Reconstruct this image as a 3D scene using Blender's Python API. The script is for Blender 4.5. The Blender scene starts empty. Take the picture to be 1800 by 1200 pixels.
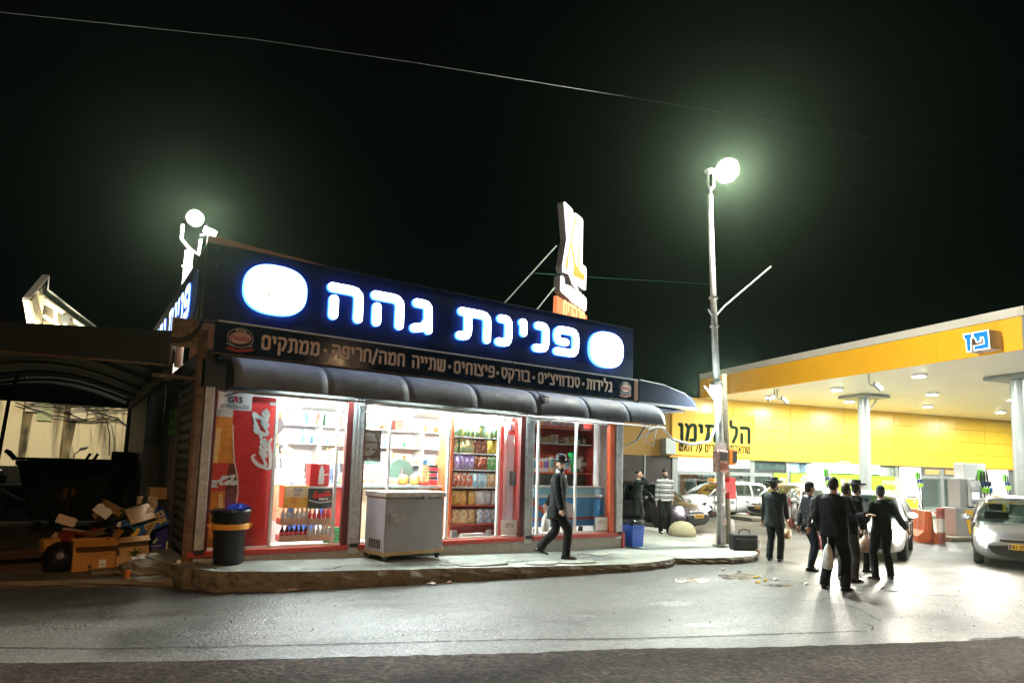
import bpy, math, random
from mathutils import Vector, Matrix
random.seed(11)
S = bpy.context.scene
COL = S.collection
PI = math.pi
# ------------------------------------------------------------------ camera
CAMM = [[0.8235686, -0.5664633, 0.0292235], [0.0780912, 0.0622034, -0.9950038], [0.5618154, 0.8217360, 0.0954646]]
CAMC = Vector((-1.4549644, -10.2859319, 1.6813208))
FPX, CYP = 1117.521, 713.799
cam = bpy.data.cameras.new('camera'); cam_o = bpy.data.objects.new('camera', cam); COL.objects.link(cam_o)
r_, d_, f_ = [Vector(v) for v in CAMM]
mw = Matrix.Identity(4)
for i in range(3):
    mw[i][0] = r_[i]; mw[i][1] = -d_[i]; mw[i][2] = -f_[i]; mw[i][3] = CAMC[i]
cam_o.matrix_world = mw
cam.sensor_width = 36; cam.lens = FPX / 1800 * 36; cam.shift_y = (CYP - 600) / 1800
cam.clip_start = 0.05; cam.clip_end = 400
S.camera = cam_o
# ------------------------------------------------------------------ world (clear night), exposure
w = bpy.data.worlds.new('World'); S.world = w; w.use_nodes = True
bg = w.node_tree.nodes['Background']; bg.inputs[0].default_value = (0.0014, 0.0022, 0.0018, 1); bg.inputs[1].default_value = 0.4
S.view_settings.view_transform = 'Standard'; S.view_settings.look = 'None'; S.view_settings.exposure = 0.7; S.view_settings.gamma = 1
S.render.engine = 'CYCLES'
S.cycles.use_denoising = True
S.cycles.max_bounces = 8; S.cycles.diffuse_bounces = 4; S.cycles.glossy_bounces = 3; S.cycles.transparent_max_bounces = 16
S.cycles.sample_clamp_indirect = 6; S.cycles.volume_bounces = 0
S.cycles.caustics_reflective = False; S.cycles.caustics_refractive = False

def ray(u, v):
    a, b = (u - 900) / FPX, (v - CYP) / FPX
    return r_ * a + d_ * b + f_
def at(u, v, z=0.0):            # point of the plane z seen at a place of the photograph
    d = ray(u, v); return CAMC + d * ((z - CAMC.z) / d.z)
def aty(u, v, y=0.0):
    d = ray(u, v); return CAMC + d * ((y - CAMC.y) / d.y)
def gz(x, y=0): return -0.08 - 0.008 * min(max(x, -12), 10)
def zs(x): return 0.20 - 0.028 * max(x, -0.6) if x < 7 else 0.004
def atg(u, v):
    z = -0.12
    for _ in range(6): p = at(u, v, z); z = gz(p.x)
    p.z = z; return p

# ------------------------------------------------------------------ materials
MATS = {}
def mat(name, col=(.5, .5, .5), rough=.6, metal=0, var=.12, vs=6, bump=0, bs=80, emit=None, es=0, coat=0, spec=.5, dirt=0, dcol=(.03, .022, .015), ds=3, rvar=0, sheen=0):
    if name in MATS: return MATS[name]
    m = bpy.data.materials.new(name); m.use_nodes = True; MATS[name] = m
    n = m.node_tree.nodes; l = m.node_tree.links; b = n['Principled BSDF']
    b.inputs['Roughness'].default_value = rough; b.inputs['Metallic'].default_value = metal
    b.inputs['Specular IOR Level'].default_value = spec; b.inputs['Coat Weight'].default_value = coat
    if sheen: b.inputs['Sheen Weight'].default_value = sheen
    tc = n.new('ShaderNodeTexCoord'); co = tc.outputs['Object']
    c = None
    if var > 0 or dirt > 0:
        nz = n.new('ShaderNodeTexNoise'); nz.inputs['Scale'].default_value = vs; nz.inputs['Detail'].default_value = 6; nz.inputs['Roughness'].default_value = .65; l.new(co, nz.inputs['Vector'])
        mr = n.new('ShaderNodeMapRange'); mr.inputs['From Min'].default_value = .3; mr.inputs['From Max'].default_value = .7
        mr.inputs['To Min'].default_value = 1 - var; mr.inputs['To Max'].default_value = 1 + var; l.new(nz.outputs['Fac'], mr.inputs['Value'])
        vm = n.new('ShaderNodeVectorMath'); vm.operation = 'SCALE'; vm.inputs[0].default_value = col; l.new(mr.outputs['Result'], vm.inputs['Scale'])
        c = vm.outputs[0]
        if dirt > 0:
            n2 = n.new('ShaderNodeTexNoise'); n2.inputs['Scale'].default_value = ds; n2.inputs['Detail'].default_value = 8; n2.inputs['Roughness'].default_value = .7; l.new(co, n2.inputs['Vector'])
            m2 = n.new('ShaderNodeMapRange'); m2.inputs['From Min'].default_value = .48; m2.inputs['From Max'].default_value = .68; m2.inputs['To Max'].default_value = dirt; l.new(n2.outputs['Fac'], m2.inputs['Value'])
            mx = n.new('ShaderNodeMix'); mx.data_type = 'RGBA'; l.new(m2.outputs['Result'], mx.inputs['Factor']); l.new(c, mx.inputs[6]); mx.inputs[7].default_value = (*dcol, 1)
            c = mx.outputs[2]
        l.new(c, b.inputs['Base Color'])
        if rvar:
            m3 = n.new('ShaderNodeMapRange'); m3.inputs['From Min'].default_value = .35; m3.inputs['From Max'].default_value = .65; m3.inputs['To Min'].default_value = max(rough - rvar, .02); m3.inputs['To Max'].default_value = min(rough + rvar, 1); l.new(nz.outputs['Fac'], m3.inputs['Value']); l.new(m3.outputs['Result'], b.inputs['Roughness'])
    else:
        b.inputs['Base Color'].default_value = (*col, 1)
    if bump:
        nb = n.new('ShaderNodeTexNoise'); nb.inputs['Scale'].default_value = bs; nb.inputs['Detail'].default_value = 5; l.new(co, nb.inputs['Vector'])
        bp = n.new('ShaderNodeBump'); bp.inputs['Strength'].default_value = bump; bp.inputs['Distance'].default_value = .02; l.new(nb.outputs['Fac'], bp.inputs['Height']); l.new(bp.outputs[0], b.inputs['Normal'])
    if emit:
        b.inputs['Emission Color'].default_value = (*emit, 1); b.inputs['Emission Strength'].default_value = es
    return m
def glass(name, tint=(.9, .95, .95), refl=.08, rough=.02):
    if name in MATS: return MATS[name]
    m = bpy.data.materials.new(name); m.use_nodes = True; MATS[name] = m
    n = m.node_tree.nodes; l = m.node_tree.links; n.clear()
    o = n.new('ShaderNodeOutputMaterial'); t = n.new('ShaderNodeBsdfTransparent'); t.inputs[0].default_value = (*tint, 1)
    g = n.new('ShaderNodeBsdfGlossy'); g.inputs['Roughness'].default_value = rough; g.inputs[0].default_value = (1, 1, 1, 1)
    lw = n.new('ShaderNodeLayerWeight'); lw.inputs[0].default_value = .25
    mr = n.new('ShaderNodeMapRange'); mr.inputs['To Min'].default_value = refl * .4; mr.inputs['To Max'].default_value = min(1, refl * 6); l.new(lw.outputs['Facing'], mr.inputs['Value'])
    mx = n.new('ShaderNodeMixShader'); l.new(mr.outputs[0], mx.inputs[0]); l.new(t.outputs[0], mx.inputs[1]); l.new(g.outputs[0], mx.inputs[2]); l.new(mx.outputs[0], o.inputs[0])
    return m
def lamp_mat(name, col, s): return mat(name, (.25, .25, .25), var=0, emit=col, es=s)

def stain_wall(name, base, dark, sc=(1.2, 1.2, .18), lo=.45, hi=.62, rough=.8):
    if name in MATS: return MATS[name]
    m = bpy.data.materials.new(name); m.use_nodes = True; MATS[name] = m
    n = m.node_tree.nodes; l = m.node_tree.links; b = n['Principled BSDF']; b.inputs['Roughness'].default_value = rough
    tc = n.new('ShaderNodeTexCoord'); mp = n.new('ShaderNodeMapping'); mp.inputs['Scale'].default_value = sc; l.new(tc.outputs['Object'], mp.inputs[0])
    a = n.new('ShaderNodeTexNoise'); a.inputs['Scale'].default_value = 1.3; a.inputs['Detail'].default_value = 7; a.inputs['Roughness'].default_value = .6; l.new(mp.outputs[0], a.inputs['Vector'])
    r = n.new('ShaderNodeMapRange'); r.inputs['From Min'].default_value = lo; r.inputs['From Max'].default_value = hi; l.new(a.outputs['Fac'], r.inputs['Value'])
    x = n.new('ShaderNodeMix'); x.data_type = 'RGBA'; l.new(r.outputs[0], x.inputs['Factor']); x.inputs[6].default_value = (*base, 1); x.inputs[7].default_value = (*dark, 1)
    l.new(x.outputs[2], b.inputs['Base Color'])
    c2 = n.new('ShaderNodeTexNoise'); c2.inputs['Scale'].default_value = 30; c2.inputs['Detail'].default_value = 6; l.new(tc.outputs['Object'], c2.inputs['Vector'])
    bp = n.new('ShaderNodeBump'); bp.inputs['Strength'].default_value = .3; bp.inputs['Distance'].default_value = .02; l.new(c2.outputs[0], bp.inputs['Height']); l.new(bp.outputs[0], b.inputs['Normal'])
    return m

def ground_mat(name, c1, c2, r1, r2, grain, gscale, patch=.5, stretch=1.0, spec=.5, speck=0, cell=26, cstr=.5):
    m = bpy.data.materials.new(name); m.use_nodes = True; MATS[name] = m
    n = m.node_tree.nodes; l = m.node_tree.links; b = n['Principled BSDF']; b.inputs['Specular IOR Level'].default_value = spec
    tc = n.new('ShaderNodeTexCoord'); mp = n.new('ShaderNodeMapping'); mp.inputs['Scale'].default_value = (stretch, 1, 1); mp.inputs['Rotation'].default_value = (0, 0, .3); l.new(tc.outputs['Object'], mp.inputs[0])
    def nz(sc, det, src, ro=.6):
        a = n.new('ShaderNodeTexNoise'); a.inputs['Scale'].default_value = sc; a.inputs['Detail'].default_value = det; a.inputs['Roughness'].default_value = ro; l.new(src, a.inputs['Vector']); return a.outputs['Fac']
    def mrr(v, a, b_, c, d):
        r = n.new('ShaderNodeMapRange'); l.new(v, r.inputs['Value']); r.inputs['From Min'].default_value = a; r.inputs['From Max'].default_value = b_; r.inputs['To Min'].default_value = c; r.inputs['To Max'].default_value = d; return r.outputs[0]
    big = nz(patch, 8, mp.outputs[0], .6); fine = nz(gscale, 3, tc.outputs['Object'], .7); mid = nz(9, 5, tc.outputs['Object'])
    x = n.new('ShaderNodeMix'); x.data_type = 'RGBA'; l.new(mrr(big, .35, .65, 0, 1), x.inputs['Factor']); x.inputs[6].default_value = (*c1, 1); x.inputs[7].default_value = (*c2, 1)
    g = n.new('ShaderNodeMath'); g.operation = 'MULTIPLY'; l.new(mrr(fine, .3, .7, 1 - grain, 1 + grain), g.inputs[0]); l.new(mrr(mid, .3, .7, .85, 1.15), g.inputs[1])
    if speck:
        v = n.new('ShaderNodeTexVoronoi'); v.inputs['Scale'].default_value = speck; l.new(tc.outputs['Object'], v.inputs['Vector'])
        g3 = n.new('ShaderNodeMath'); g3.operation = 'MULTIPLY'; l.new(g.outputs[0], g3.inputs[0]); l.new(mrr(v.outputs['Color'], 0, 1, .45, 1.7), g3.inputs[1]); g = g3
    s = n.new('ShaderNodeVectorMath'); s.operation = 'SCALE'; l.new(x.outputs[2], s.inputs[0]); l.new(g.outputs[0], s.inputs['Scale']); l.new(s.outputs[0], b.inputs['Base Color'])
    l.new(mrr(big, .35, .65, r1, r2), b.inputs['Roughness'])
    bp = n.new('ShaderNodeBump'); bp.inputs['Strength'].default_value = .8; bp.inputs['Distance'].default_value = .02
    l.new(fine, bp.inputs['Height'])
    cv = n.new('ShaderNodeTexNoise'); cv.inputs['Scale'].default_value = cell * 1.2; cv.inputs['Detail'].default_value = 4; cv.inputs['Roughness'].default_value = .75; l.new(tc.outputs['Object'], cv.inputs['Vector'])
    bq = n.new('ShaderNodeBump'); bq.inputs['Strength'].default_value = cstr; bq.inputs['Distance'].default_value = .02; l.new(cv.outputs['Fac'], bq.inputs['Height']); l.new(bp.outputs[0], bq.inputs['Normal']); l.new(bq.outputs[0], b.inputs['Normal'])
    return m

# ------------------------------------------------------------------ objects
def tag(o, label=None, cat=None, group=None, kind=None):
    if label: o['label'] = label
    if cat: o['category'] = cat
    if group: o['group'] = group
    if kind: o['kind'] = kind
    return o
def thing(name, label, cat, loc=(0, 0, 0), rz=0, group=None):
    o = bpy.data.objects.new(name, None); o.empty_display_size = .1; COL.objects.link(o)
    o.location = loc; o.rotation_euler = (0, 0, rz); return tag(o, label, cat, group)
def link(name, me, parent=None, loc=None, m=None):
    o = bpy.data.objects.new(name, me); COL.objects.link(o)
    if parent: o.parent = parent
    if m is not None: o.matrix_local = m
    elif loc is not None: o.location = loc
    return o
def kids(o): return [c for c in bpy.data.objects if c.parent == o]
_CH = {}
def copy_tree(o, loc=None, rz=None, label=None, group=None):
    def rec(s, par):
        c = s.copy(); COL.objects.link(c)
        if par: c.parent = par
        if s not in _CH: _CH[s] = kids(s)
        ch = []
        for k in _CH[s]: ch.append(rec(k, c))
        _CH[c] = ch
        return c
    c = rec(o, None)
    if loc is not None: c.location = loc
    if rz is not None: c.rotation_euler = (0, 0, rz)
    if label: c['label'] = label
    if group: c['group'] = group
    return c

class MB:
    def __init__(s): s.v = []; s.f = []
    def add(s, vs, fs):
        n = len(s.v); s.v += [Vector(p) for p in vs]; s.f += [tuple(i + n for i in f) for f in fs]; return s
    def box(s, x0, x1, y0, y1, z0, z1, m=None):
        vs = [Vector(p) for p in ((x0, y0, z0), (x1, y0, z0), (x1, y1, z0), (x0, y1, z0), (x0, y0, z1), (x1, y0, z1), (x1, y1, z1), (x0, y1, z1))]
        if m is not None: vs = [m @ p for p in vs]
        return s.add(vs, [(3, 2, 1, 0), (4, 5, 6, 7), (0, 1, 5, 4), (1, 2, 6, 5), (2, 3, 7, 6), (3, 0, 4, 7)])
    def bc(s, c, sz, m=None):
        M_ = Matrix.Translation(Vector(c)) @ (m.to_4x4() if m is not None else Matrix.Identity(4))
        return s.box(-sz[0] / 2, sz[0] / 2, -sz[1] / 2, sz[1] / 2, -sz[2] / 2, sz[2] / 2, M_)
    def ring(s, c, ax, r, n, ry=None):
        ax = Vector(ax).normalized(); u = ax.orthogonal().normalized(); v = ax.cross(u)
        return [Vector(c) + u * math.cos(2 * PI * i / n) * r + v * math.sin(2 * PI * i / n) * (ry or r) for i in range(n)]
    def cyl(s, p0, p1, r0, r1=None, n=12, caps=True):
        r1 = r0 if r1 is None else r1; p0 = Vector(p0); p1 = Vector(p1); ax = p1 - p0
        vs = s.ring(p0, ax, r0, n) + s.ring(p1, ax, r1, n)
        fs = [(i, (i + 1) % n, n + (i + 1) % n, n + i) for i in range(n)]
        if caps: fs += [tuple(range(n - 1, -1, -1)), tuple(range(n, 2 * n))]
        return s.add(vs, fs)
    def tube(s, pts, r, n=6, radii=None):
        pts = [Vector(p) for p in pts]; rings = []
        up = None
        for i, p in enumerate(pts):
            t = (pts[min(i + 1, len(pts) - 1)] - pts[max(i - 1, 0)]).normalized()
            if up is None: up = t.orthogonal().normalized()
            up = (up - t * up.dot(t)).normalized(); v = t.cross(up); rr = radii[i] if radii else r
            rings += [p + (up * math.cos(2 * PI * k / n) + v * math.sin(2 * PI * k / n)) * rr for k in range(n)]
        fs = []
        for i in range(len(pts) - 1):
            for k in range(n): fs.append((i * n + k, i * n + (k + 1) % n, (i + 1) * n + (k + 1) % n, (i + 1) * n + k))
        fs += [tuple(range(n - 1, -1, -1)), tuple(range((len(pts) - 1) * n, len(pts) * n))]
        return s.add(rings, fs)
    def lathe(s, prof, n=16, c=(0, 0, 0), sx=1, sy=1):
        vs = []; c = Vector(c)
        for r, z in prof: vs += [c + Vector((r * sx * math.cos(2 * PI * i / n), r * sy * math.sin(2 * PI * i / n), z)) for i in range(n)]
        fs = []
        for j in range(len(prof) - 1):
            for i in range(n): fs.append((j * n + i, j * n + (i + 1) % n, (j + 1) * n + (i + 1) % n, (j + 1) * n + i))
        fs += [tuple(range(n - 1, -1, -1)), tuple(range((len(prof) - 1) * n, len(prof) * n))]
        return s.add(vs, fs)
    def ball(s, c, r, n=12, m=8, M3=None):
        r = (r, r, r) if isinstance(r, (int, float)) else r; c = Vector(c)
        vs = []
        for j in range(1, m):
            a = PI * j / m
            for i in range(n):
                p = Vector((r[0] * math.sin(a) * math.cos(2 * PI * i / n), r[1] * math.sin(a) * math.sin(2 * PI * i / n), r[2] * math.cos(a)))
                vs.append(c + (M3 @ p if M3 is not None else p))
        t = Vector((0, 0, r[2])); b = Vector((0, 0, -r[2]))
        vs += [c + (M3 @ t if M3 is not None else t), c + (M3 @ b if M3 is not None else b)]
        T = (m - 1) * n; fs = []
        for j in range(m - 2):
            for i in range(n): fs.append((j * n + i, (j + 1) * n + i, (j + 1) * n + (i + 1) % n, j * n + (i + 1) % n))
        for i in range(n): fs += [(T, i, (i + 1) % n), (T + 1, (m - 2) * n + (i + 1) % n, (m - 2) * n + i)]
        return s.add(vs, fs)
    def caps(s, p0, p1, r0, r1, n=12):      # tapered capsule, closed
        p0 = Vector(p0); p1 = Vector(p1); ax = (p1 - p0); L = ax.length
        if L < 1e-5: return s.ball(p0, r0, n, 6)
        ax /= L; pts = []; rad = []
        for a in (-80, -55, -30, 0): pts.append(p0 + ax * r0 * math.sin(math.radians(a))); rad.append(r0 * math.cos(math.radians(a)))
        for a in (0, 30, 55, 80): pts.append(p1 + ax * r1 * math.sin(math.radians(a))); rad.append(r1 * math.cos(math.radians(a)))
        return s.tube(pts, 0, n, rad)
    def loft(s, secs, close=True, capf=True):
        n = len(secs[0]); vs = [p for q in secs for p in q]; fs = []
        K = n if close else n - 1
        for j in range(len(secs) - 1):
            for i in range(K): fs.append((j * n + i, j * n + (i + 1) % n, (j + 1) * n + (i + 1) % n, (j + 1) * n + i))
        if capf and close: fs += [tuple(range(n - 1, -1, -1)), tuple(range((len(secs) - 1) * n, len(secs) * n))]
        return s.add(vs, fs)
    def prism(s, poly, z0, z1, f=None):      # poly (x,y); f maps Vector -> Vector
        n = len(poly); f = f or (lambda p: p)
        vs = [f(Vector((a, b, z0))) for a, b in poly] + [f(Vector((a, b, z1))) for a, b in poly]
        fs = [tuple(range(n - 1, -1, -1)), tuple(range(n, 2 * n))] + [(i, (i + 1) % n, n + (i + 1) % n, n + i) for i in range(n)]
        return s.add(vs, fs)
    def plate(s, poly, f=None): 
        f = f or (lambda p: p); return s.add([f(Vector(p)) for p in poly], [tuple(range(len(poly)))])
    def mesh(s, name, ma=None, smooth=False):
        me = bpy.data.meshes.new(name); me.from_pydata([tuple(p) for p in s.v], [], s.f)
        if ma: me.materials.append(ma)
        if smooth:
            for p in me.polygons: p.use_smooth = True
        me.update(); return me
    def build(s, name, ma=None, parent=None, smooth=False, bevel=0, loc=None, m=None, xf=None, auto=None, seg=2):
        if xf is not None: s.v = [xf @ p for p in s.v]
        o = link(name, s.mesh(name, ma, smooth or auto is not None), parent, loc, m)
        if bevel:
            b = o.modifiers.new('bevel', 'BEVEL'); b.width = bevel; b.segments = seg; b.limit_method = 'ANGLE'; b.angle_limit = math.radians(40)
            b.harden_normals = False
        if auto is not None:
            e = o.modifiers.new('edges', 'EDGE_SPLIT'); e.split_angle = math.radians(auto)
        return o
def ev_mesh(o, name, ma, smooth=True):
    dg = bpy.context.evaluated_depsgraph_get(); me = bpy.data.meshes.new_from_object(o.evaluated_get(dg)); me.name = name
    me.materials.clear(); me.materials.append(ma)
    for p in me.polygons: p.use_smooth = smooth
    return me
from mathutils import noise
def remesh(mb, name, ma, vox, parent=None, smooth_it=4, m=None, fold=0):
    o = link('tmp', mb.mesh('tmp'))
    r = o.modifiers.new('r', 'REMESH'); r.mode = 'VOXEL'; r.voxel_size = vox
    sm = o.modifiers.new('s', 'SMOOTH'); sm.iterations = smooth_it; sm.factor = .5
    me = ev_mesh(o, name, ma); bpy.data.objects.remove(o)
    if fold:
        nv = [v.normal.copy() for v in me.vertices]
        for v, nn in zip(me.vertices, nv):
            c = v.co; a = noise.noise(Vector((c.x * 9, c.y * 9, c.z * 4 + c.x * 6))) + .6 * abs(noise.noise(Vector((c.x * 16 + 7, c.y * 16, c.z * 13))))
            v.co = c + nn * a * fold
        me.update()
    return link(name, me, parent, m=m)
# frames: text x,y -> world. FRONT faces -Y, SIDE faces -X
def FRONT(x, y, z): return Matrix(((1, 0, 0, x), (0, 0, -1, y), (0, 1, 0, z), (0, 0, 0, 1)))
def SIDE(x, y, z): return Matrix(((0, 0, -1, x), (-1, 0, 0, y), (0, 1, 0, z), (0, 0, 0, 1)))
_TX = {}
def txt(s_, h, ma, parent, m, name='lettering', ext=.002, w=None, center=True, bold=0):
    """Blender's own default font, height of a capital h, turned into a mesh."""
    key = (s_, round(bold, 4))
    if key not in _TX:
        c = bpy.data.curves.new('t', 'FONT'); c.body = s_; c.size = 1; c.offset = bold; c.extrude = .5; c.resolution_u = 3
        o = bpy.data.objects.new('t', c); COL.objects.link(o)
        dg = bpy.context.evaluated_depsgraph_get(); me = bpy.data.meshes.new_from_object(o.evaluated_get(dg)); bpy.data.objects.remove(o)
        _TX[key] = ([v.co.copy() for v in me.vertices], [tuple(p.vertices) for p in me.polygons]); bpy.data.meshes.remove(me)
    vs, fs = _TX[key]
    if not vs: return None
    x0 = min(v.x for v in vs); x1 = max(v.x for v in vs); y0 = min(v.y for v in vs); y1 = max(v.y for v in vs)
    sy = h / .7; sx = sy if w is None else w / (x1 - x0)
    cx = (x0 + x1) / 2 if center else x0
    mb = MB(); mb.add([Vector(((v.x - cx) * sx, (v.y - (0 if not center else .35)) * sy, v.z * ext * 2)) for v in vs], fs)
    return mb.build(name, ma, parent, m=m)
# ------------------------------------------------------------------ stroke lettering
G = {
 'א': (.75, [[(.08, 1), (.67, 0)], [(.64, 1), (.62, .66), (.42, .5)], [(.1, 0), (.12, .36), (.3, .55)]]),
 'ב': (.72, [[(.08, 1), (.56, 1), (.56, .06)], [(.04, 0), (.7, 0)]]),
 'ג': (.5, [[(.1, 1), (.4, 1), (.4, .5), (.42, 0)], [(.4, .36), (.3, .08), (.06, 0)]]),
 'ד': (.65, [[(0.04, 1), (.62, 1)], [(.52, 1), (.52, 0)]]),
 'ה': (.74, [[(.07, 1), (.65, 1), (.65, 0)], [(.12, .56), (.12, 0)]]),
 'ו': (.28, [[(.04, 1), (.2, 1), (.2, 0)]]),
 'ז': (.42, [[(.04, 1), (.4, 1)], [(.24, 1), (.24, 0)]]),
 'ח': (.72, [[(.1, 0), (.1, 1), (.63, 1), (.63, 0)]]),
  'ט': (.74, [[(.36, 1), (.1, 1), (.1, 0), (.64, 0), (.64, 1), (.48, 1)]]), 'ץ': (.62, [[(.08, 1), (.12, .6), (.28, .45)], [(.55, 1), (.54, .7), (.28, .45), (.28, -.34)]]), 'ך': (.5, [[(.06, 1), (.44, 1), (.44, -.34)]]), 'ף': (.6, [[(.3, .5), (.1, .5), (.1, 1), (.52, 1), (.52, -.34)]]),
 'י': (.26, [[(.04, 1), (.18, 1), (.17, .56)]]),
 'כ': (.62, [[(.06, 1), (.55, 1), (.55, 0), (.06, 0)]]),
 'ל': (.6, [[(.1, 1.4), (.1, 1), (.52, 1), (.5, .5), (.26, 0)]]),
 'ם': (.72, [[(.1, .5), (.1, 1), (.62, 1), (.62, 0), (.1, 0), (.1, .52)]]),
 'מ': (.78, [[(.06, 1), (.22, .78), (.1, 0)], [(.22, .78), (.4, 1), (.68, 1), (.68, 0), (.36, 0)]]),
 'ן': (.28, [[(.04, 1), (.2, 1), (.2, -.36)]]),
 'נ': (.46, [[(.1, 1), (.36, 1), (.36, 0), (.05, 0)]]),
 'ס': (.72, [[(.04, 1), (.64, 1), (.66, .4), (.38, -.02), (.1, .35), (.12, .98)]]),
 'ע': (.66, [[(.08, 1), (.3, .12)], [(.58, 1), (.56, .35), (.3, .02), (.05, -.15)]]),
 'פ': (.68, [[(.34, .46), (.1, .46), (.1, 1), (.6, 1), (.6, 0), (.1, 0)]]),
 'צ': (.66, [[(.08, 1), (.5, .35), (.58, 0), (.04, 0)], [(.57, 1), (.56, .72), (.38, .52)]]),
 'ק': (.7, [[(.05, 1), (.63, 1), (.62, .55), (.42, .05)], [(.14, .6), (.14, -.34)]]),
 'ר': (.6, [[(.06, 1), (.53, 1), (.53, 0)]]),
 'ש': (.86, [[(.08, 1), (.1, 0), (.78, 0), (.78, 1)], [(.44, 1), (.42, .4), (.3, .04)]]),
 'ת': (.78, [[(.08, 1), (.68, 1), (.68, 0)], [(.22, 1), (.24, .02), (.05, 0)]]),
 "'": (.2, [[(.14, 1.1), (.06, .78)]]), '/': (.45, [[(.03, -.15), (.4, 1.15)]]), ' ': (.32, []),
 '*': (.5, [[(.25, .32), (.25, .68)], [(.09, .41), (.41, .59)], [(.41, .41), (.09, .59)]]),
}
def chaikin(p, it=2):
    for _ in range(it):
        if len(p) < 3: return p
        q = [p[0]]
        for i in range(len(p) - 1):
            a, b = p[i], p[i + 1]
            if i > 0: q.append((a[0] * .72 + b[0] * .28, a[1] * .72 + b[1] * .28))
            if i < len(p) - 2: q.append((a[0] * .28 + b[0] * .72, a[1] * .28 + b[1] * .72))
        q.append(p[-1]); p = q
    return p
def ribbon(p, r, nc=5, r2=None):
    """outline of a round-ended stroke along p; r may run from r to r2"""
    n = len(p); L = []; R = []
    P_ = [Vector(a) for a in p]
    rad = r if isinstance(r, list) else [r] * n
    for i in range(n):
        a = (P_[i] - P_[i - 1]).normalized() if i else None; b = (P_[i + 1] - P_[i]).normalized() if i < n - 1 else None
        t = (a + b).normalized() if (a is not None and b is not None and (a + b).length > .05) else (a if a is not None else b)
        k = 1.0
        if a is not None and b is not None: k = 1 / max(.5, math.sqrt(max(.01, (1 + a.dot(b)) / 2)))
        nrm = Vector((-t.y, t.x)) * rad[i] * k; L.append(P_[i] + nrm); R.append(P_[i] - nrm)
    out = list(L)
    t = (P_[-1] - P_[-2]).normalized(); nn = Vector((-t.y, t.x))
    for k in range(1, nc): a = PI / 2 - PI * k / nc; out.append(P_[-1] + (nn * math.sin(a) + t * math.cos(a)) * rad[-1])
    out += R[::-1]
    t = (P_[0] - P_[1]).normalized(); nn = Vector((-t.y, t.x))
    for k in range(1, nc): a = PI / 2 - PI * k / nc; out.append(P_[0] + (nn * math.sin(a) + t * math.cos(a)) * rad[0])
    return [(q.x, q.y) for q in out]
def roundc(p, d):
    if len(p) < 3: return p
    q = [p[0]]
    for i in range(1, len(p) - 1):
        a, b, c = Vector(p[i - 1]), Vector(p[i]), Vector(p[i + 1]); l1 = (b - a).length; l2 = (c - b).length; e1 = min(d, l1 * .45); e2 = min(d, l2 * .45)
        s_ = b + (a - b) / l1 * e1; e = b + (c - b) / l2 * e2
        for k in range(4): t = k / 3; r = s_ * (1 - t) ** 2 + b * 2 * t * (1 - t) + e * t * t; q.append((r.x, r.y))
    q.append(p[-1]); return q
def glyph_mb(ch, h, t, ext, it=2, side_only=None):
    wd, st = G[ch]; mb = MB()
    for i, s_ in enumerate(st):
        q = roundc([(a * h, b * h) for a, b in s_], .17 * h)
        mb.prism(ribbon(q, t / 2)[::-1], 0, ext + .0006 * i)
    return mb, wd * h
def word(s_, h, t, ma, parent, M0, width=None, ext=.01, gap=.16, name='letter', it=2, rtl=True, cb=None):
    """s_ in reading order; laid out right to left inside width; M0 at the LEFT end of the baseline"""
    s2 = s_[::-1] if rtl else s_
    tot = sum(G[c][0] for c in s2) + gap * (len(s2) - 1); hx = h if width is None else width / tot
    x = 0; out = []
    for c in s2:
        if G[c][1]:
            mb, _ = glyph_mb(c, 1, t / h, 1, it)
            k = hx / h
            mb.v = [Vector((v.x * hx + x, v.y * h, v.z * ext)) for v in mb.v]
            o = mb.build(name, ma, parent, m=M0); out.append(o)
            if cb: cb(c, x, hx)
        x += (G[c][0] + gap) * hx
    return out
def joined_word(s_, h, t, ma, parent, M0, width=None, ext=.004, gap=.16, name='lettering'):
    s2 = s_[::-1]; tot = sum(G[c][0] for c in s2) + gap * (len(s2) - 1); hx = h if width is None else width / tot
    x = 0; B = MB()
    for c in s2:
        mb, _ = glyph_mb(c, 1, t / h, 1)
        B.add([Vector((v.x * hx + x, v.y * h, v.z * ext)) for v in mb.v], mb.f); x += (G[c][0] + gap) * hx
    return B.build(name, ma, parent, m=M0)
COLA = [  # running script, x advance about 6.2, height 1
 [(1.15, 1.05), (.95, 1.3), (.6, 1.2), (.25, .7), (.15, .2), (.4, -.1), (.8, .05), (1.1, .35)],
 [(.15, .2), (.0, -.25), (.5, -.6), (1.6, -.45), (2.6, -.2), (3.2, -.45)],
 [(1.55, .62), (1.3, .5), (1.18, .15), (1.35, -.02), (1.6, .15), (1.68, .45), (1.55, .62)],
 [(2.2, .5), (2.05, .62), (1.82, .35), (1.85, .02), (2.1, .02), (2.35, .3)],
 [(2.75, .5), (2.55, .6), (2.35, .3), (2.4, 0), (2.6, .05), (2.8, .5), (2.72, .05), (2.85, .02), (3.0, .2)],
 [(3.0, .55), (3.25, .62)],
 [(4.3, 1.05), (4.1, 1.3), (3.75, 1.15), (3.45, .7), (3.38, .2), (3.6, -.08), (3.95, .1), (4.15, .35)],
 [(4.55, .62), (4.32, .5), (4.22, .15), (4.38, -.02), (4.6, .15), (4.68, .45), (4.55, .62)],
 [(4.7, .5), (5.0, .9), (5.2, 1.35), (5.05, 1.4), (4.92, .8), (4.88, .1), (5.02, 0), (5.2, .2)],
 [(5.65, .5), (5.45, .6), (5.25, .3), (5.3, 0), (5.5, .05), (5.7, .5), (5.62, .05), (5.75, .02), (5.95, .25)],
 [(3.55, 1.3), (3.3, 1.0), (3.6, .85), (4.3, 1.2), (5.0, 1.45)],
]
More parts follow.
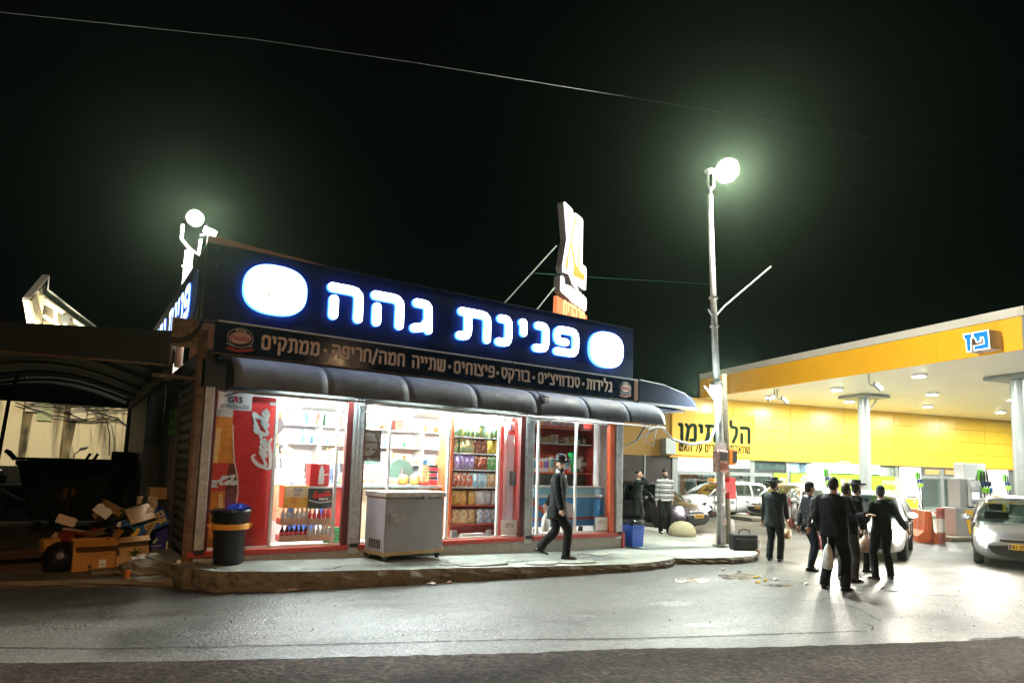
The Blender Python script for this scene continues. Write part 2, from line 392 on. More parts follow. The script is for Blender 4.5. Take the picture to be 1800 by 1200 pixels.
def cola(parent, M0, w, ma, ext=.003, slant=.25, thick=.11, name='lettering', clip=None):
    k = w / 6.1; B = MB()
    for i, s_ in enumerate(COLA):
        q = chaikin([((a + b * slant) * k, b * k) for a, b in s_], 3)
        if clip is not None:
            q = [p for p in q if p[0] > clip]
            if len(q) < 2: continue
        n = len(q); rad = [thick * k * (.5 + .55 * math.sin(PI * (j + .5) / n)) for j in range(n)]
        B.prism(ribbon(q, rad, 3)[::-1], 0, ext + .0004 * i)
    return B.build(name, ma, parent, m=M0)
ORD = ['first', 'second', 'third', 'fourth', 'fifth', 'sixth', 'seventh', 'eighth', 'ninth', 'tenth', 'eleventh', 'twelfth', 'thirteenth', 'fourteenth', 'fifteenth', 'sixteenth', 'seventeenth', 'eighteenth', 'nineteenth', 'twentieth', 'twenty-first', 'twenty-second', 'twenty-third', 'twenty-fourth', 'twenty-fifth', 'twenty-sixth', 'twenty-seventh']
# ================================================================== materials used
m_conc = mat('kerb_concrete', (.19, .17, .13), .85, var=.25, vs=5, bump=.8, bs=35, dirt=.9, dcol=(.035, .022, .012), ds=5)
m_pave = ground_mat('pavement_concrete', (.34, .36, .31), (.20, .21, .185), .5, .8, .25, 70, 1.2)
m_alu = mat('aluminium_shutter_rail', (.62, .65, .66), .4, .5, var=.2, vs=14, dirt=.3, ds=9, bump=.1)
m_red = mat('red_paint', (.42, .045, .035), .5, var=.2, vs=10, dirt=.35, ds=14, dcol=(.25, .18, .14))
m_mar = mat('maroon_frame', (.11, .02, .02), .4, var=.1)
m_white = mat('white_paint', (.78, .78, .76), .5, var=.04)
m_navy = mat('navy_sign_face', (.008, .018, .06), .38, var=.2, vs=3, spec=.35, rvar=.08)
m_vinyl = mat('grey_awning_vinyl', (.125, .155, .21), .6, var=.35, vs=3, spec=.3, rvar=.12, dirt=.35, dcol=(.03, .03, .03), ds=7, bump=.15)
m_black = mat('black_plastic', (.012, .012, .013), .45, var=.2)
m_rust = mat('weathered_timber', (.17, .10, .055), .8, var=.5, vs=12, bump=.6, bs=50, dirt=.5, dcol=(.02, .012, .008), ds=8)
m_dark = mat('dark_painted_metal', (.02, .022, .022), .6, var=.3, vs=5)
m_steel = mat('brushed_steel', (.45, .45, .46), .38, .85, var=.15, vs=8, dirt=.15, ds=6)
m_cable = mat('cable', (.02, .02, .02), .6, var=0)
m_wcable = mat('white_cable', (.7, .72, .7), .5, var=0)
g_pane = glass('shop_window_glass', (.97, .98, .98), .05)

# ================================================================== ground
m_road = ground_mat('road_asphalt', (.080, .078, .063), (.036, .035, .029), .34, .62, .55, 34, .35, .45, .45, speck=34, cell=24, cstr=.35)
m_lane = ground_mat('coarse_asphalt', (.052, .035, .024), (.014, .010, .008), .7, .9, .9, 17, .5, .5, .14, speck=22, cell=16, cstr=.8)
def sheet(name, xs, ys, zf, ma):
    mb = MB(); nx = len(xs)
    for y in ys:
        for x in xs: mb.v.append(Vector((x, y, zf(x, y))))
    for j in range(len(ys) - 1):
        for i in range(nx - 1): mb.f.append((j * nx + i, j * nx + i + 1, (j + 1) * nx + i + 1, (j + 1) * nx + i))
    return mb.build(name, ma)
xs = [-90, -50, -30, -20, -12] + [x * .5 for x in range(-20, 24)] + [14, 18, 25, 35, 50, 80, 140]
tag(sheet('road', xs, [-40, -25, -15, -11, -9, -7, -5, -3, -1, 2, 6, 12, 20, 30, 45, 70, 120], gz, m_road), kind='structure')
# near lane of coarse dark asphalt laid over the road, with an uneven edge
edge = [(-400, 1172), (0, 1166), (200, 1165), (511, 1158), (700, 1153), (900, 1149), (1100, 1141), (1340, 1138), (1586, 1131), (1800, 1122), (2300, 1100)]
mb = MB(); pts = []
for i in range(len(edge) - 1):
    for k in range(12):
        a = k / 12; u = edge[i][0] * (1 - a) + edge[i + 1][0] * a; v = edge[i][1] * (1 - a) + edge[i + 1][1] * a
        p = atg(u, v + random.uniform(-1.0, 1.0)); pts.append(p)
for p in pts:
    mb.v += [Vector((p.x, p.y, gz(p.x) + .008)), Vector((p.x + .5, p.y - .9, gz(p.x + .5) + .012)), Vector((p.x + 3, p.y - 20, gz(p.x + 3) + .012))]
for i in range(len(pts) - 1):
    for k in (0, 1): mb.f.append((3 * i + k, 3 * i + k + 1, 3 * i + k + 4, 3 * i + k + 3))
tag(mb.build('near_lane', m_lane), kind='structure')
m_crack = mat('tar_crack', (.012, .011, .01), .75, var=.2)
def crack(px, wd=.012, name='road_crack', jit=.6, zoff=.004, zf=gz, taper=True):
    pts = []
    for i in range(len(px) - 1):
        n = max(3, int(abs(px[i + 1][0] - px[i][0]) / 7))
        for k in range(n): a = k / n; pts.append(atg(px[i][0] * (1 - a) + px[i + 1][0] * a, px[i][1] * (1 - a) + px[i + 1][1] * a + random.uniform(-jit, jit)))
    mb = MB()
    for i, p in enumerate(pts):
        t = (pts[min(i + 1, len(pts) - 1)] - pts[max(0, i - 1)]); t.z = 0; t.normalize(); nrm = Vector((-t.y, t.x, 0)) * wd * random.uniform(.4, 1.3)
        mb.v += [Vector((p.x, p.y, zf(p.x) + zoff)) + nrm, Vector((p.x, p.y, zf(p.x) + zoff)) - nrm]
    for i in range(len(pts) - 1): mb.f.append((2 * i, 2 * i + 1, 2 * i + 3, 2 * i + 2))
    tag(mb.build(name, m_crack), kind='structure')
crack([(0, 1138), (200, 1140), (550, 1133), (900, 1124), (1100, 1122), (1300, 1116), (1480, 1110), (1532, 1108)], .016, jit=.35)
crack([(1532, 1108), (1535, 1102), (1528, 1098), (1516, 1094)], .012)
crack([(1440, 1056), (1470, 1060), (1510, 1070), (1535, 1085), (1558, 1095)], .012)
crack([(1310, 1050), (1380, 1053), (1440, 1056), (1460, 1050), (1480, 1052)], .009)
crack([(1700, 1123), (1760, 1121), (1800, 1118)], .02)
crack([(1300, 1013), (1360, 1018), (1420, 1026), (1455, 1030)], .03, jit=1.5)
crack([(1490, 1036), (1560, 1038), (1620, 1044), (1700, 1047), (1800, 1050)], .02, jit=1)
crack([(1560, 1038), (1600, 1042), (1625, 1045)], .05, jit=1)
crack([(1230, 990), (1270, 985), (1296, 992)], .03, jit=1)
crack([(1290, 912), (1360, 925), (1400, 935)], .012)
crack([(1565, 957), (1640, 966), (1720, 978)], .018)
# damp patches with a smoother skin
m_wet = mat('damp_asphalt', (.06, .058, .05), .26, var=.4, vs=6, rvar=.12, spec=.7, bump=.12, bs=30)
for (cu, cv, ru, rv, s_) in [(1300, 1013, 40, 6, 1), (1370, 1028, 30, 3, 2), (1215, 1020, 34, 5, 3), (1610, 1044, 32, 4, 4)]:
    rnd = random.Random(s_); q = []
    for k in range(30):
        a = 2 * PI * k / 30; rr = rnd.uniform(.6, 1.1); p = atg(cu + ru * rr * math.cos(a), cv + rv * rr * math.sin(a)); q.append((p.x, p.y, gz(p.x) + .0035))
    tag(MB().plate(q).build('puddle', m_wet), kind='structure')

# raised pavement in front of the kiosk, its broken edge and the lower slab to the left
front = [(-.45, .6), (-.3, .1), (-.1, -.55), (.25, -.98), (.67, -1.12), (1.1, -1.22), (1.8, -1.36), (2.5, -1.4), (2.82, -1.47), (3.6, -1.5), (4.36, -1.62), (5.0, -1.66), (5.64, -1.76), (6.3, -1.8), (6.95, -1.86), (7.6, -1.84), (8.1, -1.78), (8.45, -1.62), (8.6, -1.3), (8.66, -.9), (8.72, .6)]
def pavement(name, line, back, zf, zb, seed, ma_top, ma_side):
    rnd = random.Random(seed); P_ = []
    for i in range(len(line) - 1):
        for k in range(4):
            a = k / 4; P_.append(Vector((line[i][0] * (1 - a) + line[i + 1][0] * a + rnd.uniform(-.012, .012), line[i][1] * (1 - a) + line[i + 1][1] * a + rnd.uniform(-.02, .02), 0)))
    top = MB(); n = len(P_)
    for p in P_: top.v += [Vector((p.x, p.y, zf(p.x))), Vector((p.x, back, zf(p.x)))]
    for i in range(n - 1): top.f.append((2 * i, 2 * i + 2, 2 * i + 3, 2 * i + 1))
    o = top.build(name, ma_top); tag(o, kind='structure')
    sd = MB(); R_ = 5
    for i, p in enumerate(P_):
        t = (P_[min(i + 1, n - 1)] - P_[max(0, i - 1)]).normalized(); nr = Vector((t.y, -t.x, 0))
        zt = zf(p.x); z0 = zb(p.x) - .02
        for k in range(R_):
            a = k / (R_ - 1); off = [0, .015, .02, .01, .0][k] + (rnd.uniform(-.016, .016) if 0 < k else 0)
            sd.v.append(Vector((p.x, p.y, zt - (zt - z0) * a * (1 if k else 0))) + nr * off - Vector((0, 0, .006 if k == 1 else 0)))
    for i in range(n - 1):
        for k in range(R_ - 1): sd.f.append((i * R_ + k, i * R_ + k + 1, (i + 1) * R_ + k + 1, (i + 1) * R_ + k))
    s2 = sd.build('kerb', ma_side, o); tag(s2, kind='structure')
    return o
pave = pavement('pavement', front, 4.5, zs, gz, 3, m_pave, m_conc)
line2 = [(8.3, -1.2), (8.7, -1.55), (9.2, -1.72), (9.8, -1.9), (10.3, -1.95), (10.75, -1.85), (11.25, -1.55), (11.55, -1.1), (11.8, -.4), (12.4, .9), (13.1, 2.4), (13.6, 3.6)]
pave2 = pavement('pavement_corner', line2, 9, lambda x: -.03, gz, 4, m_pave, m_conc)
line3 = [(-14, 1.9), (-8, 1.2), (-4, .75), (-2.3, .35), (-1.2, .02), (-.3, -.25), (.2, -.3)]
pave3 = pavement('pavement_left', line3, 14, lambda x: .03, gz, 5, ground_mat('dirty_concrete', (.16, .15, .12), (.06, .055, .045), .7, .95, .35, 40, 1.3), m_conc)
for k, (u, v, ru, rv) in enumerate([(300, 1075, 60, 7), (640, 1060, 90, 6), (980, 1085, 70, 8), (1180, 1060, 45, 5), (760, 1105, 110, 5), (1250, 1098, 60, 6), (120, 1100, 70, 6), (480, 1112, 50, 5)]):
    rnd = random.Random(k + 50); q = []
    for j in range(26):
        a = 2 * PI * j / 26; rr = rnd.uniform(.55, 1.1); p = atg(u + ru * rr * math.cos(a), v + rv * rr * math.sin(a)); q.append((p.x, p.y, gz(p.x) + .0022))
    tag(MB().plate(q).build('tar_patch', mat('oily_asphalt', (.058, .054, .046), .42, var=.5, vs=14, rvar=.15, bump=1, bs=34)), kind='structure')
# broken slabs near the pavement edge
def pcrack(px, wd, zo=.004):
    pts = []
    for i in range(len(px) - 1):
        n = max(3, int(abs(px[i + 1][0] - px[i][0]) / 5))
        for k in range(n):
            a = k / n; u = px[i][0] * (1 - a) + px[i + 1][0] * a; v = px[i][1] * (1 - a) + px[i + 1][1] * a + random.uniform(-.8, .8)
            z = .1
            for _ in range(6): p = at(u, v, z); z = zs(p.x)
            pts.append(Vector((p.x, p.y, z + zo)))
    mb = MB()
    for i, p in enumerate(pts):
        t = (pts[min(i + 1, len(pts) - 1)] - pts[max(0, i - 1)]); t.z = 0; t.normalize(); nr = Vector((-t.y, t.x, 0)) * wd * random.uniform(.3, 1.2)
        mb.v += [p + nr, p - nr]
    for i in range(len(pts) - 1): mb.f.append((2 * i, 2 * i + 1, 2 * i + 3, 2 * i + 2))
    tag(mb.build('slab_crack', m_crack, pave), kind='structure')
pcrack([(530, 999), (585, 1000), (600, 994), (700, 993), (810, 992)], .03)
pcrack([(810, 990), (880, 989), (905, 986), (968, 985)], .035)
pcrack([(1000, 975), (1035, 973), (1050, 977), (1090, 972)], .03)
pcrack([(330, 985), (380, 1000), (420, 1001)], .016)
for k, (x, y, sx, sy, tl) in enumerate([(5.3, -1.45, .45, .2, .05), (6.1, -1.5, .5, .18, -.03), (4.2, -1.35, .6, .16, .04)]):
    q = [(x + sx * math.cos(a) * random.uniform(.7, 1), y + sy * math.sin(a) * random.uniform(.7, 1)) for a in [i * PI / 5 for i in range(10)]]
    mb = MB().prism(q, zs(x) - .02, zs(x) + .028); b_ = mb.build('broken_slab', m_pave, pave, bevel=.006); tag(b_, kind='structure')

# ================================================================== the kiosk building
KX, KD = 8.58, 4.3
kiosk = thing('kiosk_building', 'small flat-roofed corner shop with a glazed, brightly lit front', 'shop', (0, 0, 0))
iw = mat('interior_white', (.82, .82, .8), .5, var=.02)
MB().box(0, KX, KD, KD + .15, .1, 3.6).build('back_wall', iw, kiosk)
MB().box(KX, KX + .1, .08, KD + .15, -.15, 3.6).build('side_wall', mat('side_wall_paint', (.5, .5, .48), .7), kiosk)
MB().box(.06, .12, .06, KD, .1, 3.2).build('side_wall', iw, kiosk)
MB().box(.12, KX, .12, KD, .2, .28).build('floor', mat('shop_floor_tiles', (.6, .58, .54), .3, var=.1), kiosk)
MB().box(.12, KX, .05, KD, 2.84, 2.9).build('ceiling', iw, kiosk)
MB().box(0, KX + .1, -.02, KD + .15, 3.15, 3.3).build('roof', m_dark, kiosk)
MB().box(0, KX, -.06, .04, 2.72, 3.15).build('lintel', m_dark, kiosk)
tile = MB().box(0, .322, -.04, .1, 0, .47).mesh('base_tile', mat('base_tile_grey', (.40, .40, .37), .6, var=.15, vs=7, dirt=.3, ds=5))
for i in range(26):
    o = link('base_tile', tile, kiosk, (.11 + i * .3255, 0, -.215))
MB().box(.06, 8.5, -.02, .09, -.2, .25).build('base_wall', m_conc, kiosk)
for a, b in ((-.02, 2.36), (2.54, 5.91), (6.12, KX + .03)):
    MB().box(a, b, -.085, .13, .258, .338).build('sill', m_red, kiosk, bevel=.006)
MB().box(KX - .03, KX + .035, -.08, .06, -.1, .256).build('corner_trim', m_red, kiosk)
def pillar(x0, x1):
    p = MB().box(x0, x1, -.05, .06, .2, 2.75).build('pillar', m_alu, kiosk, bevel=.004)
    for k in range(3):
        xx = x0 + (x1 - x0) * (k + .5) / 3
        MB().box(xx - .012, xx + .012, -.062, -.052, .3, 2.74).build('rail_rib', m_alu, p)
    q = MB(); q.bc(((x0 + x1) / 2, -.075, .33), (.12, .05, .06)); q.cyl(((x0 + x1) / 2 - .09, -.08, .34), ((x0 + x1) / 2 + .1, -.08, .36), .012); q.build('lock', m_dark, p)
for a, b in ((.07, .2), (2.355, 2.545), (5.915, 6.115), (8.37, 8.56)): pillar(a, b)
def window(x0, x1, mull, reds):
    fr = MB().box(x0, x1, .02, .07, 2.66, 2.72).build('window_frame', m_white, kiosk); MB().box(x0, x1, .02, .07, .338, .37).build('bottom_rail', m_white, fr)
    for (a, b, ma) in reds: MB().box(a, b, -.03, .075, .338, 2.72).build('frame_side', ma, fr, bevel=.004)
    xsx = [x0] + mull + [x1]
    for mx in mull: MB().box(mx - .022, mx + .022, .015, .065, .37, 2.66).build('mullion', m_white, fr)
    for i in range(len(xsx) - 1): MB().box(xsx[i] + .02, xsx[i + 1] - .02, .04, .046, .37, 2.66).build('pane', g_pane, fr)
window(.2, 2.355, [1.13, 2.12], [(2.25, 2.35, m_mar), (.2, .245, m_mar)])
window(2.545, 5.915, [3.05, 4.22, 5.32], [(5.8, 5.91, m_mar), (2.55, 2.58, m_mar)])
window(6.115, 8.37, [6.28, 7.27], [(8.19, 8.33, mat('orange_red_frame', (.62, .10, .03), .45, var=.15))])
# interior light: fluorescent battens
tube_m = lamp_mat('fluorescent_tube', (.9, 1, .98), 620)
bat0 = None
for i, (x, y) in enumerate([(1.4, .75), (3.4, .75), (5.2, .75), (7.2, .75), (1.6, 2.4), (4.0, 2.4), (6.4, 2.4)]):
    if bat0 is None:
        bat0 = thing('batten_light', 'x', 'light', (x, y, 2.8), 0, 'fluorescent battens on the shop ceiling')
        MB().box(-.62, .62, -.05, .05, -.03, .036).build('housing', m_white, bat0)
        for s_ in (-.03, .03): MB().cyl((-.58, s_, -.045), (.58, s_, -.045), .014, n=8).build('tube', tube_m, bat0)
        t_ = bat0
    else: t_ = copy_tree(bat0, (x, y, 2.8))
    t_['label'] = ('white fluorescent batten near the windows, %s from the drinks fridge' if i < 4 else 'white fluorescent batten over the back of the shop, %s from the drinks fridge') % ORD[i if i < 4 else i - 4]
for k, x in enumerate((1.75, 3.5, 5.2, 7.3)):
    ob_ = copy_tree(bat0, (x, -.26, 2.88), label='white fluorescent batten tucked under the awning, %s from the rubbish bin' % ORD[k])
    for c_ in _CH[ob_]:
        if c_.name.startswith('tube'): c_.data = c_.data.copy() if k == 0 else outer_me; outer_me = c_.data; outer_me.materials[0] = lamp_mat('fluorescent_tube_outer', (.85, 1, .98), 95)
# weathered timber post, rusty plate and rail at the left corner
cp = thing('corner_post', 'weathered brown timber post at the left front corner of the shop', 'post', (0, 0, .03))
MB().box(-.05, .05, -.06, .04, 0, 3.55).build('post_timber', m_rust, cp, bevel=.008)
MB().box(-.075, -.052, -.05, .02, .05, 3.5).build('cover_strip', m_rust, cp)
pl = thing('rusty_plate', 'beige rusty mounting plate with cables above the timber post', 'plate', (-.23, .06, 3.3))
MB().box(-.19, .17, 0, .05, 0, .42).build('plate', mat('rusty_beige', (.34, .25, .15), .8, var=.4, vs=10, dirt=.7, dcol=(.08, .04, .02), ds=6, bump=.3), pl)
q = MB()
for x, z in ((-.1, .22), (-.05, .22), (0, .22), (.03, .25), (.03, .19), (.07, .22), (-.15, .36), (.11, .1)): q.cyl((x, -.012, z), (x, .004, z), .012, n=8)
q.build('bolt', m_dark, pl)
for k in (0, .05): MB().tube([(-.22, -.03, .06 + k), (-.1, -.05, .05 + k), (.05, -.06, .12 + k), (.17, -.06, .3 + k), (.22, -.04, .42)], .011).build('conduit', m_cable, pl)
MB().box(-.62, .0, .02, .07, 2.82, 2.87).build('rail', m_rust, None); tag(bpy.data.objects['rail'], 'thin rusty rail joining the dark canopy and the timber post', 'rail')
# left flank: slatted shutter, sheets, notice
sh = thing('slatted_shutter', 'dark horizontal slatted shutter on the left flank of the shop', 'shutter', (0, .05, .3))
sm = mat('shutter_slat_metal', (.10, .10, .095), .6, .3, var=.3, vs=9, dirt=.4, ds=6)
sl = MB(); sl.add([(0, 0, 0), (-.045, 0, .018), (-.045, 0, .095), (0, 0, .125), (0, 1.5, 0), (-.045, 1.5, .018), (-.045, 1.5, .095), (0, 1.5, .125)], [(0, 1, 5, 4), (1, 2, 6, 5), (2, 3, 7, 6), (0, 3, 2, 1), (4, 5, 6, 7)])
slm = sl.mesh('slat', sm)
for k in range(19): link('slat', slm, sh, (0, 0, .15 * k))
MB().box(-.01, .05, 0, 1.5, 0, 2.85).build('backing', m_dark, sh)
MB().box(-.07, .0, 1.5, 1.56, -.1, 2.9).build('guide', m_dark, sh)
for (y0, y1, z0, z1, c, lab) in [(1.65, 2.5, .5, 2.45, (.20, .18, .18), 'warped greyish board leaning beside the slatted shutter'), (2.45, 3.9, .55, 2.5, (.06, .09, .085), 'dark green-grey sheet hanging behind the leaning board')]:
    mb = MB(); n = 8
    for i in range(n + 1):
        a = i / n; y = y0 + (y1 - y0) * a
        for z in (z0, (z0 + z1) / 2, z1): mb.v += [Vector((-.05 - .03 * math.sin(a * 7 + z), y, z + .06 * math.sin(a * 3))), Vector((-.03 - .03 * math.sin(a * 7 + z), y, z + .06 * math.sin(a * 3)))]
    for i in range(n):
        for k in (0, 2):
            b0 = i * 6 + k; b1 = b0 + 6
            mb.f += [(b0, b1, b1 + 2, b0 + 2), (b0 + 1, b0 + 3, b1 + 3, b1 + 1)]
        mb.f += [(i * 6, i * 6 + 1, i * 6 + 7, i * 6 + 6), (i * 6 + 4, i * 6 + 10, i * 6 + 11, i * 6 + 5)]
    mb.f += [(0, 2, 3, 1), (2, 4, 5, 3), (n * 6, n * 6 + 1, n * 6 + 3, n * 6 + 2), (n * 6 + 2, n * 6 + 3, n * 6 + 5, n * 6 + 4)]
    tag(mb.build('board_sheet', mat('sheet_%d' % int(y0 * 10), c, .8, var=.3, vs=5, dirt=.4)), lab, 'board')
nt = thing('green_notice', 'bright green handwritten notice on the left flank of the shop', 'notice', (-.09, 2.62, 2.08))
MB().box(-.004, 0, -.95, 0, 0, .42).build('sheet', mat('green_paper', (.12, .5, .06), .8, var=.1), nt)
mk = mat('black_marker', (.03, .08, .02), .8, var=0)
joined_word('ארגזים', .09, .014, mk, nt, SIDE(-.006, -.08, .26), width=.75)
joined_word('לא לזרוק', .09, .014, mk, nt, SIDE(-.006, -.1, .08), width=.7)
MB().box(0.0, .055, 1.6, KD + .15, .03, 3.3).build('flank_wall', mat('dark_flank', (.05, .05, .045), .85, var=.4, dirt=.5), kiosk)
mb = MB().bc((-.12, -.14, .2), (.05, .02, .1)); tag(mb.build('wall_socket', m_white), 'small white socket low at the foot of the timber post', 'socket')

# ================================================================== signs
sg = thing('shop_sign', 'long dark sign with glowing white Hebrew letters over the shop front', 'sign', (0, -.35, 3.68))
MB().box(-.09, 8.53, 0, .33, 0, 1.11).build('sign_box', m_navy, sg, bevel=.004)
MB().box(-.095, 8.535, -.006, .335, 1.11, 1.125).build('top_edge', m_dark, sg)
for k in range(4):
    for z in (.06, 1.05):
        pass
m_face = lamp_mat('lit_letter_face', (.93, .97, 1.0), 5.0)
m_side = mat('lit_letter_side', (.1, .2, .6), .4, var=0, emit=(.04, .20, 1.0), es=4.5)
m_edge = mat('letter_return', (.01, .03, .12), .3, var=0, emit=(.02, .12, .8), es=1.4)
def lit_letter(ch, x0, x1, zb, zt, t, par, M0):
    wd, st = G[ch]; allp = [p for s_ in st for p in s_]; ax0 = min(p[0] for p in allp); ax1 = max(p[0] for p in allp); ay1 = 1.0
    fx = (x1 - x0 - t) / max(.05, ax1 - ax0) if ch != 'י' else .3; fz = (zt - zb - t)
    L_ = None
    for kind, ext0, ext1, rr, ma in ((('letter', .02, .075, t / 2, m_side), ('letter_face', .076, .084, t / 2 * .96, m_face), ('letter_back', 0.0, .019, t / 2 * 1.12, m_edge)) if par != globals().get('ss') else (('letter', .0, .012, t / 2, m_edge), ('letter_face', .013, .016, t / 2 * .8, lamp_mat('side_letter_face', (.6, .75, 1), 1.8)))):
        mb = MB()
        for i, s_ in enumerate(st):
            q = roundc([(x0 + t / 2 + (a - ax0) * fx, zb + t / 2 + b * fz) for a, b in s_], .13)
            mb.prism(ribbon(q, rr, 7)[::-1], ext0, ext1 + .0005 * i)
        if kind == 'letter': L_ = mb.build(kind, ma, par, m=M0)
        else: mb.build(kind, ma, L_)
MF = FRONT(0, -.001, 0)
Z0_, Z1_ = .265, .86
for ch, a, b in (('ה', 1.67, 2.27), ('ה', 2.40, 3.0), ('ג', 3.13, 3.55), ('ת', 4.03, 4.76), ('נ', 4.87, 5.24), ('י', 5.40, 5.62), ('נ', 5.74, 6.13), ('פ', 6.26, 6.90)):
    lit_letter(ch, a, b, Z0_, Z1_, .15, sg, MF)
def oval(cx, cz, rx, rz, par, M0, dp=.07):
    def sup(k): 
        return [(cx + rx * k * math.copysign(abs(math.cos(a)) ** .8, math.cos(a)) + .03 * rx * math.sin(a), cz + rz * k * math.copysign(abs(math.sin(a)) ** .8, math.sin(a))) for a in [2 * PI * i / 40 for i in range(40)]]
    o = MB().prism(sup(1), 0, dp).build('logo_box', m_side if dp > .05 else m_navy, par, m=M0)
    MB().prism(sup(.97), dp + .001, dp + .006).build('logo_face', m_face if dp > .05 else lamp_mat('dim_logo_face', (.05, .12, .4), .08), o)
    if dp < .05: return
    og = mat('faded_orange_print', (.6, .2, .05), .6, var=0, emit=(1, .42, .2), es=.62); bl = mat('faded_blue_print', (.2, .5, .5), .6, var=0, emit=(.4, .8, .85), es=.6)
    k = rx / .48
    MB().prism(ribbon(chaikin([(cx - .2 * k, cz + .06), (cx - .14 * k, cz - .04), (cx - .11 * k, cz - .12), (cx - .09 * k, cz - .05)]), .012)[::-1], .081, .0825).build('logo_mark', og, o)
    for j in range(3): MB().prism(ribbon([(cx + .18 * k, cz - .1 - .03 * j), (cx + .3 * k, cz - .09 - .03 * j)], .006)[::-1], .081, .0825).build('logo_mark', og, o)
    MB().prism(ribbon(chaikin([(cx + .2 * k, cz + .2), (cx + .27 * k, cz + .16), (cx + .24 * k, cz + .12)]), .01)[::-1], .081, .0825).build('logo_mark', bl, o)
oval(.885, .575, .47, .385, sg, MF); oval(7.69, .54, .485, .385, sg, MF)
# screws along the sign
q = MB()
for x in (.05, 1.2, 2.3, 4.6, 6.0, 7.1, 8.4):
    for z in (.05, .3, .8, 1.06): q.cyl((x, 0, z), (x, -.004, z), .006, n=6)
tag(q.build('screw', m_steel, sg), kind='stuff')
# side sign on the left flank
ss = thing('flank_sign', 'dark sign with glowing Hebrew letters running back along the left flank', 'sign', (-.1, -.02, 3.68))
MB().box(0, .09, 0, 7.2, .02, 1.08).build('sign_box', m_navy, ss)
MS = SIDE(-.001, 0, 0)
def xs_side(ch, a, b): lit_letter(ch, -b, -a, Z0_, Z1_, .16, ss, MS)
for ch, a, b in (('פ', .98, 1.62), ('נ', 1.75, 2.12), ('י', 2.25, 2.45), ('נ', 2.6, 2.97), ('ת', 3.1, 3.8), ('ג', 4.3, 4.7), ('ה', 4.85, 5.45), ('ה', 5.6, 6.2)): xs_side(ch, a, b)
oval(-.5, .54, .3, .36, ss, MS, .01)
# lower sign
ls = thing('lower_sign', 'narrow blue sign listing snacks in cream Hebrew letters above the awning', 'sign', (0, -.40, 3.21))
MB().box(.08, 8.52, 0, .045, 0, .44).build('sign_panel', mat('blue_gloss_panel', (.012, .022, .05), .14, var=.3, vs=4, spec=.8, rvar=.06, dirt=.25, dcol=(.08, .08, .09), ds=10), ls)
MB().box(8.53, 8.65, -.004, .05, 0, .45).build('end_strip', mat('salmon_strip', (.75, .48, .36), .5, var=.05), ls)
MB().box(.12, 8.6, -.03, .04, .446, .466).build('white_trim', mat('white_trim_paint', (.9, .9, .9), .25, var=.03), ls)
MB().box(.08, 8.65, -.004, .05, -.016, -.002).build('bottom_trim', m_rust, ls)
m_cream = mat('cream_lettering', (.92, .70, .54), .5, var=.05)
ML = lambda x: FRONT(x, -.001, .135)
for wd, a, b in (('ממתקים', .73, 1.60), ('חמה/חריפה', 1.80, 3.06), ('שתייה', 3.20, 3.84), ('פיצוחים', 4.02, 4.88), ('בורקס', 5.04, 5.70), ("סנדוויצ'ים", 5.90, 6.96), ('גלידות', 7.15, 7.86)):
    word(wd, .185, .042, m_cream, ls, ML(a), width=b - a, ext=.006)
for x in (1.69, 3.93, 4.95, 5.79, 7.06):
    mb, _ = glyph_mb('*', 1, .1, 1, 0); mb.v = [Vector((v.x * .17 - .04, v.y * .17, v.z * .005)) for v in mb.v]; mb.build('star', m_cream, ls, m=ML(x))
def small_logo(cx, cz, k):
    def el(rx, rz, s_=0): return [(cx + rx * math.cos(a), cz + rz * math.sin(a) + s_ * math.cos(a)) for a in [2 * PI * i / 24 for i in range(24)]]
    dk = mat('logo_dark', (.03, .03, .035), .4, var=0); gr = mat('logo_grey', (.4, .38, .36), .4, var=0); rd = mat('logo_red', (.5, .06, .03), .5, var=0); pk = mat('logo_pink', (.75, .5, .42), .5, var=0)
    o = MB().prism(el(.185 * k, .15 * k), 0, .003).build('logo', gr, ls, m=FRONT(0, -.001, 0))
    MB().prism(el(.17 * k, .137 * k), .0035, .005).build('logo_ring', dk, o)
    MB().prism(el(.15 * k, .09 * k, .01), .0055, .007).build('logo_field', pk, o)
    txt('Nestle', .075 * k, rd, o, Matrix.Translation((cx, cz, .008)), w=.25 * k, ext=.0005, bold=.02)
    joined_word('גלידות', .03 * k, .007, m_cream, o, Matrix.Translation((cx - .07 * k, cz + .095 * k, .0058)), width=.14 * k, ext=.002)
    MB().prism(ribbon(chaikin([(cx - .16 * k, cz - .17 * k), (cx, cz - .2 * k), (cx + .17 * k, cz - .15 * k)]), .02 * k)[::-1], .001, .003).build('logo_banner', rd, o)
    MB().prism(ribbon(chaikin([(cx - .18 * k, cz - .1 * k), (cx - .05 * k, cz - .15 * k), (cx + .17 * k, cz - .1 * k)]), .01 * k)[::-1], .0012, .0035).build('logo_swoosh', gr, o)
small_logo(.43, .245, 1); small_logo(8.26, .245, .95)

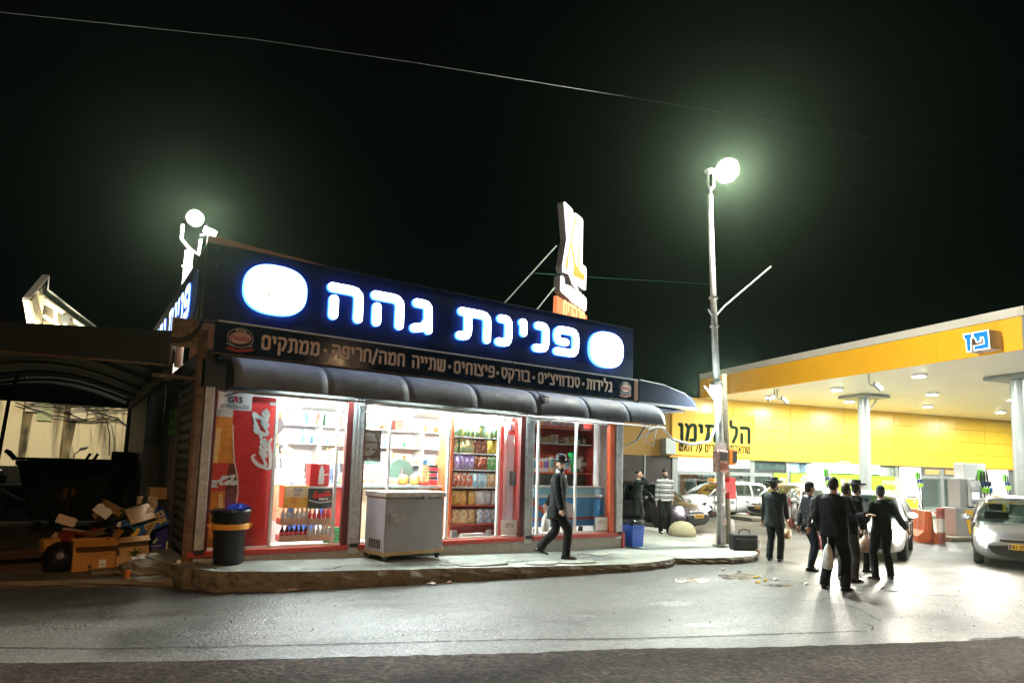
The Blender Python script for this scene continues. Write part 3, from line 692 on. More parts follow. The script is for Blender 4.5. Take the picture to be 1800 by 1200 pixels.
# awnings --------------------------------------------------------------
aw = thing('front_awning', 'long curved grey vinyl awning with rounded bays over the shop windows', 'awning', (0, 0, 0))
ribs = [.27, 1.55, 2.85, 4.12, 5.38, 6.62, 7.7, 8.74]
def aprof(a, out=0):     # a 0..1 top to bottom: quarter of an ellipse, points outward
    th = a * PI / 2
    return Vector((0, -.42 - (.68 + out) * math.sin(th) ** .85, 2.69 + (.45 + out * .6) * math.cos(th)))
for i in range(len(ribs) - 1):
    mb = MB(); nx, na = 12, 12
    for ix in range(nx + 1):
        u = ix / nx; x = ribs[i] + (ribs[i + 1] - ribs[i]) * u; o_ = .022 * (abs(math.sin(PI * u)) ** .55) * random.uniform(.97, 1.03)
        for ia in range(na + 1):
            p = aprof(ia / na, o_ * math.sin(PI * min(1, ia / na * 1.1 + .02)) ** .6); p.x = x; mb.v.append(p)
        pp = aprof(1, 0); mb.v.append(Vector((x, pp.y - .002, pp.z - .035)))
    R_ = na + 2
    for ix in range(nx):
        for k in range(R_ - 1): mb.f.append((ix * R_ + k, ix * R_ + k + 1, (ix + 1) * R_ + k + 1, (ix + 1) * R_ + k))
    o = mb.build('awning_bay', m_vinyl, aw, smooth=True); sd = o.modifiers.new('t', 'SOLIDIFY'); sd.thickness = .006
for x in ribs:
    MB().tube([aprof(k / 8) + Vector((x, .01, -.012)) for k in range(9)], .012).build('awning_rib', m_steel, aw)
MB().tube([(ribs[0], -1.11, 2.60), (ribs[-1], -1.11, 2.60)], .014).build('front_bar', m_steel, aw)
mb = MB(); pr = [aprof(k / 10) + Vector((ribs[0] - .004, 0, 0)) for k in range(11)]; mb.add(pr + [Vector((ribs[0] - .004, -.42, 2.64))], [tuple(range(12))]); mb.build('awning_cheek', mat('blue_black_vinyl', (.015, .02, .05), .5), aw)
for x in (.35, 2.45, 6.02, 8.6): MB().tube([(x, -.02, 2.2), (x, -1.05, 2.6)] if x > 8 else [(x, -.02, 2.62), (x, -1.05, 2.6)], .014).build('awning_arm', m_steel, aw)
MB().box(.2, 8.6, -.42, -.02, 3.15, 3.19).build('awning_bracket', m_dark, aw)
a2 = thing('side_awning', 'dark blue curved awning sticking out from the right flank of the shop', 'awning', (8.66, -.42, 0))
mb = MB(); n = 12
mb.v = []
for y in (0, 4.2):
    for k in range(n + 1):
        th = k / n * PI / 2; mb.v.append(Vector((1.9 * math.sin(th), y, 3.2 + .46 * math.cos(th) ** .8)))
mb.f = [(k, k + 1, n + 2 + k, n + 1 + k) for k in range(n)]
o = mb.build('awning_cloth', mat('navy_vinyl', (.006, .008, .03), .9, spec=.08), a2, smooth=True); sd = o.modifiers.new('t', 'SOLIDIFY'); sd.thickness = .01
vs = [Vector((1.9 * math.sin(k / n * PI / 2), -.004, 3.2 + .46 * math.cos(k / n * PI / 2) ** .8)) for k in range(n + 1)] + [Vector((0, -.004, 3.2))]
MB().add(vs, [tuple(range(n + 2))]).build('awning_end', mat('navy_vinyl', (0, 0, 0)), a2)
MB().box(-.02, 1.92, -.02, .01, 3.14, 3.2).build('end_bar', m_dark, a2)
MB().tube([(0, 0, 3.68), (.8, 0, 3.64), (1.5, 0, 3.5), (1.9, 0, 3.22)], .01).build('edge_pipe', m_steel, a2)
for y in (0.1, 1.4, 2.8, 4.1):
    MB().tube([(0, y, 2.3), (.55, y, 3.0), (1.5, y, 3.12)], .022).build('awning_arm', m_steel, a2)
MB().box(0, 1.7, .15, 4.1, 3.1, 3.13).build('awning_lining', mat('lining_blue_glow', (.25, .4, .8), .6), a2)  # pale blue puts the glow of the lit underside into the colour
tag(MB().tube([(8.75, -.3, 3.02), (8.85, -.3, 2.75), (9.1, -.3, 2.62), (9.4, -.3, 2.7), (9.65, -.3, 3.05)], .018).build('drooping_cable', m_wcable), 'white cable looping down under the right end of the awning', 'cable')
tag(MB().tube([(9.15, -.3, 2.75), (9.0, -.3, 2.35), (9.25, -.3, 2.25), (9.3, -.3, 2.5), (9.35, -.3, 2.7)], .014).build('drooping_cable', m_wcable), 'thin white wire loop dangling beneath the larger cable loop', 'cable')
# small flood light / camera box on the awning
bx = thing('awning_box', 'small grey box with dark holes sitting on the awning front', 'camera', (5.62, -.98, 2.96), .25)
MB().bc((0, 0, 0), (.17, .15, .13)).build('box_body', mat('grey_plastic', (.4, .38, .36), .5), bx, bevel=.012)
q = MB()
for k in range(3):
    for j in range(2): q.cyl((-.05 + .05 * k, -.076, -.03 + .06 * j), (-.05 + .05 * k, -.079, -.03 + .06 * j), .014, n=8)
q.build('socket_hole', m_black, bx)
MB().bc((-.02, .02, -.1), (.2, .14, .1)).build('bracket', mat('blue_black_vinyl', (0, 0, 0)), bx, bevel=.01)
MB().tube([(0, .05, .06), (-.1, .3, .25), (-.25, .5, .45), (-.3, .56, .75)], .008).build('lead', m_cable, bx)

# roof parapet seen behind the sign, and the tall illuminated sign
mb = MB(); y = 1.2
pts = [aty(362, 412, y), aty(372, 413, y), aty(600, 474, y)]
mb.add([(-.02, y, 3.3), pts[1] + Vector((-.05, 0, 0)), pts[2], (pts[2].x, y, 3.3), (-.02, y + .1, 3.3), pts[1] + Vector((-.05, .1, 0)), pts[2] + Vector((0, .1, 0)), (pts[2].x, y + .1, 3.3)], [(0, 1, 2, 3), (4, 7, 6, 5), (0, 4, 5, 1), (1, 5, 6, 2), (2, 6, 7, 3)])
tag(mb.build('roof_parapet', mat('parapet_orange_lit', (.42, .14, .07), .7, var=.12)), 'orange-lit sloping parapet rising just above the long shop sign', 'parapet')  # orange street lamp light is put into the parapet colour
def onplane(u, v, P0, n):
    d = ray(u, v); return CAMC + d * ((P0 - CAMC).dot(n) / d.dot(n))
# ================================================================== tall sign on the roof
P0 = aty(988, 540, 1.3); e_ = Vector((.893, .45, 0)); n_ = Vector((.45, -.893, 0))
MX = Matrix(((e_.x, 0, n_.x, P0.x), (e_.y, 0, n_.y, P0.y), (0, 1, 0, 0), (0, 0, 0, 1)))
MXi = MX.inverted()
def xl(u, v): p = MXi @ onplane(u, v, P0, n_); return (p.x, p.y)
xs_ = thing('roof_sign', 'tall lit XL sign with orange letters standing on the shop roof', 'sign', (0, 0, 0))
m_xlface = lamp_mat('xl_face', (1, .98, .95), .9); m_xlside = mat('xl_side', (.16, .13, .12), .6, var=.2)
def zc(pts): return [(960 + x / 5.222, 340 + y / 5.217) for x, y in pts]
def plate_px(pts, z0, z1, name, ma, par):
    q = [xl(u, v) for u, v in pts]
    ar = sum(q[i][0] * q[(i + 1) % len(q)][1] - q[(i + 1) % len(q)][0] * q[i][1] for i in range(len(q)))
    if ar < 0: q = q[::-1]
    o = MB().prism(q, z0, z1).build(name, ma, par, m=(MX if par == xs_ else None)); return o
XLP = zc([(162, 82), (172, 76), (235, 138), (246, 160), (248, 200), (258, 180), (270, 180), (325, 222), (338, 250), (332, 650), (362, 672), (370, 700), (364, 885), (350, 888), (285, 838), (268, 868), (240, 835), (222, 780), (205, 740), (150, 720), (148, 660), (188, 420)])
bkt = plate_px(XLP, -.17, -.01, 'letter_box', m_xlside, xs_)
plate_px(XLP, -.008, .004, 'letter_face', m_xlface, bkt)
m_xo = mat('xl_orange', (.25, .08, .0), .5, var=0, emit=(1, .32, .02), es=.6)
for pts in ([(188, 140), (205, 160), (212, 270), (200, 230)], [(262, 215), (285, 230), (240, 375), (240, 460), (268, 640), (298, 700), (330, 730), (352, 752), (346, 800), (262, 760), (246, 752), (248, 640), (228, 490), (210, 560), (195, 680), (188, 704), (172, 695), (180, 620), (222, 440), (220, 380), (245, 310)], [(292, 250), (308, 262), (306, 300), (300, 700), (288, 695), (296, 300)]):
    plate_px(zc(pts), .005, .009, 'letter', m_xo, bkt)
SP = zc([(132, 760), (150, 752), (165, 775), (172, 830), (225, 850), (268, 885), (285, 850), (300, 900), (318, 905), (330, 935), (342, 925), (352, 950), (366, 955), (372, 1000), (366, 1075), (350, 1074), (255, 1010), (225, 985), (205, 960), (140, 905), (130, 880)])
b2 = plate_px(SP, -.17, -.01, 'lower_letter_box', m_xlside, xs_); plate_px(SP, -.008, .004, 'lower_letter_face', m_xlface, b2)
OP = zc([(105, 935), (378, 1120), (378, 1230), (95, 1180)])
b3 = plate_px(OP, -.1, -.01, 'orange_panel', mat('orange_panel', (.3, .07, .02), .5, var=0, emit=(1, .25, .08), es=.55), xs_)
a_ = xl(*zc([(155, 1095)])[0]); c_ = xl(*zc([(318, 1160)])[0])
joined_word('מרקדים', .42, .07, mat('panel_letter', (.3, .1, .02), .5, var=0, emit=(1, .55, .2), es=1.6), b3, Matrix.Translation((a_[0], a_[1] - .12, .0)), width=abs(c_[0] - a_[0]) + .25)
mb = MB(); bt = Vector((a_[0], 0, -.15)); 
for dx in (.15, .7): p = MX @ Vector((a_[0] + dx - .1, 0, -.16)); mb.tube([(p.x, p.y, 3.3), (p.x, p.y, 6.9)], .04)
mb.build('mast', m_dark, xs_)
for i, (a, b) in enumerate((((886, 533), (978, 432)), ((942, 546), (974, 506)))):
    A_ = aty(*a, .6); B_ = onplane(*b, P0, n_); g_ = (A_ - B_).normalized()
    tag(MB().tube([A_ + g_ * .5, B_], .016).build('guy_bar', mat('guy_metal', (.4, .5, .42), .5, .3, var=0)), ['longer thin stay reaching up to the XL sign from the roof', 'short thin stay at the foot of the XL sign'][i], 'stay', 'stays of the XL sign')
# ================================================================== tall lamp post at the corner
m_post = mat('galvanised_post', (.46, .45, .44), .5, .5, var=.2, vs=3, dirt=.35, ds=9, dcol=(.1, .06, .05), bump=.15)
lp = thing('lamp_post', 'tall grey metal pole with a blazing floodlight on top at the pavement corner', 'lamp post', (11.39, -.48, -.03))
top = Vector((-.40, 0, 8.55))
MB().tube([(0, 0, 0), (-.02, 0, 2.2), top * .55, top], 0, 14, [.105, .095, .08, .055]).build('pole', m_post, lp, smooth=True)
MB().cyl((0, 0, -.02), (0, 0, .04), .2, n=12).build('base_plate', m_post, lp)
q = MB()
for z in (.99, 1.9, 5.3, 6.0): q.cyl(top * (z / 8.6) + Vector((0, 0, -.02)), top * (z / 8.6) + Vector((0, 0, .02)), .11)
q.build('band', m_steel, lp)
MB().tube([top * .64, top * .64 + Vector((.35, -.05, .35)), top * .64 + Vector((1.9, -.3, 1.6))], .022).build('side_bar', m_post, lp)
MB().tube([top * .64, top * .64 + Vector((-.22, 0, .18))], .025).build('side_stub', m_post, lp)
q = MB(); tp = top + Vector((0, 0, 0)); q.tube([tp, tp + Vector((0, 0, .1)), tp + Vector((-.16, -.06, .25)), tp + Vector((-.14, -.06, .55))], .03); q.tube([tp + Vector((0, 0, .1)), tp + Vector((.2, .06, .28)), tp + Vector((.2, .06, .62))], .03); q.cyl(tp + Vector((-.2, -.06, .5)), tp + Vector((.02, -.02, .62)), .07)
q.build('yoke', m_post, lp)
fl = tp + Vector((.72, .05, .85))
def glow(par, c, power, col):  # extra omni light added before a lamp head to make its halo
    L = bpy.data.lights.new('halo_light', 'POINT'); L.energy = power; L.color = col; L.shadow_soft_size = .12; lo = bpy.data.objects.new('halo_light', L); COL.objects.link(lo); lo.parent = par; lo.location = c
def flood(par, c, aim, size, power, col, es, name='flood_head', spot=1.2, blend=.6, rnd_=False):
    aim = Vector(aim).normalized(); R_ = aim.to_track_quat('-Z', 'Y').to_matrix()
    M_ = Matrix.Translation(c) @ R_.to_4x4()
    h = (MB().lathe([(size, .0), (size, .06), (size * .4, .22), (size * .2, .24)], 24) if rnd_ else MB().box(-size, size, -size * .8, size * .8, .01, .16)).build(name, m_dark, par, bevel=.01, xf=M_)
    (MB().lathe([(size * .98, -.012), (size * .7, -.05), (size * .1, -.07)], 24) if rnd_ else MB().box(-size * .92, size * .92, -size * .7, size * .7, -.012, .006)).build('flood_glass', lamp_mat('flood_glass_' + str(es) + str(col[0]), col, es), h, xf=M_)
    L = bpy.data.lights.new('flood_lamp', 'SPOT'); L.energy = power; L.color = col; L.spot_size = spot * 2; L.spot_blend = blend; L.shadow_soft_size = size * .8
    lo = bpy.data.objects.new('flood_lamp', L); COL.objects.link(lo); lo.parent = h
    lo.matrix_local = Matrix.Translation(c + aim * .09) @ R_.to_4x4()
    return h
flood(lp, fl, (-.35, -.55, -.55), .30, 900, (.97, 1, .86), 320, spot=1.35, rnd_=True); glow(lp, fl + Vector((-.12, -.2, -.2)), 2600, (1, .98, .82))  # round head drawn oversized in place of its bloom
MB().tube([tp + Vector((.2, .06, .6)), fl + Vector((.05, .12, .1))], .03).build('head_arm', m_post, lp)
flood(lp, Vector((-.32, -.1, 3.72)), (-.62, -.3, -.72), .13, 700, (.86, 1, .96), 160, spot=1.25); glow(lp, Vector((-.42, -.16, 3.6)), 260, (.8, 1, .94))
MB().tube([(-.05, -.05, 3.5), (-.3, -.06, 3.45), (-.75, -.1, 3.75)], .02).build('lower_arm', m_post, lp)
MB().tube([(-.12, -.08, 3.7), (-.2, -.1, 3.0), (-.55, -.1, 2.45), (-1.1, .0, 2.35), (-1.6, .1, 2.45), (-2.0, .1, 2.75)], .028).build('white_lead', m_wcable, lp)
MB().tube([(-.12, -.09, 1.5), (-.12, -.1, .9), (-.12, -.1, .05)], .02).build('conduit', m_post, lp)
# stickers on the post
q = mat('poster_scrap', (.5, .4, .36), .8, var=.5, vs=20)
for z, hh in ((2.25, .2), (1.98, .12), (1.7, .22), (.5, .15), (1.25, .1)):
    MB().box(-.09, .06, -.108, -.1, z, z + hh).build('sticker', q, lp)
wp = thing('wooden_pole', 'thinner greyish wooden pole right behind the lamp post, with signal heads', 'pole', (11.96, -.23, -.03))
MB().tube([(0, 0, 0), (-.05, 0, 2.6), (-.12, 0, 4.2)], 0, 10, [.085, .075, .06]).build('pole', mat('grey_wood', (.28, .25, .19), .85, var=.3, vs=12, bump=.3), wp, smooth=True)
MB().box(-.04, .2, -.12, .1, 1.93, 2.32).build('orange_box', mat('orange_plastic', (.75, .22, .02), .5, var=.1), wp, bevel=.02)
MB().box(.06, .21, -.135, -.125, 1.98, 2.27).build('orange_box_lens', m_dark, wp)
MB().box(-.1, .17, -.13, .1, 1.1, 1.62).build('red_box', mat('red_plastic', (.62, .03, .03), .5, var=.15), wp, bevel=.02)
MB().box(-.45, -.1, -.14, .0, 1.25, 1.5).build('red_bracket', mat('red_plastic', (0, 0, 0)), wp, bevel=.01)
tb = thing('tin_box', 'pink and rust coloured box strapped to the lamp post at head height', 'box', (11.22, -.62, 1.72))
MB().box(-.2, .12, -.1, .1, 0, .5).build('box_body', mat('pink_worn', (.55, .3, .25), .7, var=.6, vs=14, dirt=.6, ds=9), tb, bevel=.015)
MB().box(-.17, .09, -.108, -.1, .26, .45).build('front_plate', m_dark, tb); MB().box(-.17, .09, -.108, -.1, .04, .2).build('front_plate', mat('rust_red', (.3, .08, .04), .8, var=.4), tb)
MB().box(-.2, .1, -.02, .02, .5, .7).build('back_bracket', mat('pale_worn', (.55, .5, .5), .7, var=.3), tb)
# ---------------- left roof pole with two floodlights
fp = thing('flood_pole', 'short white pole with two floodlights above the left end of the sign', 'lamp post', (.0, 2.5, 3.3))
MB().tube([(-.03, 0, 0), (0, 0, 2.15)], .07, 10).build('pole', mat('bright_white_paint', (.85, .85, .85), .5), fp, smooth=True)
MB().tube([(-.14, 0, 2.62), (-.14, 0, 2.35), (0, 0, 2.2), (.16, 0, 2.12), (.18, 0, 2.42)], .028).build('yoke', mat('bright_white_paint', (0, 0, 0)), fp)
q = MB(); q.cyl((-.1, 0, 1.85), (.08, 0, 1.85), .02); q.cyl((-.1, 0, 1.3), (.08, 0, 1.3), .02); q.build('bolt', m_steel, fp)
flood(fp, Vector((.05, -.05, 2.78)), (-.1, -.9, -.35), .14, 500, (1, .97, .85), 220, spot=1.2, rnd_=True); glow(fp, Vector((.03, -.25, 2.7)), 420, (1, .98, .82))
flood(fp, Vector((.34, -.1, 2.55)), (.4, -.7, -.5), .08, 260, (1, .97, .85), 200, spot=1.2)
MB().tube([(.16, 0, 2.5), (.34, -.05, 2.56)], .015).build('side_arm', m_steel, fp)
# ---------------- overhead wires
def wire(p, r=.008, sag=0, label='', mt=None, name='overhead_wire'):
    pts = []
    for i in range(len(p) - 1):
        for k in range(10): a = k / 10; q = p[i] * (1 - a) + p[i + 1] * a; q.z -= sag * 4 * a * (1 - a); pts.append(q)
    pts.append(p[-1]); return tag(MB().tube(pts, r, 5).build(name, mt or m_wcable), label, 'wire')
A_ = aty(-300, -10, 2); B_ = aty(440, 68, 2); C_ = aty(1100, 170, 2); D_ = aty(1500, 237, 2); E_ = aty(1800, 290, 2)
mw_ = mat('old_wire', (.05, .06, .055), .5, var=0)
tag(MB().tube([A_, B_, aty(740, 112, 2), C_, aty(1280, 200, 2), D_, E_, E_ + (E_ - D_) * .5], .007, 5).build('overhead_wire', mw_), 'long thin wire crossing the whole night sky above the lamp post', 'wire')
gw = mat('green_lit_wire', (.03, .16, .11), .5, var=0)
tag(MB().tube([aty(940, 480, 6), aty(952, 481, 6), aty(1070, 489, 6), aty(1247, 499, 6)], .006, 5).build('overhead_wire', gw), 'faint greenish wire passing behind the XL sign', 'wire')

# ================================================================== shop interior
def product(mb, name, ma, loc, rz, label, group, cat='goods'):
    pass
_PM = {}
def bag_mesh(w_, h_, d_, ma, key):
    if key in _PM: return _PM[key]
    mb = MB(); n = 5; m_ = 4
    for side in (-1, 1):
        for j in range(m_ + 1):
            for i in range(n + 1):
                u = i / n * 2 - 1; v = j / m_ * 2 - 1; b = (1 - abs(u) ** 3) * (1 - abs(v) ** 3)
                mb.v.append(Vector((u * w_ / 2 * (1 - .04 * (1 - abs(v))), side * d_ / 2 * b + .004 * side, h_ / 2 + v * h_ / 2)))
    K = (n + 1) * (m_ + 1)
    for s_ in (0, 1):
        for j in range(m_):
            for i in range(n):
                a = s_ * K + j * (n + 1) + i; q = (a, a + 1, a + n + 2, a + n + 1); mb.f.append(q if s_ == 0 else q[::-1])
    _PM[key] = mb.mesh('snack_bag', ma, True); return _PM[key]
def pmat(i, c1, c2):
    k = 'packet_%d' % i
    if k in MATS: return MATS[k]
    m = bpy.data.materials.new(k); m.use_nodes = True; MATS[k] = m; n = m.node_tree.nodes; l = m.node_tree.links; b = n['Principled BSDF']; b.inputs['Roughness'].default_value = .3
    tc = n.new('ShaderNodeTexCoord'); v = n.new('ShaderNodeTexNoise'); v.inputs['Scale'].default_value = 14; v.inputs['Detail'].default_value = 2
    l.new(tc.outputs['Object'], v.inputs['Vector']); r = n.new('ShaderNodeValToRGB'); r.color_ramp.interpolation = 'CONSTANT'
    r.color_ramp.elements[0].color = (*c1, 1); r.color_ramp.elements[1].position = .5; r.color_ramp.elements[1].color = (*c2, 1)
    e3 = r.color_ramp.elements.new(.62); e3.color = (.7, .68, .6, 1); l.new(v.outputs[0], r.inputs[0]); l.new(r.outputs[0], b.inputs['Base Color']); return m
red_w = mat('red_rack_panel', (.42, .04, .03), .4, var=.15)
# red snack rack
rk = thing('snack_rack', 'red display rack full of snack bags behind the middle window', 'rack', (4.72, .75, .28))
MB().box(-.06, 0, 0, .5, 0, 2.35).build('side_panel', mat('orange_side_panel', (.55, .12, .04), .4), rk)
MB().box(1.12, 1.2, 0, .5, 0, 2.25).build('side_panel', red_w, rk)
MB().box(0, 1.12, .46, .5, 0, 2.3).build('back_panel', red_w, rk)
SHZ = [.25, .62, .98, 1.33, 1.66, 1.99]
for z in SHZ: MB().box(0, 1.12, .02, .46, z - .02, z).build('shelf', red_w if z < .7 else mat('white_shelf', (.75, .74, .72), .4), rk)
rows = [(1.99, [((.28, .40, .12), (.10, .30, .5), 'green and blue'), ((.30, .42, .15), (.5, .2, .05), 'green and orange')]),
        (1.66, [((.3, .38, .2), (.6, .3, .06), 'pale green'), ((.16, .04, .02), (.3, .1, .05), 'brown'), ((.6, .45, .05), (.5, .3, .05), 'yellow')]),
        (1.33, [((.5, .35, .5), (.2, .1, .4), 'violet'), ((.2, .05, .03), (.6, .15, .05), 'brown and red'), ((.1, .4, .12), (.5, .5, .3), 'green')]),
        (.98, [((.6, .12, .06), (.7, .6, .5), 'red and cream'), ((.35, .6, .75), (.7, .75, .8), 'pale blue'), ((.6, .3, .1), (.7, .65, .5), 'orange')]),
        (.62, [((.7, .4, .1), (.5, .25, .05), 'golden'), ((.7, .7, .66), (.6, .6, .6), 'white')]), (.25, [((.5, .3, .1), (.6, .5, .3), 'tan'), ((.2, .25, .3), (.5, .5, .5), 'grey')])]
rnd = random.Random(5); pid = 0
for ri, (z, cols) in enumerate(rows):
    nb = 10 if ri < 4 else 6
    for dep in ((0, .2) if ri < 2 else (0,)):
        for k in range(nb):
            ci = min(len(cols) - 1, int(k / nb * len(cols))) if ri else k % 2
            c1, c2, cn = cols[ci]
            me = bag_mesh(.135 if nb == 10 else .2, .29 + .02 * (ri == 0), .09, pmat(ri * 10 + ci, c1, c2), ('b', ri, ci))
            o = link('snack_bag', me); o.location = (4.78 + (k + .5) * 1.1 / nb, .82 + dep + rnd.uniform(-.02, .03), .28 + z + .002)
            o.rotation_euler = (rnd.uniform(-.12, .05), rnd.uniform(-.1, .1), rnd.uniform(-.25, .25))
            sn = ['top', 'second', 'third', 'fourth', 'fifth', 'lowest'][ri]
            tag(o, '%s snack bag, %s rack shelf, %s row, %s from the orange side' % (cn, sn, 'rear' if dep else 'front', ORD[k]), 'snack bag', 'snack bags on the red rack')
blu = thing('party_hat_toy', 'small blue cone shaped toy on top of the snack bags', 'toy', (5.42, .8, 2.52))
MB().cyl((0, 0, 0), (0, 0, .05), .09, .05).build('cone_base', mat('toy_blue', (.1, .3, .6), .4), blu); MB().cyl((0, 0, .05), (0, 0, .22), .045, .008).build('cone', mat('toy_blue', (0, 0, 0)), blu)
# upright white cooler right of the rack
ck = thing('upright_cooler', 'tall white upright cooler with a bottle picture header', 'fridge', (6.12, .95, .28))
MB().box(0, .55, 0, .6, 0, 2.1).build('cabinet', m_white, ck, bevel=.01)
MB().box(.02, .53, -.03, -.002, .3, 2.08).build('door', mat('cooler_door', (.72, .78, .8), .2, var=.05), ck, bevel=.006)
MB().box(0, .55, -.03, .3, 2.1, 2.38).build('header', mat('cooler_header', (.75, .6, .55), .4), ck)
MB().box(.0, .55, -.034, -.031, 2.1, 2.2).build('header_band', red_w, ck)
for k in range(4): MB().lathe([(.022, 0), (.026, .06), (.012, .11), (.01, .15)], 8, (.07 + .13 * k, -.04, 2.18)).build('bottle_print', mat('bottle_ink', (.03, .03, .08), .4), ck)
MB().box(.02, .53, -.03, -.002, .05, .28).build('vent', m_dark, ck)
MB().add([(.38, -.034, 1.9), (.48, -.034, 1.9), (.43, -.034, 1.78)], [(0, 2, 1)]).build('triangle_mark', m_mar, ck)
# counter with goods
ct = thing('shop_counter', 'red and cream shop counter in the middle of the shop', 'counter', (2.75, 1.1, .28))
MB().box(.0, 2.0, 0, .5, 0, .92).build('counter_front', mat('cream_panel', (.75, .62, .42), .5), ct)
MB().box(-.3, .0, 0, .5, 0, .95).build('counter_end', red_w, ct)
MB().box(-.32, 2.05, -.06, .55, .95, 1.0).build('worktop', mat('steel_top', (.6, .62, .62), .3, .5), ct, bevel=.005)
rnd = random.Random(9)
def boxthing(name, x, y, z, sx, sy, sz, ma, label, cat, group=None, rz=0, lid=None):
    t_ = thing(name, label, cat, (x, y, z), rz, group)
    MB().box(-sx / 2, sx / 2, -sy / 2, sy / 2, 0, sz).build('carton', ma, t_, bevel=.004)
    MB().box(-sx / 2 + .01, sx / 2 - .01, -sy / 2 - .003, -sy / 2 - .001, sz * .3, sz * .8).build('print', lid or mat('label_beige', (.5, .33, .2), .5, var=.5, vs=20), t_)
    return t_
for k in range(3):
    for j in range(3 if k < 2 else 1):
        boxthing('candy_carton', 3.12 + .27 * k, 1.3, 1.282 + .13 * j, .25, .2, .12, mat('cream_card', (.72, .62, .5), .6, var=.1), 'small cream candy carton, %s column from the coffee sign, %s up from the worktop' % (ORD[k], ORD[j]), 'carton', 'candy cartons on the counter')
for k, (x, c, cn) in enumerate([(2.95, (.5, .12, .1), 'red'), (2.7, (.2, .35, .15), 'green'), (3.9, (.7, .35, .08), 'orange'), (4.15, (.7, .4, .1), 'amber')]):
    t_ = thing('candy_jar', '%s sweet jar standing on the counter' % cn, 'jar', (x, 1.25, 1.282)); MB().lathe([(.09, 0), (.1, .03), (.1, .14), (.07, .17)], 12).build('jar_body', mat('jar_' + cn, c, .2, var=.5, vs=20), t_, smooth=True); MB().cyl((0, 0, .17), (0, 0, .2), .08, n=12).build('lid', m_white, t_)
for k in range(2):
    t_ = thing('gum_stand', ['wooden coloured bead like sweet stand on the counter', 'red and black striped gum stand on the counter'][k], 'display stand', (4.32 + .2 * k, 1.2, 1.282), .1 * k)
    MB().box(-.08, .08, -.06, .06, 0, .05).build('stand_base', red_w, t_)
    for j in range(6): MB().box(-.08, .08, -.05, .05, .055 + .06 * j, .1 + .06 * j).build('packet_row', [mat('amber_row', (.55, .3, .12), .4, var=.6, vs=40), mat('red_row', (.6, .05, .08), .4, var=.3)][k] if j % 2 == 0 or k == 0 else m_black, t_)
cf = thing('coffee_sign', 'brown coffee poster hanging in the window, partly hidden by the rail pillar', 'poster', (2.62, .12, 1.72))
MB().box(-.14, .31, 0, .012, 0, .54).build('poster_board', mat('coffee_brown', (.13, .085, .065), .4, var=.15), cf, bevel=.004)
mb = MB().prism([(.07 + .17 * math.cos(a), .28 + .2 * math.sin(a)) for a in [2 * PI * i / 28 for i in range(28)]], 0, .002)
mb.build('pale_disc', mat('coffee_disc', (.5, .45, .38), .4, var=.2), cf, m=FRONT(0, -.001, 0))
for s_, h_, z, w_ in (('Arabica', .045, .46, .2), ('Supremo', .06, .33, .36), ('Ca  e', .055, .21, .24), ('tan Blend', .04, .035, .3)):
    txt(s_, h_, m_black if z in (.33, .21) else m_white, cf, FRONT(.09, -.005, z), w=w_, ext=.001, bold=.02)
# back shelving with bottles and boxes
bs = thing('back_shelves', 'white wall shelving along the back of the shop', 'shelving', (.5, 3.75, .28))
for z in (.6, 1.0, 1.4, 1.8, 2.2): MB().box(0, 7.6, 0, .5, z - .02, z).build('shelf', mat('white_shelf', (0, 0, 0)), bs)
for k in range(7): MB().box(k * 1.26, k * 1.26 + .03, .02, .5, 0, 2.4).build('upright', mat('white_shelf', (0, 0, 0)), bs)
cols = [((.1, .3, .14), 'green'), ((.5, .08, .05), 'red'), ((.65, .5, .1), 'yellow'), ((.08, .2, .4), 'blue'), ((.7, .7, .68), 'white'), ((.35, .14, .05), 'brown'), ((.55, .3, .12), 'tan')]
bt = {}
for ci, (c, cn) in enumerate(cols):
    bt[cn] = MB().lathe([(.04, 0), (.045, .02), (.045, .17), (.018, .24), (.016, .29)], 10).mesh('shelf_bottle', mat('bottle_' + cn, c, .15, var=.05), True)
rnd = random.Random(3)
SN3 = ['lowest', 'middle', 'upper', 'topmost']
for si, z in enumerate((1.0, 1.4, 1.8, 2.2)):
    for k in range(26):
        x = .75 + k * .28 + rnd.uniform(-.03, .03)
        if rnd.random() < .45:
            cn = rnd.choice(cols)[1]; o = link('shelf_bottle', bt[cn], None, (x, 3.95, .282 + z)); o.scale = (1, 1, rnd.uniform(.75, 1.15)); tag(o, '%s bottle on the %s back shelf, %s item from the drinks cooler' % (cn, SN3[si], ORD[k]), 'bottle', 'bottles on the back shelves')
        else:
            c, cn = rnd.choice(cols)
            key = ('cart', cn)
            if key not in _PM: _PM[key] = MB().box(-.1, .1, -.1, .1, 0, .22).mesh('shelf_carton', mat('carton_' + cn, c, .6, var=.3, vs=12))
            o = link('shelf_carton', _PM[key], None, (x, 3.95, .282 + z)); o.scale = (rnd.uniform(.6, 1.25), 1, rnd.uniform(.5, 1.35)); o.rotation_euler = (0, 0, rnd.uniform(-.2, .2)); tag(o, '%s carton on the %s back shelf, %s item from the drinks cooler' % (cn, SN3[si], ORD[k]), 'carton', 'cartons on the back shelves')
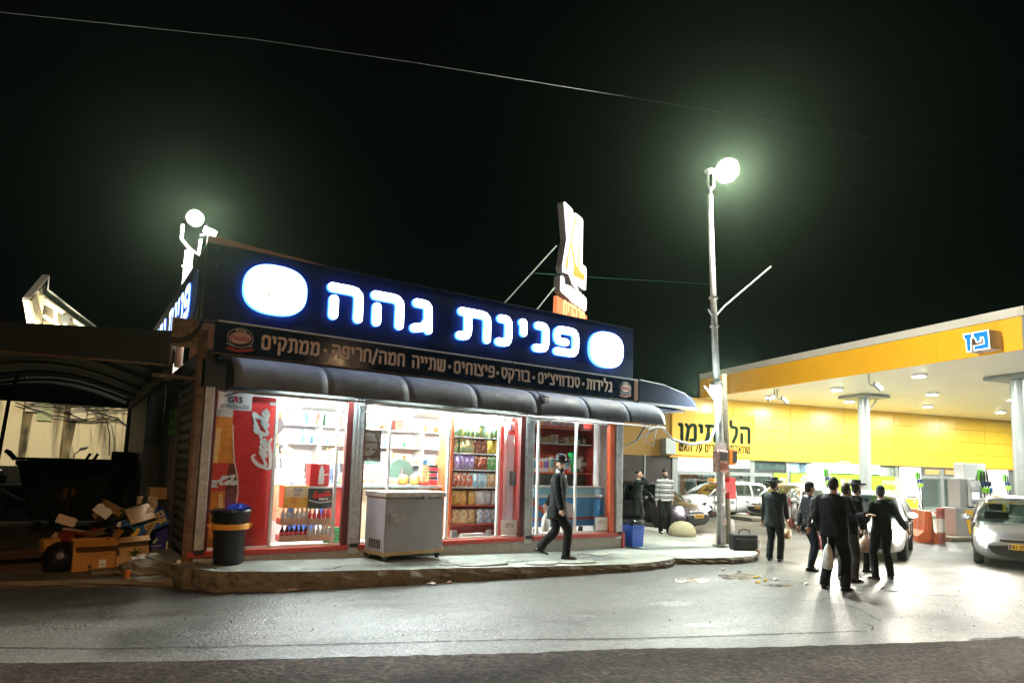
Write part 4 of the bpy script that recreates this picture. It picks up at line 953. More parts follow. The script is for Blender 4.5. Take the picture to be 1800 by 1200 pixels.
for k in range(2):
    t_ = thing('bread_cabinet', ['dark green arched cabinet behind the counter, beside the coffee sign', 'dark green arched cabinet behind the counter, nearer the red rack'][k], 'cabinet', (3.62 + .72 * k, 2.3, .28))
    q = [(-.27, 0), (.27, 0), (.27, 1.25)] + [(.27 * math.cos(a), 1.25 + .27 * math.sin(a)) for a in [PI * i / 10 for i in range(1, 10)]] + [(-.27, 1.25)]
    MB().prism(q, 0, .4).build('cabinet_body', mat('dark_green_panel', (.07, .14, .11), .5), t_, m=FRONT(0, .4, 0))
    MB().box(-.02, .02, -.015, 0, .1, 1.3).build('handle', m_steel, t_)
# window one: tall red drinks fridge with a bottle picture
fr = thing('drinks_fridge', 'tall red drinks cooler with a big bottle picture and white script lettering', 'fridge', (.24, .16, .30))
m_cred = mat('cola_red', (.62, .03, .03), .3, var=.06, dirt=.06, dcol=(.7, .6, .55), ds=12)
MB().box(0, .92, .01, .7, 0, 2.38).build('cabinet', m_cred, fr, bevel=.01)
def fz(x, z): return (x, z)
mb = MB()
prof = [(0, 0), (.1, .45), (.25, 0), (.0, 0)]
bot = [(0, .02), (.33, .02), (.35, .3), (.40, .6), (.415, .9), (.39, 1.12), (.33, 1.35), (.30, 1.6), (.275, 1.9), (.27, 2.02), (0, 2.02)]
amb = mat('amber_drink', (.72, .26, .05), .25, var=.5, vs=2.5); pin = mat('dark_cola', (.16, .05, .04), .25, var=.5, vs=4)
MB().prism(bot, 0, .004).build('bottle_picture', amb, fr, m=FRONT(0, .008, 0))
MB().prism([(0, .9), (.41, .9), (.40, 1.03), (.385, 1.15), (.35, 1.32), (0, 1.32)][::1], .0045, .006).build('bottle_label', mat('red_label', (.6, .06, .04), .3, var=.1), fr, m=FRONT(0, .008, 0))
MB().prism([(.26, .55), (.36, .5), (.405, .9), (.36, 1.3), (.27, 1.32), (.24, 1.1), (.24, .8)], .0065, .0075).build('bottle_shade', pin, fr, m=FRONT(0, .008, 0))
MB().prism([(.02, 1.32), (.1, 1.32), (.12, 1.85), (.05, 1.85)], .0065, .007).build('bottle_shade', mat('light_amber', (.85, .52, .2), .3, var=.2), fr, m=FRONT(0, .008, 0))
MB().prism([(.16, .05), (.22, .05), (.24, .5), (.2, .85), (.15, .85)], .0065, .007).build('bottle_shade', mat('light_amber', (0, 0, 0)), fr, m=FRONT(0, .008, 0))
MB().prism(ribbon([(.33, .02), (.352, .3), (.404, .6), (.42, .9), (.395, 1.12), (.335, 1.35), (.305, 1.6), (.28, 1.9)], .008)[::-1], .0078, .009).build('bottle_outline', mat('pale_outline', (.8, .7, .6), .3), fr, m=FRONT(0, .008, 0))
MB().prism([(0, 2.02), (.27, 2.02), (.27, 2.15), (0, 2.15)], 0, .004).build('bottle_neck', mat('pale_outline', (0, 0, 0)), fr, m=FRONT(0, .008, 0))
Mr = FRONT(.79, .004, 1.24) @ Matrix.Rotation(PI / 2, 4, 'Z')
cola(fr, Mr @ Matrix.Translation((0, 0, .003)), .95, m_white, thick=.19)
cola(fr, FRONT(-.17, -.002, 1.0), .58, m_white, thick=.2, clip=.17)
MB().box(.0, .92, .0, .009, 2.385, 2.39).build('top_trim', m_white, fr)
MB().box(.8, .91, .0, .008, 2.25, 2.3).build('small_label', m_white, fr)
hs = MB().cyl((1.21, .5, 2.25), (1.21, .62, 2.25), .16, n=16); tag(hs.build('wall_fan', mat('fan_grey', (.2, .24, .25), .5)), 'round grey wall fan beside the top of the red drinks cooler', 'fan')
bx2 = thing('fridge_top_box', 'beige picture box lying on top of the red drinks cooler', 'box', (.95, .42, 2.70)); MB().box(-.17, .19, -.1, .12, 0, .12).build('carton', mat('beige_dim', (.45, .4, .28), .6, var=.3), bx2)
MB().box(-.14, .16, -.104, -.101, .03, .09).build('print', mat('teal_dim', (.1, .2, .2), .6, var=.4), bx2)
def g4s(x, y, z, w_, h_, label, full):
    t_ = thing('security_sign', label, 'sign', (x, y, z)); MB().box(0, w_, 0, .006, 0, h_).build('sheet', m_white, t_, bevel=.002)
    dk = m_black; rd = mat('sign_red', (.62, .02, .06), .5, var=0)
    if full:
        txt('G', .085, dk, t_, FRONT(w_ * .37, -.002, h_ * .6), bold=.03, ext=.001); txt('4', .085, rd, t_, FRONT(w_ * .52, -.002, h_ * .6), bold=.03, ext=.001); txt('S', .085, dk, t_, FRONT(w_ * .66, -.002, h_ * .6), bold=.03, ext=.001)
        MB().add([(w_ * .44, -.003, h_ * .8), (w_ * .57, -.003, h_ * .8), (w_ * .5, -.003, h_ * .6)], [(0, 2, 1)]).build('red_wedge', rd, t_)
        txt('1-700-700-000', .014, dk, t_, FRONT(w_ * .3, -.002, h_ * .3), w=w_ * .42, ext=.0005); txt('G4S Israel', .014, dk, t_, FRONT(w_ * .82, -.002, h_ * .3), w=w_ * .2, ext=.0005)
        for k in range(2): joined_word('מוגן על ידי חברת אבטחה מוקד', .012, .0025, dk, t_, FRONT(w_ * .06, -.002, h_ * (.19 - .09 * k)), width=w_ * .86, ext=.0008)
    else:
        txt('G', .07, dk, t_, FRONT(w_ * .35, -.002, h_ * .62), bold=.0, ext=.001); txt('S', .07, dk, t_, FRONT(w_ * .68, -.002, h_ * .62), ext=.001)
        MB().add([(w_ * .4, -.003, h_ * .78), (w_ * .54, -.003, h_ * .78), (w_ * .47, -.003, h_ * .6)], [(0, 2, 1)]).build('red_wedge', rd, t_)
g4s(.255, -.02, 2.42, .48, .26, 'white security company sign on the glass over the red drinks cooler', True)
g4s(5.42, .02, .40, .38, .26, 'white security sheet at the foot of the middle window', False)
g4s(7.83, .02, .39, .36, .28, 'white security sheet at the foot of the end window by the blue bin', False)
# stacked drink trays
dt = mat('clear_bottle', (.5, .53, .56), .15, var=.4, vs=18); dc = mat('cola_bottle', (.06, .02, .018), .12, var=.3); rb = mat('red_can', (.6, .05, .05), .3, var=.2, vs=30)
card = mat('tan_cardboard', (.50, .34, .24), .7, var=.12)
def tray(x, y, z, kind, label):
    t_ = thing('drink_tray', label, 'tray', (x, y, z), 0, 'shrink wrapped drink trays in the window')
    MB().box(-.23, .23, -.14, .14, 0, .1).build('cardboard_tray', card, t_)
    mt = {'soft': dt, 'cola': dc, 'red': rb, 'silver': mat('silver_can', (.6, .6, .6), .3, .4)}[kind]
    for k in range(6):
        b_ = MB().lathe([(.034, 0), (.036, .02), (.036, .11), (.014, .16), (.013, .19)], 8, (-.19 + .076 * k, -.095, .06)).build('bottle', mt, t_, smooth=True)
        MB().cyl((-.19 + .076 * k, -.095, .245), (-.19 + .076 * k, -.095, .262), .016, n=8).build('bottle_cap', m_white, b_)
        if kind == 'cola': MB().cyl((-.19 + .076 * k, -.095, .11), (-.19 + .076 * k, -.095, .155), .0375, n=8).build('bottle_label', rb, b_)
tray(1.58, .40, .39, 'cola', 'lowest drink tray, of dark cola bottles, left pile'); tray(1.58, .40, .66, 'soft', 'upper drink tray, of clear bottles, left pile')
tray(2.0, .36, .39, 'silver', 'lowest drink tray, of silvery cans, under the black carton'); tray(2.0, .36, .65, 'red', 'upper drink tray, of red cans, under the black carton')
fz_ = thing('tea_carton', 'yellow and orange iced tea carton on the left pile of trays', 'carton', (1.58, .4, .925))
MB().box(-.21, .21, -.14, .14, 0, .36).build('carton', mat('tea_yellow', (.78, .42, .08), .45, var=.15, vs=3), fz_, bevel=.005)
MB().box(-.19, .19, -.142, -.1405, .17, .35).build('pale_print', mat('tea_pale', (.8, .66, .4), .45, var=.1), fz_)
txt('FUZE', .05, mat('tea_blue', (.1, .08, .4), .5, var=0), fz_, FRONT(.02, -.144, .29), w=.14, ext=.0006, bold=.01); txt('tea', .045, mat('tea_blue', (0, 0, 0)), fz_, FRONT(0, -.144, .22), w=.1, ext=.0006)
txt('12', .04, m_black, fz_, FRONT(-.17, -.144, .04), ext=.0006); MB().ball((-.03, -.143, .12), (.06, .003, .05)).build('tea_picture', mat('tea_fruit', (.7, .25, .05), .5, var=.3), fz_)
cz = thing('black_carton', 'black and red cola carton in the middle of the right pile', 'carton', (1.98, .36, .915))
MB().box(-.22, .2, -.14, .14, 0, .33).build('carton', mat('carton_black', (.035, .05, .045), .4, var=.1), cz, bevel=.005)
cola(cz, FRONT(-.15, -.142, .21), .3, mat('cola_red', (0, 0, 0)), thick=.24)
txt('zero', .05, m_white, cz, FRONT(.02, -.143, .165), w=.16, ext=.0006, bold=.04); txt('12', .03, m_white, cz, FRONT(.15, -.143, .03), ext=.0006)
MB().prism(ribbon(chaikin([(-.21, .14), (-.1, .1), (.05, .1), (.19, .13)]), .008)[::-1], 0, .001).build('wave', m_white, cz, m=FRONT(0, -.141, 0))
MB().box(-.22, .2, -.142, .14, .331, .36).build('white_band', m_white, cz)
rc = thing('red_carton', 'red carton with a white bottle picture on top of the right pile', 'carton', (1.93, .36, 1.28))
MB().box(-.16, .16, -.12, .12, 0, .36).build('carton', mat('cola_red', (0, 0, 0)), rc, bevel=.005)
MB().prism([(-.04, .03), (.05, .03), (.055, .12), (.045, .2), (.05, .26), (.025, .31), (.02, .34), (-.01, .34), (-.015, .31), (-.035, .26), (-.035, .2), (-.045, .12)], 0, .001).build('bottle_picture', m_white, rc, m=FRONT(.02, -.1215, 0))
MB().prism([(.05, .17), (.13, .19), (.13, .21), (.05, .2)], 0, .001).build('arm_picture', m_white, rc, m=FRONT(.02, -.1215, 0))
for k in range(3):
    boxthing('goods_carton', [1.5, 2.0, 1.9][k], [1.3, 1.35, 1.9][k], [.28, .28, .28][k], .4, .35, [1.25, 1.0, 1.5][k], [mat('white_card', (.75, .75, .73), .6), mat('blue_card', (.05, .12, .45), .5, var=.3), mat('white_card', (0, 0, 0))][k], ['tall white carton standing behind the left pile of trays', 'deep blue drum like crate behind the right pile', 'tall pale carton deep in the shop behind the piles'][k], 'carton')
gcr = thing('green_crate', 'small green slatted plastic crate at the foot of the right pile', 'crate', (2.24, .45, .285)); gm = mat('crate_green', (.05, .35, .12), .5)
for k in range(5): MB().box(-.1, .12, -.12, .12, .06 * k, .035 + .06 * k).build('slat', gm, gcr)
MB().box(-.09, .11, -.11, .11, 0, .3).build('liner', mat('crate_liner', (.02, .12, .05), .6), gcr)
# end window shelving
es = thing('red_shelves', 'red shelving unit behind the end window', 'shelving', (6.3, .62, .28))
MB().box(-.02, 2.0, .34, .38, .2, 2.5).build('back_panel', red_w, es)
for z in (1.32, 2.32): MB().box(0, 1.96, 0, .34, z - .03, z).build('shelf', mat('orange_red_frame', (0, 0, 0)), es)
MB().box(0, 1.96, .0, .34, 1.94, 1.96).build('glass_shelf', mat('glassy_shelf', (.4, .42, .4), .2), es)
for x in (0, 1.93): MB().box(x, x + .04, -.02, .33, .3, 2.6).build('upright', red_w, es)
rnd = random.Random(8)
cc = [((.75, .74, .7), 'white'), ((.72, .7, .72), 'pale lilac'), ((.75, .6, .4), 'cream'), ((.6, .1, .07), 'red'), ((.5, .7, .5), 'mint')]
k = 0; x = 6.38
while x < 7.75:
    c, cn = cc[k % 3] if k % 4 else cc[rnd.randrange(5)]
    boxthing('cereal_carton', x + .07, .8, 1.602, .13, .12, rnd.uniform(.28, .34), mat('cereal_' + cn, c, .4, var=.05), '%s upright carton on the middle red shelf, %s from the rack end' % (cn, ORD[k]), 'carton', 'upright cartons on the red shelf', lid=mat('cereal_print_%d' % (k % 3), [(.6, .1, .05), (.2, .1, .4), (.2, .4, .5)][k % 3], .5, var=.8, vs=25)); x += .145; k += 1
gb = thing('green_pack', 'leaning bright green bag of goods on the red shelf', 'bag', (7.86, .72, 1.602), .1)
mb = MB(); 
for s_ in (0, 1): pass
o = link('bag_body', bag_mesh(.22, .5, .14, mat('green_foil', (.03, .45, .13), .25, var=.3, vs=8), 'green'), gb); o.rotation_euler = (0, -.35, 0)
MB().box(-.04, .06, -.09, -.06, .1, .3).build('print', m_white, gb)
for k in range(3):
    boxthing('wrapped_pack', 8.04 + .09 * (k % 2), .85, 1.602 + .13 * k, .18, .14, .12, mat('dark_wrap', (.12, .16, .15), .3, var=.6, vs=25), 'dark shiny wrapped pack at the end of the red shelf, %s from the bottom' % ORD[k], 'pack')
for k in range(11):
    c, cn = [((.6, .35, .1), 'amber'), ((.65, .65, .62), 'white'), ((.12, .13, .14), 'black'), ((.5, .5, .4), 'beige')][k % 4]
    boxthing('tin', 6.45 + .16 * k, .75, 2.242, .13, .12, .1 + .04 * (k % 3), mat('tin_' + cn, c, .3, var=.4, vs=20), '%s small pack on the glassy shelf, %s from the rack end' % (cn, ORD[k]), 'pack', 'packs on the glassy shelf')
for k in range(9):
    c, cn = [((.7, .4, .08), 'orange'), ((.45, .6, .7), 'pale blue'), ((.6, .35, .4), 'pink'), ((.4, .3, .3), 'mottled')][min(3, k // 3 + (k % 2))]
    o = link('hanging_packet', bag_mesh(.2, .2, .05, pmat(60 + min(3, k // 3 + (k % 2)), c, (.6, .6, .58)), ('h', min(3, k // 3 + (k % 2)))), None, (6.45 + .19 * k, .72, 2.602)); tag(o, '%s packet on the topmost red shelf, %s from the rack end' % (cn, ORD[k]), 'packet', 'packets on the topmost red shelf')
# blue ice cream freezer behind the end window
bf = thing('ice_cream_freezer', 'bright blue chest freezer with a white rim behind the end window', 'freezer', (7.28, .22, .36))
mbl = mat('freezer_blue', (.06, .33, .75), .3, var=.1, vs=3)
MB().box(-.98, .98, 0, .36, .12, .72).build('tank', mbl, bf, bevel=.02); MB().box(-1.0, 1.0, -.02, .37, .72, .78).build('rim', m_white, bf, bevel=.015)
MB().box(-.96, .96, .0, .35, .78, .93).build('lid_housing', mat('freezer_pale', (.3, .62, .8), .3), bf, bevel=.01); MB().box(-.98, .98, -.01, .36, .93, .96).build('top_rim', m_white, bf)
MB().box(-1.0, 1.0, -.03, -.005, .26, .31).build('bumper', m_red, bf)
MB().prism([(-.98, .7), (-.98, .58), (-.5, .25), (-.42, .33)], 0, .004).build('stripe', mat('orange_red_frame', (0, 0, 0)), bf, m=FRONT(0, -.002, 0))
MB().prism([(.1 + .28 * math.cos(a), .42 + .2 * math.sin(a)) for a in [2 * PI * i / 20 for i in range(20)]], 0, .004).build('round_logo', mat('freezer_logo', (.8, .72, .75), .4, var=.1), bf, m=FRONT(-.2, -.002, 0))
for x in (-.8, .4, .85): MB().cyl((x, .1, 0), (x, .1, .1), .05).build('caster', m_dark, bf)
MB().box(6.2, 8.3, .5, .6, 1.3, 1.6).build('dark_recess', mat('recess_grey', (.1, .12, .12), .5), es, m=Matrix.Translation((-6.3, -.3, -.28)))
# small things on the sill
tag(MB().bc((4.42, .09, .43), (.12, .06, .12)).build('adaptor_box', m_steel), 'small grey adaptor box on the sill beside the chest freezer', 'box')
tag(MB().bc((5.2, .12, .42), (.1, .05, .12)).build('adaptor_box', m_steel), 'small grey box on the sill beside the security sheet', 'box')
tag(MB().bc((4.85, .14, .40), (.5, .05, .05)).build('strip_light', m_white), 'white plastic strip lying on the sill', 'strip')
# ================================================================== filling station
GA = -0.2677447; SW = Vector((math.cos(GA), math.sin(GA), 0)); SN = Vector((-math.sin(GA), math.cos(GA), 0))
def ST(a, b, z=0): return SW * a + SN * b + Vector((0, 0, z))
def stl(p): return Vector((p.dot(SW), p.dot(SN), p.z))
BW = 15.7
def wall_ab(u, v): p = stl(onplane(u, v, ST(20, BW), SN)); return p.x, p.z
m_yel = mat('yellow_cladding', (.84, .54, .05), .28, var=.07, vs=.6, spec=.6)
m_yelj = mat('yellow_joint', (.30, .17, .03), .6, var=0)
m_grey = mat('light_grey_metal', (.33, .36, .36), .4, .4, var=.08)
m_gf = mat('grey_frame', (.28, .30, .30), .45, .4, var=.1)
m_cof = mat('canopy_soffit', (.86, .84, .74), .45, var=.05, vs=.4)
st = thing('station_building', 'long filling station shop with yellow panelled fascia and bright windows', 'building', (0, 0, 0), GA)
MB().box(11, 46, BW + .06, BW + .4, 2.42, 5.28).build('fascia_backing', m_yelj, st)
MB().box(11, 46, BW + 6, BW + 6.2, -.1, 5.2).build('rear_wall', iw, st)
MB().box(11, 46, BW + .4, BW + 6, 2.75, 2.85).build('shop_ceiling', iw, st)
MB().box(11, 46, BW, BW + 6, -.14, -.02).build('shop_floor', mat('pale_floor', (.5, .5, .48), .4), st)
MB().box(10.9, 11.0, BW, BW + 6.2, -.1, 5.2).build('end_wall', m_dark, st)
cw = 1.176
pm = MB().box(.008, cw - .008, 0, .05, .008, .70).mesh('panel', m_yel)
for i in range(20):
    for j in range(4):
        a = 18.33 + i * cw
        o = link('panel', pm, st, (a, BW + .003 * ((i * 7 + j * 3) % 3), 2.46 + .71 * j))
m_yd = mat('yellow_cladding_unlit', (.45, .26, .04), .5, var=.2, vs=1)  # same cladding beyond the canopy lamps, its shade put into the colour
pm2 = MB().box(.008, 1.44, 0, .05, .008, .93).mesh('panel', m_yd)
for i in range(5):
    for j in range(3): link('panel', pm2, st, (11.0 + i * 1.452, BW + .1, 2.46 + .94 * j))
MB().box(18.2, 42, BW - .06, BW + .02, 2.38, 2.455).build('fascia_lip', mat('amber_lip', (.65, .35, .05), .5), st)
q = MB(); 
a0, z0 = wall_ab(1160, 800); a1, z1 = wall_ab(1178, 771)
tag(MB().box(a0, a1, BW - .5, BW - .02, 2.5, 3.25).build('air_unit', m_grey, None, m=Matrix.Rotation(GA, 4, 'Z'), bevel=.02), 'grey air conditioning box at the end of the yellow fascia', 'air unit')
rs = thing('restaurant_sign', 'yellow restaurant sign with big dark Hebrew lettering, half behind the lamp post', 'sign', ST(18.33, BW - .06, 2.5), GA)
sa0, _ = wall_ab(1181, 760); sa1, _ = wall_ab(1326, 760)
MB().box(0, sa1 - sa0, 0, .055, 0, 2.02).build('sign_panel', mat('sign_yellow', (.80, .46, .04), .6, var=.05, vs=.5), rs)
m_dkg = mat('dark_green_lettering', (.008, .022, .016), .9, var=.3, spec=.05)
def on_sign(text, u0, u1, vt, vb, t, par, thick=.02):
    x0, zt = wall_ab(u0, vt); x1, _ = wall_ab(u1, vt); _, zb = wall_ab((u0 + u1) / 2, vb); _, zt = wall_ab((u0 + u1) / 2, vt)
    word(text, zt - zb, t, m_dkg, par, FRONT(x0 - 18.33, -.003, zb - 2.5), width=x1 - x0, ext=.012)
on_sign('הלכתימן', 1192, 1317, 749, 775, .16, rs)
on_sign('שווארמה בשרים על האש', 1192, 1317, 782, 794, .065, rs)
# shop front glazing
def sect(u0, u1, v0, v1, name, ma, dy=0, th=.04, par=st, grp=None):
    a0, _ = wall_ab(u0, v0); a1, _ = wall_ab(u1, v0); _, z1 = wall_ab((u0 + u1) / 2, v0); _, z0 = wall_ab((u0 + u1) / 2, v1)
    return MB().box(a0, a1, BW + dy, BW + dy + th, z0, z1).build(name, ma, par)
g_st = glass('station_glass', (.85, .92, .9), .06)
for (u0, u1, v0, v1) in [(1193, 1258, 832, 897), (1275, 1322, 828, 897), (1330, 1357, 833, 899), (1618, 1655, 842, 905), (1660, 1690, 842, 905), (1262, 1274, 835, 897)]:
    sect(u0, u1, v0, v1, 'window_pane', g_st, .15, .01)
m_lit = lamp_mat('lit_transom', (.93, 1, .97), 1.6)
for (u0, u1, v0, v1, ma) in [(1192, 1262, 804, 829, m_lit), (1275, 1320, 808, 822, m_lit), (1327, 1384, 808, 826, mat('dark_transom', (.06, .09, .09), .2, var=.5, vs=3)), (1389, 1422, 811, 830, mat('blue_transom', (.25, .4, .5), .3, var=.5, vs=2)), (1549, 1576, 820, 838, mat('pale_transom', (.6, .65, .68), .3, var=.2)), (1629, 1655, 824, 834, mat('tan_transom', (.4, .28, .12), .4, var=.3)), (1664, 1684, 824, 834, mat('tan_transom', (0, 0, 0)))]:
    sect(u0, u1, v0, v1, 'transom_pane', ma, .1, .03)
_, zf0 = wall_ab(1300, 806)
for (u0, u1) in [(1183, 1193), (1257, 1262), (1320, 1328), (1384, 1389), (1422, 1428), (1576, 1581), (1603, 1620), (1655, 1661), (1688, 1697), (1775, 1783)]:
    a0, _ = wall_ab(u0, 850); a1, _ = wall_ab(u1, 850); MB().box(a0, a1, BW + .05, BW + .2, -.1, 2.42).build('mullion', m_gf, st)
for (u0, u1, v) in [(1185, 1428, 829), (1610, 1700, 837)]:
    a0, z0 = wall_ab(u0, v); a1, z1 = wall_ab(u1, v); MB().box(a0, a1, BW + .04, BW + .16, z0 - .1, z0 + .08).build('transom_bar', m_gf, st)
MB().box(11, 18.6, BW + .1, BW + .2, -.1, 2.45).build('dark_gate', mat('dark_gate_paint', (.02, .012, .01), .5, var=.6, vs=2), st)
for a in (12.5, 14, 15.5, 16.9): MB().box(a, a + .06, BW + .05, BW + .1, -.1, 2.45).build('gate_rib', m_gf, st)
# green advertising panels and lit green band
m_grn = mat('lime_poster', (.26, .46, .03), .4, var=.15, vs=2); m_pw = mat('poster_white', (.8, .82, .7), .5, var=0)
def poster(u0, u1, v0, v1, texts, label):
    a0, z1 = wall_ab(u0, v0); a1, _ = wall_ab(u1, v0); _, z0 = wall_ab((u0 + u1) / 2, v1)
    p = thing('window_poster', label, 'poster', ST(a0, BW + .0, z0), GA)
    MB().box(0, a1 - a0, 0, .02, 0, z1 - z0).build('poster_sheet', m_grn, p)
    for k, (t_, zz, hh, f0, f1) in enumerate(texts):
        joined_word(t_, hh, hh * .16, m_pw, p, FRONT(f0 * (a1 - a0), -.002, zz * (z1 - z0)), width=(f1 - f0) * (a1 - a0), ext=.004)
    MB().ball(((a1 - a0) * .3, -.01, (z1 - z0) * .6), (.16, .01, .2)).build('food_picture', mat('food_orange', (.75, .25, .05), .5, var=.5), p)
    return p
poster(1360, 1384, 831, 880, [('מאפה חם', .7, .16, .1, .9), ('וקפה', .45, .16, .2, .9)], 'lime green window poster beside the glazed door, left of the frame bar')
poster(1390, 1425, 831, 880, [('כריך וקפה', .7, .16, .45, .95), ('במבצע', .4, .14, .5, .95)], 'lime green window poster with an orange food picture near the white hatchback')
poster(1452, 1510, 833, 895, [('ארוחת בוקר', .75, .2, .4, .95)], 'wide lime green poster behind the group of men')
poster(1529, 1576, 836, 895, [('סנדוויץ', .75, .2, .45, .97), ('טרי ומפנק', .5, .16, .5, .97)], 'lime green poster just right of the first canopy column')
a0, z1 = wall_ab(1428, 812); a1, _ = wall_ab(1547, 812); _, z0 = wall_ab(1490, 832)
gb_ = thing('lit_band', 'glowing white and green sign band above the lime posters', 'sign', ST(a0, BW, z0), GA)
MB().box(0, a1 - a0, .0, .06, 0, z1 - z0).build('band_box', lamp_mat('lit_green_band', (.62, 1, .55), 1.15), gb_, bevel=.03)
MB().prism([(x, .1 + .08 * math.sin(x * 1.3)) for x in [.4 + .4 * k for k in range(10)]] + [(4.0 - .4 * k, .62 - .06 * math.sin(k)) for k in range(10)], 0, .01).build('white_swoosh', lamp_mat('lit_white_band', (1, 1, 1), 1.6), gb_, m=FRONT(0, -.005, -.05))
joined_word('סופר נוחות', .3, .06, mat('green_ink', (.1, .4, .05), .5, var=0, emit=(.35, .9, .2), es=.8), gb_, FRONT((a1 - a0) * .45, -.02, .17), width=1.9, ext=.006)
MB().box(26.0, 34.5, BW + .1, BW + .2, -.1, 2.45).build('lower_glazing', mat('dim_interior', (.12, .2, .06), .3, var=.6, vs=1.5), st)
for a in (35.0,): MB().box(32.9, 34.4, BW + .02, BW + .1, -.1, 2.4).build('grey_cladding', m_gf, st)
# people-like clutter and shelves inside the station shop windows
rnd = random.Random(21)
for k in range(14):
    a = 18.8 + k * 1.2; t_ = thing('display_unit', 'display unit inside the station shop, %s along from the restaurant' % ORD[k], 'display unit', ST(a, BW + 2.2 + rnd.uniform(0, 1.5), -.02), GA)
    hgt = rnd.uniform(1.0, 1.9)
    MB().box(-.42, .42, 0, .4, 0, hgt).build('unit_body', mat('unit_%d' % (k % 4), [(.05, .1, .12), (.5, .5, .45), (.3, .1, .05), (.1, .15, .1)][k % 4], .5, var=.6, vs=5), t_)
    for j in range(3): MB().box(-.38, .38, -.03, 0, .2 + .35 * j, .4 + .35 * j).build('goods_row', mat('goods_%d' % ((k + j) % 3), [(.6, .3, .1), (.5, .5, .5), (.1, .3, .4)][(k + j) % 3], .5, var=.8, vs=14), t_)
for k in range(7):
    if k == 0:
        b0 = thing('shop_ceiling_light', 'x', 'light', ST(20 + 3.8 * k, BW + 2.5, 2.7), GA, 'ceiling lights inside the station shop'); MB().box(-.8, .8, -.15, .15, 0, .04).build('light_panel', lamp_mat('shop_panel_light', (.9, 1, .96), 14), b0); c_ = b0
    else: c_ = copy_tree(b0, ST(20 + 3.8 * k, BW + 2.5, 2.7))
    c_['label'] = 'bright ceiling panel inside the station shop, %s from the restaurant end' % ORD[k]
MB().box(18, 46, BW - 1.2, BW + .1, -.16, -.03).build('shop_kerb', m_conc, st)
q1 = MB(); q2 = MB()
for k in range(22): (q1 if k % 2 else q2).box(18 + k * 1.2, 19.19 + k * 1.2, BW - 1.26, BW - 1.2, -.16, -.025)
q1.build('kerb_red', mat('kerb_red_paint', (.35, .06, .04), .7, var=.3), st); q2.build('kerb_white', m_white, st)
MB().box(42.0, 42.4, BW - .05, BW + .3, -.1, 5.28).build('end_pilaster', m_grey, st)
# canopy
CA, CB0, H_ = 19.96, 1.25, 5.3
cn = thing('station_canopy', 'big flat filling station canopy with yellow edge and pale lit underside', 'canopy', (0, 0, 0), GA)
MB().box(CA + .05, 46, CB0 + .05, BW + .3, H_ + .03, 6.4).build('canopy_core', m_dark, cn)
sp = MB().box(.006, 2.594, .006, 4.8, 0, .028).mesh('soffit_panel', m_cof)
for i in range(10):
    for j in range(3): link('soffit_panel', sp, cn, (CA + .04 + 2.6 * i, CB0 + .04 + 4.81 * j, H_))
yp = mat('canopy_yellow', (.80, .40, .02), .32, var=.06, vs=.7, spec=.5)
for j in range(6):
    y0 = CB0 + j * 2.41; MB().box(CA - .05, CA + .04, y0 + .003, y0 + 2.407, H_ - .03, 6.19).build('edge_panel', yp, cn)
    MB().box(CA - .08, CA + .04, y0 + .002, y0 + 2.408, 6.2, 6.46).build('coping_panel', mat('coping_beige', (.50, .47, .42), .5, var=.05), cn)
MB().box(CA + .12, 46, CB0 - .05, CB0 + .04, H_ - .03, 6.19).build('front_edge', mat('coping_beige', (0, 0, 0)), cn); MB().box(CA - .08, 46, CB0 - .08, CB0 + .04, 6.2, 6.46).build('front_coping', mat('coping_beige', (0, 0, 0)), cn)
MB().box(CA - .05, CA + .12, CB0 - .055, CB0, H_ - .03, 6.19).build('corner_cover', mat('corner_grey', (.2, .19, .17), .5), cn)
for i, (a, b, r) in enumerate([(25.16, 11.07, .225), (24.72, 4.4, .25), (24.9, 17.5, .2)][:2]):
    c_ = thing('canopy_column', ['round grey steel column behind the group of men', 'round grey steel column at the edge of the picture by the silver car'][i], 'column', ST(a, b, -.14), GA)
    MB().cyl((0, 0, 0), (0, 0, 5.37), r, n=28).build('shaft', m_grey, c_, auto=40)
    MB().box(-.72, .72, -.72, .72, 5.3, 5.42).build('cap_plate', m_gf, c_, bevel=.01)
    for ang in (.4, 2.3, 4): 
        MB().cyl((math.cos(ang) * r * 1.0, math.sin(ang) * r * 1.0, 0), (math.cos(ang) * r * 1.0, math.sin(ang) * r * 1.0, 5.2), .022, n=8).build('down_pipe', m_gf, c_)
    MB().tube([(r, -.1, 4.8), (r + .4, -.1, 5.28)], .03).build('brace', m_gf, c_)
    MB().cyl((0, 0, 0), (0, 0, .3), r + .05, n=20).build('foot', m_gf, c_)
cl0 = None
_cls = [(22.0, 13.3), (22.3, 9.8), (21.7, 5.7), (26.1, 12.7), (26.5, 8.9), (26.3, 4.6), (30.7, 12.4), (30.8, 8.5), (30.8, 4.6), (35.6, 12.2), (35.8, 8.3), (35.8, 4.4), (40.5, 12), (24.6, 2.0), (29.5, 2.0)]  # last two are added near the front edge to brighten the pumps
